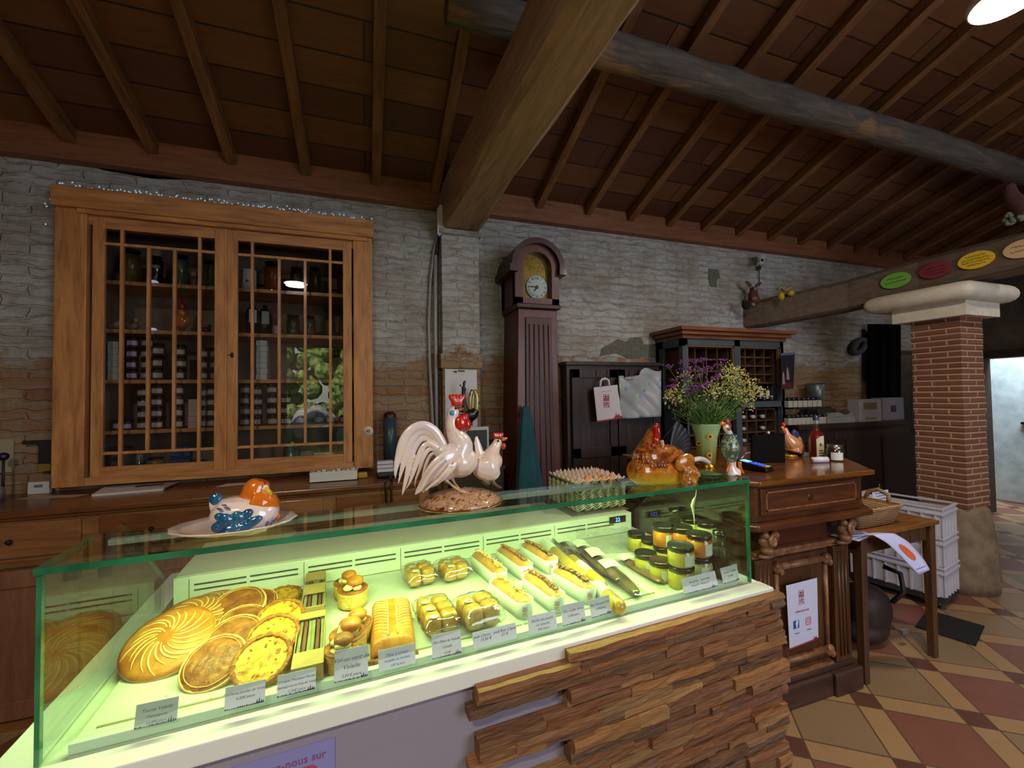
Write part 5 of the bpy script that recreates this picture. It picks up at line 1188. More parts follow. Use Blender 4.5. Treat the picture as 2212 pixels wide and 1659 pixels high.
bjar(742,z,3.2,.045,.16,'3f0f14','521a1c','dark red jar at the right end of the top shelf')
one('wine_bottle','dark bottle with a white and red capsule on the top shelf','bottle',338,z,3.2,[('bottle',MB().lathe([(.036,0),(.036,.15),(.014,.19),(.014,.24),(.0005,.242)],n=18),plain('black_bottle','0b0f0d',.1,coat=1)),('capsule',MB().lathe([(.034,.175),(.03,.20),(.018,.235),(.0005,.237)],(-.0,0,.002),n=18,cap=False),plain('capsule_pale','8a7a78',.4)),('label',MB().grid(lambda u,v:(.0365*math.cos(-PI/2-.9+1.8*u),.0365*math.sin(-PI/2-.9+1.8*u),.1+.02*v),8,2),plain('gold_label','7a6a3a',.5))])
def disc(px,z,y,label): o=MB().lathe([(.024,0),(.026,.004),(.02,.012),(.0005,.014)],n=18,cap=False).build('puck_lamp',plain('puck_white','c8ccf0',.3,emit='c8ccf0',es=.35)); o.location=(inx(px,z,y),y,z+.0005); tag(o,label,'lamp','little round white lamps')
disc(331,SHZ[3],3.13,'little round white lamp before the dark bottle on the top shelf'); disc(328,SHZ[2],3.13,'little round white lamp on the second shelf')
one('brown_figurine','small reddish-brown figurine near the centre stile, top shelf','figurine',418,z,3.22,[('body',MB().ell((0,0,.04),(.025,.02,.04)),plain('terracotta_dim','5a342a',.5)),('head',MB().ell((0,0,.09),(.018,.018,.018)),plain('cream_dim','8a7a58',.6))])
one('hearts_tin','white tin with red hearts behind the right door, top shelf','tin',538,z,3.15,[('tin',MB().lathe([(.043,0),(.043,.12),(.04,.124),(.0005,.125)],n=22),plain('tin_white','b8b8be',.4)),('red_hearts',MB().grid(lambda u,v:(.0435*math.cos(-PI/2-.3+.5*u),.0435*math.sin(-PI/2-.3+.5*u),.035+.02*v*(1-abs(u-.5))),6,3),plain('heart_red','9c1f3a',.5))])
z=SHZ[2]
one('shell_bowl','crumpled white shell-like dish at the left of the second shelf','dish',232,z,3.17,[('shell',MB().ell((-.03,0,.025),(.045,.03,.022),rot=Matrix.Rotation(.4,3,'Y')).ell((.045,0,.03),(.045,.03,.022),rot=Matrix.Rotation(-.3,3,'Y')),plain('shell_white','8a7c70',.5,c2='a09080',ns=20)),('stand',MB().lathe([(.03,0),(.02,.02)],n=12),PINED)])
one('small_bird','little brown and cream bird on the second shelf','figurine',286,z,3.17,[('body',MB().ell((0,0,.03),(.035,.025,.028)),plain('bird_brown','6a4a3a',.5,c2='8a7060',ns=20)),('head',MB().ell((.02,0,.062),(.014,.014,.014)),plain('bird_cream','9a8a70',.5))])
one('glass_hen_figurine','bright orange and red hen figurine on the second shelf, left door','figurine',394,z,3.2,[('body',MB().ell((0,0,.075),(.042,.03,.05)).ell((0,0,.12),(.03,.024,.035)),plain('hen_orange','c4621a',.25,c2='d88a3a',ns=14,coat=.6)),('comb',MB().tube([(0,0,.14),(0,0,.18),(0,0,.21)],[.022,.015,.003],10),plain('hen_red','a01c18',.3,coat=.5)),('foot',MB().lathe([(.028,0),(.014,.012),(.014,.03)],n=14),PINED)])
one('dark_trinket','small dark trinket by the centre stile, second shelf','trinket',445,z,3.2,[('body',MB().ell((0,0,.02),(.03,.02,.02)).ell((.02,0,.045),(.01,.01,.012)),plain('trinket_dark','2a1c22',.4))])
def wb(px,y,label,lc): return one('magnum_bottle',label,'bottle',px,z,y,[('bottle',MB().lathe([(.045,0),(.045,.13),(.03,.165),(.016,.18),(.016,.2),(.0005,.202)],n=18),plain('navy_bottle','12161a',.15,coat=1)),('label',MB().grid(lambda u,v:(.0458*math.cos(-PI/2-.2+1.0*u),.0458*math.sin(-PI/2-.2+1.0*u),.07+.085*v),8,2),plain('lab'+lc,lc,.6))],'dark bottles on the second shelf')
wb(545,3.18,'dark bottle with a bluish-white label by the left edge of the right door','a8aac0'); wb(572,3.22,'dark bottle with a pale green label, just right of the bluish-labelled one','8a9a8c')
one('flowered_jar','small white jar with red pattern, second shelf, right door','jar',598,z,3.14,[('jar',MB().lathe([(.026,0),(.028,.04),(.024,.055),(.0005,.058)],n=18,cap=False),plain('porcelain_red','b8a8ac',.3,c2='8a4a52',ns=60))])
for px,c in ((633,'2c2a18'),(668,'33301e'),(711,'3a322a'),(745,'2e2c1c')): bjar(px,z,3.18,.04,.13,c,'4a4428',{633:'dark green jar, first of four on the second shelf, right door',668:'dark green jar, second of four on the second shelf',711:'greyish jar, third of four on the second shelf',745:'dark jar at the right end of the second shelf'}[px])
z=nz0+.015
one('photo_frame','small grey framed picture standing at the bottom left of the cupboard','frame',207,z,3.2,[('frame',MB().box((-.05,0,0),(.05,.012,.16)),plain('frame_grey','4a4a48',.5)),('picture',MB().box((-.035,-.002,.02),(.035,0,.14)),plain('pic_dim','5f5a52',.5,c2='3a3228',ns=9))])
bjar(262,z,3.17,.06,.16,'5a5660','6c6870','large jar with a broad lilac-grey label on the bottom shelf'); bjar(300,z,3.25,.035,.13,'6a7470','7a8480','pale jar behind the large one, bottom shelf'); bjar(337,z,3.15,.045,.09,'8a7a5a','9c8c6c','round jar with a shiny lid, bottom shelf, left door')
one('blue_snow_house','blue patterned box with a little red house, bottom shelf','box',392,z,3.17,[('box',MB().box((-.05,-.02,0),(.05,.03,.15)),plain('blue_box','26386a',.4,c2='4a64a0',ns=12)),('red_house',MB().box((-.025,-.024,.0),(.03,-.02,.06)),plain('house_red','5a1f22',.6))])
for px,lb in ((262,'flat round tin low at the left behind the bottom bar'),(336,'flat round tin low in the middle behind the bottom bar'),(625,'flat tin at the bottom of the right door')):
    one('flat_tin',lb,'tin',px,z,3.12,[('tin',MB().lathe([(.05,0),(.052,.03),(.048,.036),(.0005,.037)],n=22,cap=False),plain('olive_tin','3a3c1c',.25,.4)),('lid_shine',MB().lathe([(.03,.0372),(.0005,.039)],n=18,cap=False),plain('tin_lid','8a8850',.15,.8))],'flat tins on the bottom shelf')
one('foil_parcel','crumpled pink foil parcel at the bottom of the left door','parcel',440,z,3.13,[('foil',MB().grid(lambda u,v:((u-.5)*.22,math.sin(PI*v)*-.03,(.05+.03*noise.noise(Vector((u*6,v*5,1))))*math.sin(PI*u)**.4*v),16,8),plain('pink_foil','a05a8c',.25,.5,c2='c48aac',ns=12))])
one('red_white_box','flat box half red half white, bottom shelf, right door','box',700,z,3.14,[('white_half',MB().box((-.06,-.03,.02),(.06,.03,.075)),plain('rw_white','c4bab4',.5)),('red_half',MB().box((-.061,-.031,.0),(.061,.031,.035)),plain('rw_red','a02a28',.5))])
one('pink_tin','pinkish ribbed tin beside the red and white box','tin',664,z,3.16,[('tin',MB().lathe([(.05,0),(.05,.09),(.0005,.092)],n=22,cap=False),plain('pinkish_tin','9a8480',.4))])
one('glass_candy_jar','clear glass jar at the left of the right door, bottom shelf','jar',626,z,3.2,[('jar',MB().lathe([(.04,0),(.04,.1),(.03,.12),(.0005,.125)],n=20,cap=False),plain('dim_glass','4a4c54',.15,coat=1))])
# ================================================================ SIDEBOARD UNDER THE CUPBOARD
SBW=wood('sideboard_top','55301a','784626','8c5834',(1.1,9,9),.35,.3,.15,3,.3); SBP=wood('sideboard_pine','6f4528','94623a','a57044',(1.1,9,9),.5,.1,.2,3,.3); SBV=wood('sideboard_door_wood','7a4e3c','90604c','a07058',(9,9,1.1),.5,.1,.2,3,.3)
s=thing('long_sideboard','long dark-topped wooden sideboard with a row of drawers, below the glazed cupboard','sideboard',(-.8,2.62,0))
def S(mb,name,mat,par=None,**k):
    o=mb.build(name,mat,None,**k); o.data.transform(PM[s.name].inverted()); o.parent=par or s; return o
sx0,sx1=-3.4,.36
S(MB().box((sx0,2.62,.0),(sx1,3.09,.955)),'carcass',SBP)
S(MB().box((sx0,2.585,.972),(sx1+.03,3.095,1.0)).box((sx0,2.60,.955),(sx1+.015,3.09,.973)),'worktop',SBW,bevel=.006)
S(MB().box((sx0,2.60,.742),(sx1+.01,2.625,.765)),'moulding',SBP,bevel=.004)
KN=plain('iron_knob','1f1a18',.4,.5)
for i in range(7):
    xa=sx0+.06+i*.53; o=S(MB().box((xa,2.606,.785),(xa+.46,2.625,.94)),'drawer',SBW if i%2==0 else SBP,bevel=.003)
    q=MB().ell((xa+.21,2.595,.862),(.012,.014,.012)).build('knob',KN); q.data.transform(PM[s.name].inverted()); q.parent=o
    d_=S(MB().box((xa,2.606,.06),(xa+.46,2.622,.73)).box((xa+.0,2.596,.06),(xa+.06,2.61,.73)).box((xa+.4,2.596,.06),(xa+.46,2.61,.73)).box((xa,2.596,.65),(xa+.46,2.61,.73)).box((xa,2.596,.06),(xa+.46,2.61,.14)),'cupboard_door',SBV,bevel=.003)
# on it
def on(px,py,z=1.0005): return onZ(px,py,z)
def flat(name,label,cat,quad,z,h,mat,group=None,bevel=0):
    pts=[on(a,b_,z) for a,b_ in quad]; c=sum(pts,Vector())/4; c.z=z
    mb=MB(); mb.prism([(p.x-c.x,p.y-c.y) for p in pts],lambda a,b_,d:(a,b_,d),0,h); o=mb.build(name,mat,None,bevel=bevel); o.location=c; return tag(o,label,cat,group)
PAP=plain('white_paper','c9c2c0',.7); 
t=thing('magazine_pile','white stack of papers and a folded magazine with a pen on it, on the sideboard','papers',tuple(on(290,1058)))
cc=Vector(t.location)
def fl(par,name,quad,z,h,mat):
    pts=[on(a,b_,1.0005+z) for a,b_ in quad]; MB().prism([(p.x-cc.x,p.y-cc.y) for p in pts],lambda a,b_,d:(a,b_,d),z,z+h).build(name,mat,par)
fl(t,'paper_stack',((198,1073),(352,1060),(366,1046),(232,1052)),0,.012,PAP); fl(t,'magazine',((232,1056),(362,1052),(388,1041),(248,1047)),.012,.006,plain('magazine_cover','a8a0a4',.5,c2='8a8488',ns=9)); fl(t,'black_pen',((292,1052),(352,1046),(354,1045),(294,1050)),.02,.004,DK)
flat('loose_paper','sheet of beige paper lying flat at the left end of the sideboard','paper',((32,1079),(158,1074),(190,1068),(80,1071)),1.0005,.001,plain('beige_paper','a89a84',.7))
flat('loose_paper','white sheet flat on the sideboard behind the hen butter dish','paper',((466,1052),(535,1046),(545,1042),(490,1045)),1.0005,.001,PAP)
t=thing('small_card_box','little white card box with grey print on the sideboard, left of the cupboard','box',tuple(on(86,1066))); MB().box((-.045,-.012,0),(.045,.012,.065)).build('box',plain('cardbox_white','c9c4c0',.6),t,bevel=.002); MB().box((-.018,-.0128,.035),(.018,-.012,.05)).build('print',plain('grey_print','6a6a6c',.6),t)
t=thing('plastic_tube_roll','pale blue-grey roll lying at the left end of the sideboard','roll',(-1.98,2.87,1.04)); MB().tube([(-.22,0,.0),(.24,0,0)],.038,18).build('roll',plain('frosted_roll','8a8f98',.4),t); MB().tube([(-.222,0,0),(-.215,0,0)],.02,12).build('core',DK,t)
t=thing('long_white_box','long narrow white box with little packets in it, on the sideboard under the right door','box',tuple(on(722,1038)))
MB().box((-.135,-.03,0),(.135,-.027,.06)).box((-.135,.027,0),(.135,.03,.06)).box((-.135,-.03,0),(-.132,.03,.06)).box((.132,-.03,0),(.135,.03,.06)).box((-.135,-.03,0),(.135,.03,.004)).build('box',plain('box_white','cdc9c6',.6),t)
b=MB()
for k in range(9): b.box((-.12+k*.027,-.02,.01),(-.098+k*.027,.02,.062+.006*(k%3)))
b.build('packets',plain('packets','b5a8a0',.6,c2='c9c4c4',ns=30),t)
o=MB().box((-.03,-.02,0),(.03,.02,.035)).build('yellow_case',plain('yellow_plastic','a8801a',.4),bevel=.008); o.location=on(783,1032); tag(o,'small yellow object in shade, right of the long white box','case')
t=thing('card_reader','black card terminal with a hanging wrist strap and receipts on top, by the cupboard','terminal',tuple(on(840,1030,1.0005)))
MB().box((-.075,-.05,0),(.07,.06,.035)).build('body',DK,t,bevel=.012)
sty=2.57-t.location.y; MB().tube([(-.03,sty,.01),(-.03,sty,-.03),(-.028,sty,-.1),(-.015,sty,-.125),(.003,sty,-.1),(.0,sty,-.03),(.005,sty,.01),(.005,-.045,.02)],.006,8).build('strap',DK,t)
b=thing('receipt_boxes','small stack of three white boxes on the black terminal','boxes',tuple(on(840,1030,1.0005)+Vector((-.02,.0,.036)))); 
for k in range(3): MB().box((-.05,-.03+k*.004,k*.023),(.045,.03,k*.023+.02)).build('white_box',plain('tissue_white','c4c0cc',.6),b,bevel=.003)
t=thing('blue_flask','tall blue-grey flask with a dark red cap beside the cupboard','flask',(.155,3.02,1.0005)); MB().lathe([(.04,0),(.042,.06),(.042,.07)],n=20).build('base',plain('silver_grey','5f6a6c',.35,.3),t); MB().lathe([(.043,.07),(.043,.36)],n=20).build('body',plain('slate_blue','33444e',.35),t); MB().lathe([(.043,.36),(.04,.385),(.02,.4),(.0005,.402)],n=20,cap=False).build('cap',plain('maroon_cap','33140f',.4),t)
t=thing('dark_owl_figurine','dark brown carved owl-like figure in the shade right of the flask','figurine',(.27,2.98,1.0005)); MB().ell((0,0,.09),(.045,.04,.09)).build('body',plain('dark_carving','3a2c20',.6,c2='5f5038',ns=30,bump=.6),t); MB().ell((.005,-.005,.2),(.035,.035,.04)).ell((-.02,0,.235),(.01,.008,.02)).ell((.03,0,.235),(.01,.008,.02)).build('head',plain('dark_carving','3a2c20',.6),t)
# wall bits at the far left
t=thing('pinned_note','small cream note hanging on the wall at the left edge','note',tuple(onY(8,985,3.09))); c_=onY(8,985,3.088); MB().box((-.05,0,-.09),(.04,.003,.09)).build('paper',plain('cream_note','9c9070',.7),t)
t=thing('wall_scissors','dark tool with yellow grip hanging on the wall left of the cupboard','tool',tuple(onY(98,990,3.06))); MB().box((-.03,0,-.03),(.03,.02,.10)).box((-.1,.005,.08),(.03,.015,.1)).build('body',plain('soot','1c1816',.6),t); MB().box((-.025,-.005,-.07),(.025,.02,-.03)).build('yellow_grip',plain('ochre_plastic','8a6a20',.5),t)
t=thing('small_vase_stick','dark purple ball on a stem at the very left edge of the sideboard','ornament',tuple(onZ(6,1075,1.0005))); MB().tube([(0,0,0),(0,0,.2)],.006,8).build('stem',plain('soot','1c1816',.6),t); MB().ell((0,0,.215),(.022,.022,.022)).build('ball',plain('aubergine','1c1430',.3),t)
# ================================================================ AROUND THE PILASTER
CON=plain('cable_trunking','9a968f',.6); CON2=plain('white_conduit','b4b6bc',.5)
t=thing('wall_conduit','pair of pale cable conduits running down beside the pilaster','conduit',tuple(onY(930,900,3.07)))
def poly(pts,y): return [onY(a,b_,y) for a,b_ in pts]
MB().tube(poly(((945,510),(938,540),(930,600),(926,700),(928,780),(934,900),(938,980)),3.075),.011,8).build('bent_cable',CON,t,w=True)
MB().tube(poly(((941,552),(941,700),(944,930)),3.06),.013,8).build('white_tube',CON2,t,w=True)
MB().tube(poly(((953,500),(945,525),(941,555)),3.06),.011,8).build('dark_cable',plain('dark_cable','2c3038',.5),t,w=True)
t=thing('wall_speaker','slim white box fixed at the top of the conduits under the beam','speaker',tuple(onY(955,475,3.0))); MB().prism([(945,505),(944,452),(951,441),(961,446),(961,494),(950,510)],lambda a,b_,d:onY(a,b_,d),2.97,3.05).build('case',plain('white_case','c4c2c4',.5),t,w=True)
t=thing('motion_sensor','white angular sensor box against the side of the tan beam','sensor',tuple(onY(968,415,3.0))); MB().prism([(956,394),(981,397),(957,441)],lambda a,b_,d:onY(a,b_,d),2.96,3.04).build('case',plain('white_case2','d8d8e0',.5),t,w=True)
t=thing('rooster_poster','white sheet hung on the pilaster behind the black rooster','poster',tuple(onY(996,860,2.975)))
MB().prism([(961,797),(1030,799),(1031,925),(962,925)],lambda a,b_,d:onY(a,b_,d),2.972,2.975).build('sheet',plain('poster_white','cfccd0',.6),t,w=True); MB().prism([(989,799),(1004,800),(1004,804),(989,803)],lambda a,b_,d:onY(a,b_,d),2.970,2.972).build('green_heading',plain('heading_green','4a5a3a',.6),t,w=True); MB().prism([(976,803),(987,800),(987,806)],lambda a,b_,d:onY(a,b_,d),2.970,2.972).build('small_bird_mark',plain('mark_dark','2f3a30',.6),t,w=True)
scribble('poster_line',t,onY(996,809,2.971),(1,0,0),(0,0,1),.035,.002,plain('mark_dark','2f3a30',.6),3,.0009)
fb=onY(1038,980,2.9); t=thing('low_cupboard','low dark cupboard hidden behind the white rooster','cupboard',(.73,2.88,0)); MB().box((-.19,-.10,0),(.16,.09,1.0)).build('carcass',plain('shadow_wood','2f221a',.7),t); MB().box((-.2,-.11,1.0),(.17,.09,1.02)).build('top',plain('shadow_wood','2f221a',.7),t)
t=thing('chalkboard','small black board in a white frame behind the ceramic hen','board',tuple(onY(1030,985,2.85)))
c0=onY(1003,923,2.85); c1=onY(1056,1000,2.85); c0.z,c1.z=c0.z,1.0215
MB().box((c0.x,2.84,c1.z),(c1.x,2.856,c0.z)).build('frame',plain('frame_white','b8b8b4',.5),t,w=True,bevel=.003); MB().box((c0.x+.012,2.836,c1.z+.012),(c1.x-.014,2.8405,c0.z-.022)).build('blackboard',plain('slate_black','1c1d1a',.5),t,w=True)
t=thing('black_rooster_figurine','slender black rooster with a yellow-green tail standing on the white-framed board','figurine',(onY(1008,920,2.85).x,2.85,c0.z+.0005))
f=Fig(0,t); f.p=lambda px,py,dv=0:onY(px,py,2.85+dv)
def f_b(mb,nm,mt,**k): return mb.build(nm,mt,t,w=True,**k)
b=MB(); f.chain(b,[(996,893,9),(1010,897,14),(1020,896,13),(1028,885,8)]); f.chain(b,[(1004,893,11),(1003,870,5),(1001,850,4),(1002,840,5),(999,834,4)]); f.chain(b,[(1020,903,3),(1019,912,2.5),(1017,919,5)]); f_b(b,'body',BKG,remesh=.004)
b=MB(); f.chain(b,[(1025,900,6),(1030,880,7),(1030,855,6),(1024,842,4)],dr=.5); f.chain(b,[(1016,885,4),(1016,860,5),(1021,842,4)],dr=.5); f_b(b,'tail',glaze('tail_yellow',[(.35,'2f3a1c'),(.5,'a89020'),(.7,'5a6a2a')],20))
b=MB(); f.chain(b,[(1002,836,2),(1003,826,3),(1006,823,1)]); f.chain(b,[(996,834,2),(993,831,1)]); f_b(b,'comb',plain('maroon_glaze','4a1a1c',.3))
# ================================================================ LONGCASE CLOCK
MAH=wood('red_mahogany','3f1510','5f2219','752c1e',(9,9,1.2),.45,.1,.1,3,.4); MAHD=wood('dark_mahogany','2a0d0a','3f1812','4a2018',(9,9,1.2),.5,.05,.1,3,.4); BRASS=plain('brass_plate','6a5224',.4,.7,c2='8a7038',ns=20,bump=.6)
t=thing('longcase_clock','tall reddish-brown longcase clock with a white dial','clock',(1.175,2.86,0))
def K(mb,nm,mt,par=None,**k):
    o=mb.build(nm,mt,None,**k); o.data.transform(PM[t.name].inverted()); o.parent=par or t; return o
yf=2.76
kx=lambda px,py:onY(px,py,yf).x; kz=lambda px,py:onY(px,py,yf).z
xl,xr=kx(1120,680),kx(1203,690); zt_=kz(1160,668)
# tapered trunk
bl,br=kx(1113,1030),kx(1212,1030); z1_=kz(1160,1030); sl_=(xl-bl)/(zt_-z1_); sr_=(br-xr)/(zt_-z1_); xl0=xl-sl_*zt_*.0-(sl_*zt_)*.75; xr0=xr+(sr_*zt_)*.75
K(MB().hexa([(xl0,yf,0),(xr0,yf,0),(xr0,3.08,0),(xl0,3.08,0),(xl,yf,zt_),(xr,yf,zt_),(xr,3.08,zt_),(xl,3.08,zt_)]),'trunk',MAH,bevel=.004)
K(MB().box((xl0-.03,yf-.02,0),(xr0+.03,3.085,.35)),'base',MAHD,bevel=.006)
w_=xr-xl; zz=zt_-.06
K(MB().hexa([(xl+.03,yf-.012,.5),(xr-.03,yf-.012,.5),(xr-.03,yf+.01,.5),(xl+.03,yf+.01,.5),(xl+.05,yf-.012,zz),(xr-.05,yf-.012,zz),(xr-.05,yf+.01,zz),(xl+.05,yf+.01,zz)]),'trunk_door',MAHD,bevel=.004)
b=MB()
for k in range(5): 
    x=xl+.075+(w_-.15)*k/4; b.tube([(x-(.01 if k<2 else -.01 if k>2 else 0)*1.2,yf-.013,.55),(x,yf-.013,zz-.05)],.005,6)
K(b,'door_reeding',MAH)
K(MB().box((xl-.02,yf-.03,zt_-.0),(xr+.02,3.085,zt_+.035)),'shelf_moulding',MAHD,bevel=.008)
hx0,hx1=kx(1113,600),kx(1207,600); hb=zt_+.035; ha=kz(1160,583)   # hood
sp=kz(1160,575)
K(MB().box((hx0,yf+.02,hb),(hx0+.05,3.08,sp)).box((hx1-.05,yf+.02,hb),(hx1,3.08,sp)).box((hx0,3.0,hb),(hx1,3.08,sp+.1)),'hood',MAH,bevel=.003)
cx=(hx0+hx1)/2; rO=(hx1-hx0)/2; rI=rO-.055; cz=kz(1160,577)
arc=lambda r,n=20,s=0:[(cx+r*math.cos(PI*k/n),cz+r*1.0*math.sin(PI*k/n)+s) for k in range(n+1)]
# arched front: ring between outer and inner arcs
b=MB(); A1=arc(rO); A2=arc(rI)
for k in range(20):
    q=[A1[k],A1[k+1],A2[k+1],A2[k]]; b.prism(q,lambda a,c,d:(a,d,c),yf,yf+.06)
b.box((hx0,yf,hb),(cx-rI,yf+.06,cz)); b.box((cx+rI,yf,hb),(hx1,yf+.06,cz)); b.box((hx0,yf,hb),(hx1,yf+.06,hb+.045))
K(b,'hood_front',MAH)
b=MB(); A1=arc(rO+.035,20,.0); A2=arc(rO-.005)
for k in range(20): b.prism([A1[k],A1[k+1],A2[k+1],A2[k]],lambda a,c,d:(a,d,c),yf-.035,3.08)
b.box((hx0-.05,yf-.04,cz-.05),(hx0+.01,3.08,cz+.0)); b.box((hx1-.01,yf-.04,cz-.05),(hx1+.045,3.08,cz+.0)); K(b,'arched_cornice',MAHD)
K(MB().box((cx-rI-.005,yf+.05,hb+.04),(cx+rI+.005,yf+.055,cz)).prism(arc(rI+.003),lambda a,c,d:(a,d,c),yf+.05,yf+.055),'brass_face',BRASS)
dc=onY(1159,621,yf+.045); dr_=24*pxm(dc)
dl=K(MB().prism([(dc.x+dr_*math.cos(2*PI*k/40),dc.z+dr_*1.04*math.sin(2*PI*k/40)) for k in range(40)],lambda a,c,d:(a,d,c),yf+.038,yf+.049),'dial',plain('enamel_dial','d4e4ee',.25,coat=.6))
ROM=['XII','I','II','III','IV','V','VI','VII','VIII','IX','X','XI']
for k,s_ in enumerate(ROM):
    a=PI/2-k*PI/6; ux=Vector((math.sin(a),0,-math.cos(a))); uy=Vector((math.cos(a),0,math.sin(a)))
    text('numeral',s_,.026,INKK,dl,Vector((dc.x,yf+.037,dc.z))+uy*dr_*.72,ux,uy,w=False).data.transform(PM[t.name].inverted())
def hand(ang,l,w2):
    a=ang; uy=Vector((math.sin(a),0,math.cos(a))); ux=Vector((math.cos(a),0,-math.sin(a))); c=Vector((dc.x,yf+.035,dc.z))
    K(MB().prism([(-w2*.5,0),(-w2*1.3,l*.6),(-w2*.4,l*.75),(0,l),(w2*.4,l*.75),(w2*1.3,l*.6),(w2*.5,0)],lambda p,q,d:c+ux*p+uy*q+Vector((0,d,0)),-.001,.001),'hand',DK,dl)
hand(R(-88),dr_*.9,.004); hand(R(-142),dr_*.6,.005)
K(MB().ell((dc.x,yf+.033,dc.z),(.013,.004,.013)),'hand_boss',BRASS,dl)
K(MB().box((cx-rI,yf+.022,hb+.045),(cx+rI,yf+.024,cz)).prism(arc(rI),lambda a,c,d:(a,d,c),yf+.022,yf+.024),'clock_glass',CG)
# folded teal cloth in front of the clock
tl=thing('teal_cloth','dark teal cloth hanging in a narrow cone against the clock','cloth',tuple(onY(1145,1000,2.68)))
TEAL=plain('teal_fabric','0c3f48',.85,c2='0f4a54',ns=8)
def tc(u,v):
    c=onY(1135+(1145-1135)*u,880+u*220,2.67); hwid=(8+26*u**.8)*pxm(c); a=2*PI*v; fr=1+.12*math.sin(a*5+u*2); return c+Vector((math.cos(a)*hwid*fr,math.sin(a)*.035*(.4+u)*fr,0))
MB().grid(tc,16,40,cv=True).build('fabric',TEAL,tl,w=True)
tl2=MB().ell(onY(1136,882,2.70),(.022,.016,.02)).build('hook_knot',TEAL,tl,w=True)
# ================================================================ DARK DOUBLE DOOR, BAGS
DKW=wood('dark_oak','1c120d','33221a','463026',(9,9,1.2),.45,.15,.15,3,.3)
yd=3.0
dx=lambda px,py:onY(px,py,yd).x; dz_=lambda px,py:onY(px,py,yd).z
t=thing('dark_wardrobe','low dark wooden double-door cupboard against the wall between the clock and the wine cabinet','cupboard',(1.95,yd,0))
def D(mb,nm,mt,par=None,**k):
    o=mb.build(nm,mt,None,**k); o.data.transform(PM[t.name].inverted()); o.parent=par or t; return o
wl,wr,wt=dx(1224,800),min(dx(1432,800),onY(1480,800,2.76).x-.06),dz_(1300,782)
D(MB().box((wl,yd,0),(wr,3.09,wt-.02)),'carcass',DKW); D(MB().box((wl-.02,yd-.03,wt-.03),(wr+.02,3.095,wt)),'top',DKW,bevel=.005)
wm=dx(1330,850)
for a_,b_ in ((wl+.03,wm-.005),(wm+.005,wr-.02)):
    d_=D(MB().box((a_,yd-.018,.05),(b_,yd,wt-.06)).box((a_,yd-.03,.05),(a_+.07,yd-.01,wt-.06)).box((b_-.07,yd-.03,.05),(b_,yd-.01,wt-.06)).box((a_,yd-.03,wt-.13),(b_,yd-.01,wt-.06)).box((a_,yd-.03,.05),(b_,yd-.01,.13)).box((a_,yd-.03,1.0),(b_,yd-.01,1.08)),'door',DKW,bevel=.003)
HOOK=plain('wire_hook','5a5850',.4,.6)
def ypl(v): return lambda a,b_,d:onY(a,b_,v+d)
BAGW=plain('white_bag_paper','d2ccd8',.6)
t2=thing('white_paper_bag','white paper carrier bag with a red stamp hanging on the dark cupboard','bag',tuple(onY(1312,870,2.94)))
MB().prism([(1282,837),(1334,831),(1344,902),(1290,911)],ypl(2.93),-.02,.02).build('bag_body',BAGW,t2,w=True,bevel=.003)
MB().tube([onY(1297,837,2.915),onY(1297,824,2.915),onY(1301,819,2.915),onY(1308,818,2.915),onY(1314,821,2.915),onY(1316,834,2.915)],.010,8).build('handle',BAGW,t2,w=True)
logo(t2,onY(1310,866,2.907),Vector((1,0,0)),Vector((0,0,1)),Vector((0,-1,0)),.05,'red_stamp'); 
scribble('faint_heading',t2,onY(1310,845,2.908),(1,0,.12),(0,0,1),.10,.004,plain('faint_ink','a8a0b4',.6),9,.001)
MB().prism([(1326,903),(1330,897),(1331,891),(1333,898),(1338,893),(1339,899),(1343,897),(1344,902),(1327,905)],ypl(2.93),-.023,-.021).build('castle_border',plain('logo_red','9c2f3a',.6),t2,w=True)
MB().prism([(1290,909),(1343,901),(1344,904),(1290,912)],ypl(2.93),-.022,-.0205).build('red_border',plain('logo_red','9c2f3a',.6),t2,w=True)
def m_spots():
    q=NT('spotted_plastic'); v=q.coord('Object',(1,.02,1)); vo=q.n('TexVoronoi'); q.l(v,vo.inputs['Vector']); vo.inputs['Scale'].default_value=20; vo.inputs['Randomness'].default_value=1
    hs=q.n('SeparateColor'); q.l(vo.outputs['Color'],hs.inputs[0]); c=q.ramp(hs.outputs[0],[(0,'4f86c8'),(.25,'7fbf86'),(.5,'a88fc4'),(.75,'9fd0a0'),(1,'5f94d0')])
    q.col(q.mix(q.math('MULTIPLY',q.math('LESS_THAN',vo.outputs['Distance'],.33),.9),'a3a5ab',c)); q.b.inputs['Roughness'].default_value=.35; return q.m
t2=thing('spotted_plastic_bag','crumpled grey plastic sheet with coloured spots hanging beside the white bag','bag',tuple(onY(1380,850,2.93)))
TL,TR,BR_,BL_=(1336,812),(1428,798),(1428,900),(1342,905)
def sp_(u,v):
    a=(TL[0]*(1-u)+TR[0]*u)*(1-v)+(BL_[0]*(1-u)+BR_[0]*u)*v; c=(TL[1]*(1-u)+TR[1]*u)*(1-v)+(BL_[1]*(1-u)+BR_[1]*u)*v
    if v<.001: c+=6*math.sin(u*7)-3*math.sin(u*13)+ (6 if .15<u<.5 else 0)
    return onY(a,c,2.93-.02*math.sin(u*5+v*4)-.02*abs(math.sin((u-v)*6)))
MB().grid(sp_,26,20).build('sheet',m_spots(),t2,w=True,solid=.003)
for px_ in (1289,1312,1360): 
    o=MB().tube([onY(px_,800,2.965),onY(px_,808,2.96),onY(px_+2,814,2.95)],.003,6).build('wire_hook',HOOK); tag(o,{1289:'thin wire hook on the dark cupboard, above the left of the white bag',1312:'thin wire hook above the handle of the white bag',1360:'thin wire hook above the spotted plastic'}[px_],'hook')
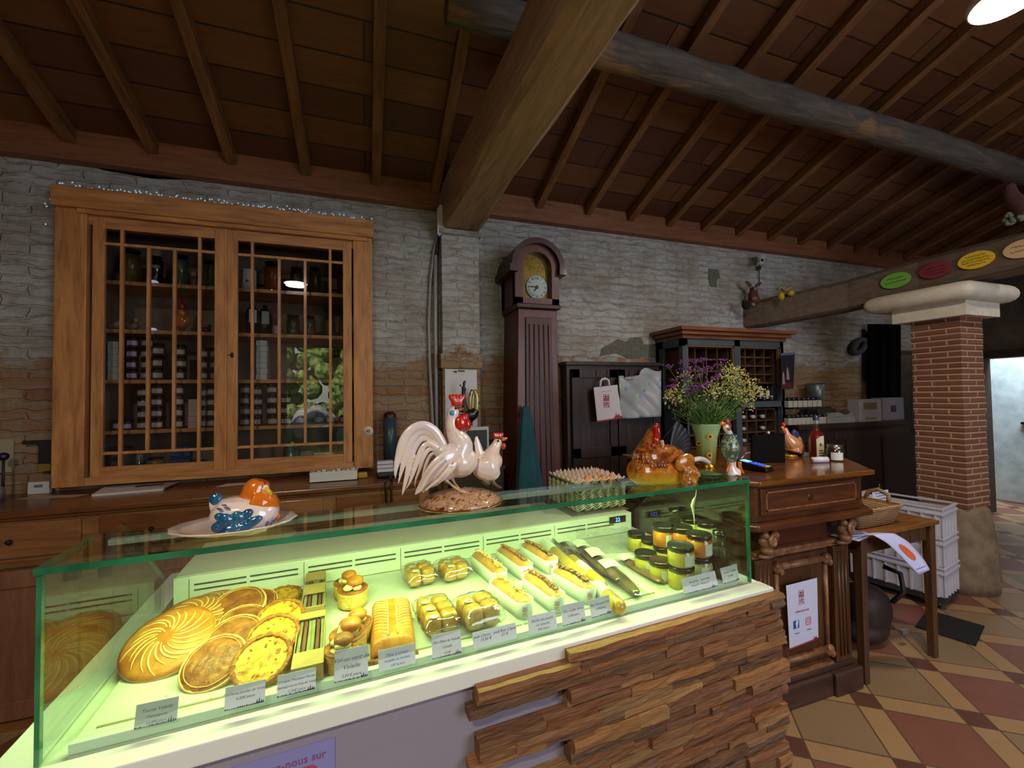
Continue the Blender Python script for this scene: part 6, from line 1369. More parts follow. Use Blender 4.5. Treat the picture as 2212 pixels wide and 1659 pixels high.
# ================================================================ WINE CABINET
BLG=plain('blue_grey_paint','3a4650',.55,c2='46525a',ns=8); WCW=wood('wine_cornice','5f3822','8a5232','a0623c',(1.1,9,9),.45,.1,.15,3,.3); LAT=wood('lattice_wood','3a2618','5a3c26','6a4a30',(9,9,1.2),.6,0,.1,3,.3)
yw=2.76
wx=lambda px,py=800:onY(px,py,yw).x
t=thing('wine_cabinet','blue-grey wine cabinet with a brown cornice, lattice racks and bottles, right of the dark cupboard','cabinet',(2.95,yw,0))
def Q(mb,nm,mt,par=None,**k):
    o=mb.build(nm,mt,None,**k); o.data.transform(PM[t.name].inverted()); o.parent=par or t; return o
X0,X1,X2,X3=wx(1480),wx(1588),wx(1600),wx(1690); XL=X0; ZT2=onY(1585,735,yw).z; ZC=onY(1585,712,yw-.05).z; ZM=onY(1600,868,yw).z; 
wc=LAT
Q(MB().box((X0-.02,3.05,0),(X3,3.09,ZT2)),'back_panel',plain('wine_back','1c130e',.8))
Q(MB().box((X0-.02,yw,0),(X0+.03,yw+.04,ZT2)).box(((X1+X2)/2-.03,yw,0),((X1+X2)/2+.03,yw+.04,ZT2)).box((X3-.02,yw,0),(X3+.02,yw+.04,ZT2)).box((X0,yw,ZT2-.05),(X3,yw+.04,ZT2)).box((X0,yw,ZM-.05),(X3,yw+.05,ZM)).box((X0,yw,.0),(X3,yw+.04,.14)).box((X0-.02,3.0,0),(X0+.01,3.09,ZT2)).box((X0-.02,yw,0),(X0+.01,3.09,ZM)).box((X0-.02,yw,ZT2-.06),(X0+.01,3.09,ZT2)) .box((X3-.01,yw,0),(X3+.02,3.08,ZT2)),'face_frame',BLG)
b=MB()
for k,(o_,h0) in enumerate(((0,0),(.03,.03),(.06,.06))):
    b.prism([(XL-.02-o_,3.09),(X0-.03-o_,yw-.02-o_),(X3+.03+o_,yw-.02-o_),(X3+.03+o_,3.09)],lambda p,q,d:(p,q,d),ZT2+h0,ZT2+h0+.03)
Q(b,'cornice',WCW,bevel=.004)
Q(MB().box((X0,yw+.03,ZM-.03),(X3,3.06,ZM)),'middle_shelf',BLG)
def lattice(x0,x1,z0,z1,nx,nz):
    b=MB()
    for k in range(nx+1): x=x0+(x1-x0)*k/nx; b.box((x-.006,yw+.06,z0),(x+.006,3.04,z1))
    for k in range(nz+1): z=z0+(z1-z0)*k/nz; b.box((x0,yw+.062,z-.006),(x1,3.04,z+.006))
    Q(b,'lattice_rack',LAT)
lattice(X0+.04,(X1+X2)/2-.04,ZM+.16,ZT2-.06,4,3); lattice((X1+X2)/2+.04,X3-.03,ZM+.16,ZT2-.06,4,4); lattice((X1+X2)/2+.04,X3-.03,.75,ZM-.07,4,6); lattice(X0+.04,(X1+X2)/2-.04,.75,ZM-.07,4,6)
for a_,b_ in ((X0+.03,(X1+X2)/2-.03),((X1+X2)/2+.03,X3-.02)): Q(MB().box((a_,yw+.008,ZM+.14),(a_+.012,yw+.03,ZT2-.05)).box((b_-.012,yw+.008,ZM+.14),(b_,yw+.03,ZT2-.05)).box((a_,yw+.008,ZT2-.062),(b_,yw+.03,ZT2-.05)),'gilt_bead',plain('gilt_bead','8a6a3c',.4,.3))
CAPW=plain('white_capsule','a9b4b8',.4); WB=plain('dark_wine_glass','0f120c',.12,coat=1)
def wbot():
    r=thing('lying_wine_bottle','x','bottle',(0,-9,0)); MB().tube([(0,.0,0),(0,.19,0)],.03,14).tube([(0,-.05,0),(0,0,0)],[.014,.029],12).build('bottle',WB,r); MB().tube([(0,-.085,0),(0,-.045,0)],.0155,12).build('white_capsule',CAPW,r); return r
wproto=None; gx0=(X1+X2)/2+.04; gw=(X3-.03-gx0)/4; gh=(ZM-.07-.75)/6
seats=[(0,5,'upper left of the rack'),(1,5,'beside the first in the top row'),(2,5,'third cell of the top row'),(0,4,'left of the second row'),(2,4,'right of the second row'),(0,3,'left of the third row'),(1,3,'second cell of the third row'),(0,2,'left of the fourth row'),(0,1,'low left, fifth row'),(1,2,'second cell of the fourth row')]
for i,(a_,c_,w_) in enumerate(seats):
    loc=(gx0+gw*(a_+.42),yw+.11,.75+gh*c_+.006+.0305); lb='dark bottle lying with its white cap outwards, '+w_
    if wproto is None: wproto=wbot(); wproto.location=loc; wproto['label']=lb; wproto['group']='bottles lying in the wine rack'
    else: dup(wproto,loc,0,lb,'bottles lying in the wine rack')
g0=X0+.04; gw2=((X1+X2)/2-.04-g0)/4
for a_,c_,w_ in ((3,3,'seen between the vase and the green bird'),(3,0,'low beside the vase'),(2,0,'low behind the vase base')): dup(wproto,(g0+gw2*(a_+.5),yw+.11,.75+gh*c_+.0365),0,'dark bottle lying with its white cap outwards, '+w_,'bottles lying in the wine rack')
def sbottle(px,y,z,lc,label,h=.17,col=('2a0d0a')):
    r=thing('liqueur_bottle',label,'bottle',(onY(px,850,y).x,y,z),0,'bottles standing on the cabinet shelf'); 
    MB().lathe([(.026,0),(.026,h*.6),(.011,h*.74),(.011,h*.95),(.0005,h)],n=16).build('bottle',plain('liq_'+col,col,.12,coat=1),r); MB().grid(lambda u,v:(.0265*math.cos(-2.4-.6+1.2*u),.0265*math.sin(-2.4-.6+1.2*u),h*(.1+.42*v)),8,2).build('label',plain('liql_'+lc,lc,.6),r)
sbottle(1645,yw+.12,ZM+.0005,'b5a888','bottle with a beige label, leftmost on the cabinet shelf'); sbottle(1658,yw+.1,ZM+.0005,'c4c0b0','bottle with a white label in the middle of the cabinet shelf',.18); sbottle(1677,yw+.1,ZM+.0005,'b8a83c','bottle with a yellowish label at the right of the cabinet shelf',.175,'3a2a14')
for px_,w_ in ((1650,'left'),(1666,'right')):
    r=thing('miniature_jar','tiny jar in front of the shelf bottles, '+w_+' one','jar',(onY(px_,850,yw+.06).x,yw+.06,ZM+.0005)); MB().lathe([(.018,0),(.018,.035),(.0005,.036)],n=12).build('jar',plain('mini_dark','3a2c20',.3),r); MB().lathe([(.018,.034),(.018,.046),(.0005,.047)],n=12,cap=False).build('lid',plain('mini_lid','a8a49c',.3,.4),r)
# banner
t=thing('bottle_banner','narrow dark hanging banner picturing pale bottles, right of the wine cabinet','banner',tuple(onY(1702,800,2.7)))
MB().prism([(1687,763),(1717,761),(1714,840),(1688,841)],ypl(2.7),0,.006).build('sheet',plain('banner_dark','14121c',.6),t,w=True); MB().prism([(1687,763),(1717,761),(1717,766),(1687,768)],ypl(2.7),-.004,.001).build('bright_edge',plain('banner_edge','5a6078',.5),t,w=True)
for a_,b_,c_ in ((1692,802,6),(1701,792,7)): MB().prism([(a_-2,b_+28),(a_-2,b_+6),(a_,b_),(a_+2,b_+6),(a_+c_-2,b_+28)],ypl(2.7),-.003,0).build('printed_bottle',plain('banner_bottle','8a7a78',.6),t,w=True)
MB().prism([(1687,826),(1715,826),(1714,840),(1688,841)],ypl(2.7),-.002,0).build('red_foot',plain('banner_red','4a1410',.6),t,w=True)
# ================================================================ DARK COUNTER ON THE RIGHT
t=thing('dark_counter','long dark wooden counter in the shadow behind the pillar','counter',(4.3,2.68,0))
def U(mb,nm,mt,**k):
    o=mb.build(nm,mt,None,**k); o.data.transform(PM[t.name].inverted()); o.parent=t; return o
dzt=onY(1800,915,2.65).z
U(MB().box((X3+.05,2.68,0),(5.05,3.09,dzt-.04)),'carcass',DKW); U(MB().box((X3+.03,2.64,dzt-.04),(5.07,3.095,dzt)),'top',DKW,bevel=.004); 
for k in range(3): U(MB().box((X3+.15+k*.5,2.665,.15),(X3+.58+k*.5,2.68,dzt-.15)),'panel',plain('deep_brown','22150e',.5),bevel=.003)
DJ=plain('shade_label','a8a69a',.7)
prj=None
def dj(x,y,z,label,h=.06,w_=.024,grp='small jars on the dark counter'):
    global prj
    if prj is None:
        r=thing('label_jar',label,'jar',(x,y,z),0,grp); MB().box((-w_,-w_,0),(w_,w_,h)).build('white_label',DJ,r,bevel=.006); MB().lathe([(w_*.9,h),(w_*.9,h+.02),(w_*.6,h+.03),(.0005,h+.031)],n=12).build('dark_cap',plain('shade_cap','181620',.3,coat=.4),r); prj=r; return
    r=dup(prj,(x,y,z),0,label,grp)
nm=['first','second','third','fourth','fifth','sixth','seventh','eighth','ninth','tenth','eleventh']
shz=onY(1735,880,2.72).z
o=MB().box((max(onY(1697,880,2.72).x,X3+.04),2.70,shz-.015),(onY(1790,880,2.72).x,2.9,shz)).box((onY(1705,880,2.72).x,2.88,dzt),(onY(1708,880,2.72).x,2.9,shz)).box((onY(1780,880,2.72).x,2.88,dzt),(onY(1784,880,2.72).x,2.9,shz)).build('riser_shelf',DKW); tag(o,'small dark riser shelf with jars, on the dark counter','shelf')
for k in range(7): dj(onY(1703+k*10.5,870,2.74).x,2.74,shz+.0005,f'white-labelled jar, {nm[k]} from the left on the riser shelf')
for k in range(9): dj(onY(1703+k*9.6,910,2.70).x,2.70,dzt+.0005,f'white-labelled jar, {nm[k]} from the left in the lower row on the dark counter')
def hg(px0,px1,py0,py1,y,name,label,cat,mat,dpt=.1,z0=None,extra=None,bev=.003):
    a=onY(px0,py1,y); b_=onY(px1,py0,y); z0=dzt+.0005 if z0 is None else z0; h=(b_.z-onY(px0,py1,y).z)
    r=thing(name,label,cat,((a.x+b_.x)/2,y,z0)); w_=(b_.x-a.x)/2
    MB().box((-w_,0,0),(w_,dpt,h)).build('body',mat,r,bevel=bev); return r,w_,h
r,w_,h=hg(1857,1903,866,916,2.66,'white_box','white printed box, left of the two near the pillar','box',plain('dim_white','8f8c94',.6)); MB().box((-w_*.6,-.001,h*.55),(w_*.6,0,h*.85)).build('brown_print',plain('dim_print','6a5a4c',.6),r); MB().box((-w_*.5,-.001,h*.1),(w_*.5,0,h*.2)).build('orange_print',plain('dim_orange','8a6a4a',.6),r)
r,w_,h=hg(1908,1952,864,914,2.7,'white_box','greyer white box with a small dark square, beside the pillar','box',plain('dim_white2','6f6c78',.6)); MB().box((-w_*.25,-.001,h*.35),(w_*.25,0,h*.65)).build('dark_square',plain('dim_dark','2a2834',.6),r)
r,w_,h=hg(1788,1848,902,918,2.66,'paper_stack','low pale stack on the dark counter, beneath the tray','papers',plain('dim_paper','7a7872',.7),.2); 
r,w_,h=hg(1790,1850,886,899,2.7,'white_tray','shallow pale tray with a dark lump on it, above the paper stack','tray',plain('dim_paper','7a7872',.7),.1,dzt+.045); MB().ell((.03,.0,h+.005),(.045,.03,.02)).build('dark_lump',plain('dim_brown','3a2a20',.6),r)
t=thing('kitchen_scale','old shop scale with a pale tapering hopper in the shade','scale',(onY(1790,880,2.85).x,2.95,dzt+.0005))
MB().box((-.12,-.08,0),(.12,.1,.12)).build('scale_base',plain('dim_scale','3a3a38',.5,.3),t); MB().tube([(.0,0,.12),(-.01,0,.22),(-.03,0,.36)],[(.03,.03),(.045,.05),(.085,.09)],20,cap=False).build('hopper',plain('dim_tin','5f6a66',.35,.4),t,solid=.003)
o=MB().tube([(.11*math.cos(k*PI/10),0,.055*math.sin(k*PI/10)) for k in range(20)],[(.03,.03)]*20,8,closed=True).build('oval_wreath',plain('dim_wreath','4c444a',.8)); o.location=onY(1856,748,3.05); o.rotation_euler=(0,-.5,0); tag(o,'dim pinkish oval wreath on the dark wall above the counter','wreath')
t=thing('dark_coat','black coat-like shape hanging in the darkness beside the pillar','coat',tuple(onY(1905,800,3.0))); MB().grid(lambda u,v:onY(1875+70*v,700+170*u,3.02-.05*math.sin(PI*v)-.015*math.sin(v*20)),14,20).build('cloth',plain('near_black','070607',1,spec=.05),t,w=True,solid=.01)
# ================================================================ WALL AND BEAM DECORATION
t=thing('security_camera','small white security camera with a dark lens under the roof','camera',tuple(onY(1645,560,3.0))); MB().prism([(1641,570),(1644,550),(1655,551),(1651,570)],ypl(2.98),-.03,.03).build('housing',plain('cam_white','aeb4b4',.4),t,w=True,bevel=.004); MB().ell(onY(1647,562,2.945),(.014,.01,.014)).build('lens',DK,t,w=True); MB().tube([onY(1641,572,3.06),onY(1640,590,3.08),onY(1641,618,3.085)],.004,6).build('cable',plain('dark_cable','2c3038',.5),t,w=True); MB().box(tuple(onY(1636,585,3.085)),tuple(onY(1643,573,3.04)),).build('bracket',plain('grey_bracket','5a5a56',.5),t,w=True)
o=MB().lathe([(.02,0),(.02,.02),(.0005,.022)],n=16).build('round_socket',plain('dim_socket','8f8f8a',.5)); o.location=onY(1629,561,3.1); o.rotation_euler=(PI/2,0,0); tag(o,'small round white fitting on the wall left of the security camera','fitting')
bx_=onY(1625,660,3.0)
t=thing('reindeer_plush','small brown plush reindeer with upright ears sitting at the wall end of the sign beam','plush toy',(bx_.x,3.0,2.372)); f=Fig(0,t); f.p=lambda px,py,dv=0:onY(px,py,2.98+dv)
b=MB(); f.chain(b,[(1630,655,13),(1627,640,10),(1628,628,8),(1627,620,7)]); b.build('body',plain('plush_brown','4a2a20',.9,c2='5f3a2c',ns=20),t,w=True,remesh=.005)
b=MB(); f.chain(b,[(1622,618,4),(1615,611,4),(1610,609,1.5)],dr=.5); b.build('ear',plain('plush_brown','4a2a20',.9),t,w=True); b=MB(); f.chain(b,[(1632,618,3),(1640,613,3),(1645,611,1)],dr=.5); b.build('ear',plain('plush_brown','4a2a20',.9),t,w=True)
b=MB(); f.blob(b,1631,624,4,4,3,-.03); b.build('muzzle',plain('plush_cream','8a7c58',.9),t,w=True); b=MB(); f.blob(b,1630,645,8,5,5,-.03); b.build('scarf',plain('plush_pink','8a5a48',.9),t,w=True)
t=thing('black_cat_ornament','little black and white figure beside the plush reindeer','ornament',(onY(1612,665,3.0).x+.03,2.98,2.365)); f=Fig(0,t); f.p=lambda px,py,dv=0:onY(px,py,2.93+dv)
b=MB(); f.blob(b,1612,660,10,9,8); f.blob(b,1607,652,5,4,4); b.build('body',plain('plush_black','0e0d10',.9),t,w=True); b=MB(); f.blob(b,1627,658,6,4,4,-.02); b.build('white_patch',plain('plush_white','7a7a76',.9),t,w=True)
ye=onY(1700,632,2.78)
t=thing('yellow_ornament','bright yellow egg-shaped ornaments with straw flowers on the sign beam','ornament',(ye.x,2.78,ye.z-.05)); f=Fig(0,t); f.p=lambda px,py,dv=0:onY(px,py,2.78+dv)
b=MB(); f.blob(b,1687,640,6.5,9,7); f.blob(b,1708,633,8,7,7,rot=.3); b.build('yellow_eggs',plain('egg_yellow','b8a016',.5),t,w=True); b=MB(); 
for k in range(9): f.blob(b,1682+k*3.2,626-3*math.sin(k)-2,4,3.5,4,(-.01)*(k%2))
b.build('straw_flowers',plain('straw_dim','8a7450',.9,c2='a08a66',ns=40),t,w=True)
# big plush at the right edge of the beam
t=thing('pink_plush','dull pink plush arm resting on the beam at the right edge of the photo','plush toy',tuple(onX(2200,440,4.3))); f=Fig(0,t); f.p=lambda px,py,dv=0:onX(px,py,4.38+dv)
b=MB(); f.chain(b,[(2178,400,10),(2186,425,13),(2205,445,16),(2225,460,18)]); b.build('arm',plain('plush_rose','5f3a3c',.9,c2='6f4a48',ns=20),t,w=True,remesh=.006)
t=thing('green_paper_flower','crumpled pale green paper flower on the beam at the right edge','flower',tuple(onX(2185,472,4.3))); f=Fig(0,t); f.p=lambda px,py,dv=0:onX(px,py,4.36+dv)
b=MB(); rr=random.Random(8)
for k in range(14): f.blob(b,2172+rr.uniform(-4,36),472+rr.uniform(-10,12),rr.uniform(5,9),rr.uniform(3,6),5,rr.uniform(-.02,.02),rot=rr.uniform(-1,1))
b.build('petals',plain('sage_paper','6f8068',.8,c2='8a987c',ns=20),t,w=True)
# ceiling lamps; the last two are unseen, added for fill light
LQ=onZ(2176,2,3.0)
LW=emis('lamp_white','fff4e6',9.0)
def clamp(x,y,z,p,label,c=(1,.86,.68),r=.11):
    t=thing('ceiling_lamp',label,'lamp',(x,y,z),0,'round ceiling lamps'); MB().lathe([(r,0),(r*1.02,.02),(r*.9,.05),(r*.3,.09),(.02,.1)],n=32).build('shade',plain('lamp_shade','d8d4cc',.4),t); MB().lathe([(r*.95,-.002),(.0005,-.012)],n=32,cap=False).build('diffuser',LW,t)
    MB().tube([(0,0,.1),(0,0,3.04+SL*(3.04-y)-z+.02)],.008,8).build('rod',plain('lamp_rod','2a2420',.5),t)
    area('lamp_light',(x,y,z-.03),(x,y,0),(r*1.6,r*1.6),p,c,'DISK')
clamp(LQ.x,LQ.y,3.0,LP[0],'round glowing white lamp at the top right corner of the photo')
clamp(-1.0,-1.1,3.25,LP[1],'round ceiling lamp behind the viewer on the left',r=.17)
clamp(1.6,-1.7,3.1,LP[2],'round fill lamp added behind the viewer on the right')  # unseen lamp added to brighten the room
clamp(5.3,.9,3.1,LP[3],'round fill lamp added beyond the pillar')  # added lamp out of view, lights the space past the pillar
# ================================================================ CASH DESK
DWD=wood('desk_wood','3a1c0c','5f3317','74441f',(1.1,9,9),.35,.35,.15,3,.35); DWV=wood('desk_wood_upright','3a2010','5a351a','6c4424',(9,9,1.1),.4,.25,.15,3,.35); DTOP=wood('desk_top_wood','58300f','83501c','966024',(1.1,9,9),.22,.7,.08,3,.3); CARV=wood('carved_wood','5f3a24','8f6444','a87c58',(8,8,4),.45,.2,.4,3,.2)
dX0,dX1,dY=1.64,2.38,1.475; HT=1.098
t=thing('cash_desk','carved brown wooden cash desk with a panelled front, right of the glass counter','desk',(2.0,1.9,0))
def E_(mb,nm,mt,par=None,**k):
    o=mb.build(nm,mt,None,**k); o.data.transform(PM[t.name].inverted()); o.parent=par or t; return o
yb=2.45
def slab(b,x0,x1,y0,y1,z0,z1,c=.05):
    b.prism([(x0+c,y0),(x1-.02,y0),(x1,y0+.03),(x1+.30,y0+.36),(x1+.30,y1),(x0,y1),(x0,y0+c)],lambda p,q,d:(p,q,d),z0,z1); return b
E_(slab(MB(),dX0-.03,dX1+.07,dY-.035,yb,HT-.024,HT),'desk_top',DTOP,bevel=.007)
E_(slab(MB(),dX0,dX1+.02,dY,yb-.02,.905,HT-.024,.03),'drawer_case',DWD,bevel=.003)
dr_w=E_(MB().box((dX0+.05,dY-.012,.935),(dX1-.03,dY+.002,HT-.04)),'drawer',DWD,bevel=.004)
E_(MB().box((dX0+.08,dY-.0125,.955),(dX1-.06,dY-.0095,.962)).box((dX0+.08,dY-.0125,HT-.062),(dX1-.06,dY-.0095,HT-.055)).box((dX0+.08,dY-.0125,.955),(dX0+.087,dY-.0095,HT-.055)).box((dX1-.067,dY-.0125,.955),(dX1-.06,dY-.0095,HT-.055)),'drawer_bead',CARV,dr_w)
E_(MB().ell((2.0,dY-.012,.998),(.019,.004,.017)),'round_knob_mark',plain('dark_roundel','2f1f12',.4),dr_w)
E_(slab(MB(),dX0-.035,dX1+.045,dY-.035,yb,.873,.905,.04),'waist_moulding',DWD,bevel=.008)
bX0,bX1,bY=1.70,2.33,1.545
E_(MB().box((bX0,bY,.1),(bX1,yb-.05,.873)),'body',DWV)
E_(MB().box((bX0-.035,bY-.045,0),(bX1-.16,yb,.11)).box((bX1-.16,bY-.06,0),(bX1+.035,yb,.11)).box((bX0-.025,bY-.03,.11),(bX1+.02,yb,.14)),'plinth',wood('plinth_wood','33201a','4a3026','5a3c2e',(1.1,9,9),.5,.1,.15,3,.3),bevel=.008)
E_(MB().box((bX0+.14,bY-.012,.76),(bX1-.14,bY+.002,.85)),'frieze_panel',plain('frieze_red','4a1c10',.35,coat=.3),bevel=.004)
E_(MB().box((bX0+.12,bY-.02,.845),(bX1-.12,bY,.86)).box((bX0+.0,bY-.03,.735),(bX1,bY,.752)).box((bX0+.0,bY-.018,.715),(bX1,bY,.733)),'frieze_moulding',CARV,bevel=.003)
for xa in (bX0,bX1-.11):
    p_=E_(MB().box((xa,bY-.03,.14),(xa+.11,bY+.01,.715)),'pilaster',DWV,bevel=.004)
    b=MB()
    for k in range(3): b.tube([(xa+.03+k*.025,bY-.031,.17),(xa+.03+k*.025,bY-.031,.69)],.006,6)
    E_(b,'fluting',DWV,p_)
    # carved corbel with scroll
    b=MB(); c_=(xa+.055,bY-.055,.81); b.ell(c_,(.05,.03,.035)); b.tube([(xa+.055+.032*math.cos(a)*(1-a/16),bY-.075-.012*math.sin(a*.5),.82+.03*math.sin(a)*(1-a/16)) for a in [k*.5 for k in range(22)]],.009,8); b.ell((xa+.045,bY-.06,.77),(.035,.028,.022)); b.ell((xa+.055,bY-.045,.74),(.05,.02,.014)); b.ell((xa+.08,bY-.065,.84),(.022,.025,.018)); b.ell((xa+.02,bY-.065,.845),(.02,.022,.018))
    E_(b,'carved_corbel',CARV,p_)
pn_=E_(MB().box((bX0+.13,bY-.008,.17),(bX1-.13,bY+.002,.70)),'door_panel',DWV,bevel=.003)
E_(MB().tube([(bX0+.15,bY-.012,.66),(bX1-.15,bY-.012,.66)],.017,10).tube([(bX0+.15,bY-.012,.21),(bX1-.15,bY-.012,.21)],.017,10).tube([(bX0+.15,bY-.012,.21),(bX0+.15,bY-.012,.66)],.012,10).tube([(bX1-.15,bY-.012,.21),(bX1-.15,bY-.012,.66)],.012,10),'bolection_moulding',CARV,pn_)
b=MB()
for x in (bX0+.15,bX1-.15):
    for z in (.66,.21): b=MB(); b.ell((x,bY-.022,z),(.03,.018,.028)); b.ell((x+.012,bY-.03,z-.015),(.014,.012,.02)); b.ell((x-.012,bY-.03,z+.012),(.014,.012,.016)); E_(b,'corner_carving',CARV,pn_)
for z0,z1,yy in ((.15,.7,.0),): E_(MB().box((bX0-.012,bY+.08,.2),(bX0,yb-.15,.68)),'side_panel',DWD,bevel=.004)
E_(MB().box((bX0+.13,bY-.028,.14),(bX1-.13,bY-.0,.155)),'lower_bead',CARV)
# poster
yp=bY-.034
t2=thing('social_media_poster','white sheet with a red stamp and two icons on the cash desk front','poster',tuple(onY(1734,1325,yp)))
MB().prism([(1698,1265),(1765,1248),(1768,1380),(1706,1404)],ypl(yp),-.001,.001).build('sheet',plain('poster_paper','ccd0f2',.45),t2,w=True)
X_=Vector((1,0,0)); Z_=Vector((0,0,1)); N_=Vector((0,-1,0))
def pp_(a,b_): return onY(a,b_,yp-.0015)
logo(t2,pp_(1731,1290),X_,Z_,N_,.033,'red_stamp'); 
text('follow_line','SUIVEZ-NOUS SUR',.011,plain('logo_red','9c2f3a',.6),t2,pp_(1733,1321),(1,0,.0),Z_)
icon_f(t2,pp_(1720,1349),X_,Z_,N_,.037); icon_cam(t2,pp_(1746,1341),X_,Z_,N_,.037,'icon_coral'); text('icon_caption','Facebook',.008,plain('caption_grey','4a5478',.6),t2,pp_(1722,1369),X_,Z_); text('icon_caption','Instagram',.008,plain('caption_grey','4a5478',.6),t2,pp_(1748,1360),X_,Z_)
MB().prism([(1706,1401),(1768,1377),(1768,1380),(1706,1404)],ypl(yp),-.003,-.001).prism([(1758,1382),(1760,1374),(1762,1378),(1764,1373),(1766,1380)],ypl(yp),-.003,-.001).build('castle_border',plain('logo_red','9c2f3a',.6),t2,w=True)
# ================================================================ ON THE DESK
ZD2=HT+.0005
def od(px,py): return onZ(px,py,ZD2)
# vase
p=od(1527,1008); t=thing('flower_vase','tall pale green enamel vase painted with sunflowers, on the cash desk','vase',tuple(p)); k=pxm(p)
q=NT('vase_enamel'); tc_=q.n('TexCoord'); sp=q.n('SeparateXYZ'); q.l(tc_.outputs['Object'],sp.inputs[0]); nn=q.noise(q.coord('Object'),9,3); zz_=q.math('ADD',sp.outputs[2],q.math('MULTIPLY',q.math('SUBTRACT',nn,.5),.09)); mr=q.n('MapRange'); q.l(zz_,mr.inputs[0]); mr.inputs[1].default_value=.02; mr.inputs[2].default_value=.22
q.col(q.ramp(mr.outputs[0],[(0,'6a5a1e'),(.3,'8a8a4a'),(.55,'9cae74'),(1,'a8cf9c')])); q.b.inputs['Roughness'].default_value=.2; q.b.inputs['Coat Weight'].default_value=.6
H_=93*k
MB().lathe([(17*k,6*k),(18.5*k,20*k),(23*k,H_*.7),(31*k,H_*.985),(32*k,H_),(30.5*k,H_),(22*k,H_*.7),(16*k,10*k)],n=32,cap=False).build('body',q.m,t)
MB().lathe([(24*k,0),(24*k,.002),(19*k,3*k),(21*k,5*k),(18*k,7*k),(17*k,8*k)],n=28).build('gold_foot',plain('gold_ring','b8862a',.2,.9),t)
for px_,py_ in ((1534,942),(1532,981),(1512,957)):
    r_=(23 if py_>960 else 26)*k*1.02; z=(1008-py_)*k*1.02; a=math.asin(max(-.95,min(.95,(px_-1527)*k/r_)))-PI/2-.72
    c=Vector((r_*math.cos(a)*1.03,r_*math.sin(a)*1.03,z)); n=Vector((math.cos(a),math.sin(a),.12)).normalized(); ux=Vector((-math.sin(a),math.cos(a),0)); uy=n.cross(ux)
    b=MB()
    for j in range(12):
        w_=2*PI*j/12; d=ux*math.cos(w_)+uy*math.sin(w_); e=ux*-math.sin(w_)+uy*math.cos(w_); b.add([c+d*.006,c+d*.011+e*.0025,c+d*.018,c+d*.011-e*.0025],[(0,1,2,3)])
    fo=b.build('sunflower_petals',plain('petal_yellow','d8a01c',.4),t,solid=.0008); MB().ell(c,(.006,.006,.006),10,8).build('sunflower_heart',plain('sun_heart','3a1c0c',.5),fo)
# bouquet
t=thing('flower_bouquet','loose bouquet of purple and cream-yellow flowers with green stems, in the enamel vase','flowers',tuple(p+Vector((0,0,H_))))
rr=random.Random(12); ST_=plain('stem_green','3a5a1c',.6,c2='4f7428',ns=8); LF=plain('leaf_green','34501c',.6,c2='56742c',ns=8); PU=plain('purple_blossom','8a3f9c',.6,c2='6f2f86',ns=30); CRM=plain('cream_blossom','c9bf6a',.6,c2='ded79a',ns=30)
top=Vector((0,0,0)); fy=p.y
def fp(px,py,dy): return onY(px,py,fy+dy)-(p+Vector((0,0,H_)))
pur=[(1442,792),(1475,785),(1503,783),(1520,778),(1488,800),(1500,795),(1528,797),(1560,780),(1552,790),(1455,822),(1450,835),(1504,818),(1516,800),(1498,837),(1506,842),(1540,820),(1554,805),(1550,815),(1540,855),(1472,845),(1488,850),(1530,830),(1478,798),(1512,812),(1520,835),(1480,815)]
crm=[(1450,855),(1448,865),(1460,850),(1475,850),(1478,815),(1490,872),(1486,885),(1530,850),(1545,835),(1555,845),(1535,840),(1572,800),(1580,798),(1588,805),(1600,812),(1590,825),(1605,830),(1612,828),(1630,832),(1625,845),(1635,850),(1620,860),(1605,850),(1590,845),(1575,830),(1612,875),(1600,865),(1570,815),(1618,838),(1582,840),(1595,855),(1560,868),(1540,880)]
st=MB(); pb=MB(); cbm=MB(); lf=MB()
def stem(tp,r=.0016):
    b0=Vector((rr.uniform(-.03,.03),rr.uniform(-.03,.03),-.10)); m_=b0.lerp(tp,.5)+Vector((rr.uniform(-.01,.01),rr.uniform(-.01,.01),.02)); m_.x*=.75; st.tube([b0,b0*.5+Vector((0,0,-.02)),m_,tp],r,5)
    for j in range(5):
        f_=rr.uniform(.35,.95); c=m_.lerp(tp,f_) if f_>.5 else b0.lerp(m_,f_*2); d=Vector((rr.uniform(-1,1),rr.uniform(-1,1),rr.uniform(.2,1))).normalized()*rr.uniform(.02,.045); s=d.cross(Vector((0,0,1))).normalized()*.004
        lf.add([c,c+d*.5+s,c+d,c+d*.5-s],[(0,1,2,3)])
for (a_,b_) in pur:
    c=fp(a_,b_,rr.uniform(-.05,.06)); stem(c)
    for j in range(22):
        o_=Vector((rr.gauss(0,.014),rr.gauss(0,.014),rr.gauss(0,.005)+.004)); pb.ell(c+o_,(.0045,.0045,.004),5,4)
for (a_,b_) in crm:
    c=fp(a_,b_,rr.uniform(-.06,.05)); stem(c)
    for j in range(34):
        o_=Vector((rr.gauss(0,.018),rr.gauss(0,.018),rr.gauss(0,.017))); d=(o_+Vector((0,0,.012))).normalized()*.015; s=d.cross(Vector((.3,.2,1))).normalized()*.0038; s2=d.cross(s).normalized()*.0038; q0=c+o_
        cbm.add([q0,q0+d*.5+s,q0+d,q0+d*.5-s],[(0,1,2,3)]); cbm.add([q0,q0+d*.5+s2,q0+d,q0+d*.5-s2],[(0,1,2,3)])
for k_ in range(110): stem(fp(rr.uniform(1450,1610),rr.uniform(850,905),rr.uniform(-.06,.06)),.0014)
for nm_,mb_,mt_ in (('stems',st,ST_),('leaves',lf,LF),('purple_blossoms',pb,PU),('cream_blossoms',cbm,CRM)):
    o=mb_.build(nm_,mt_,t,fix=False); o['kind']='stuff'
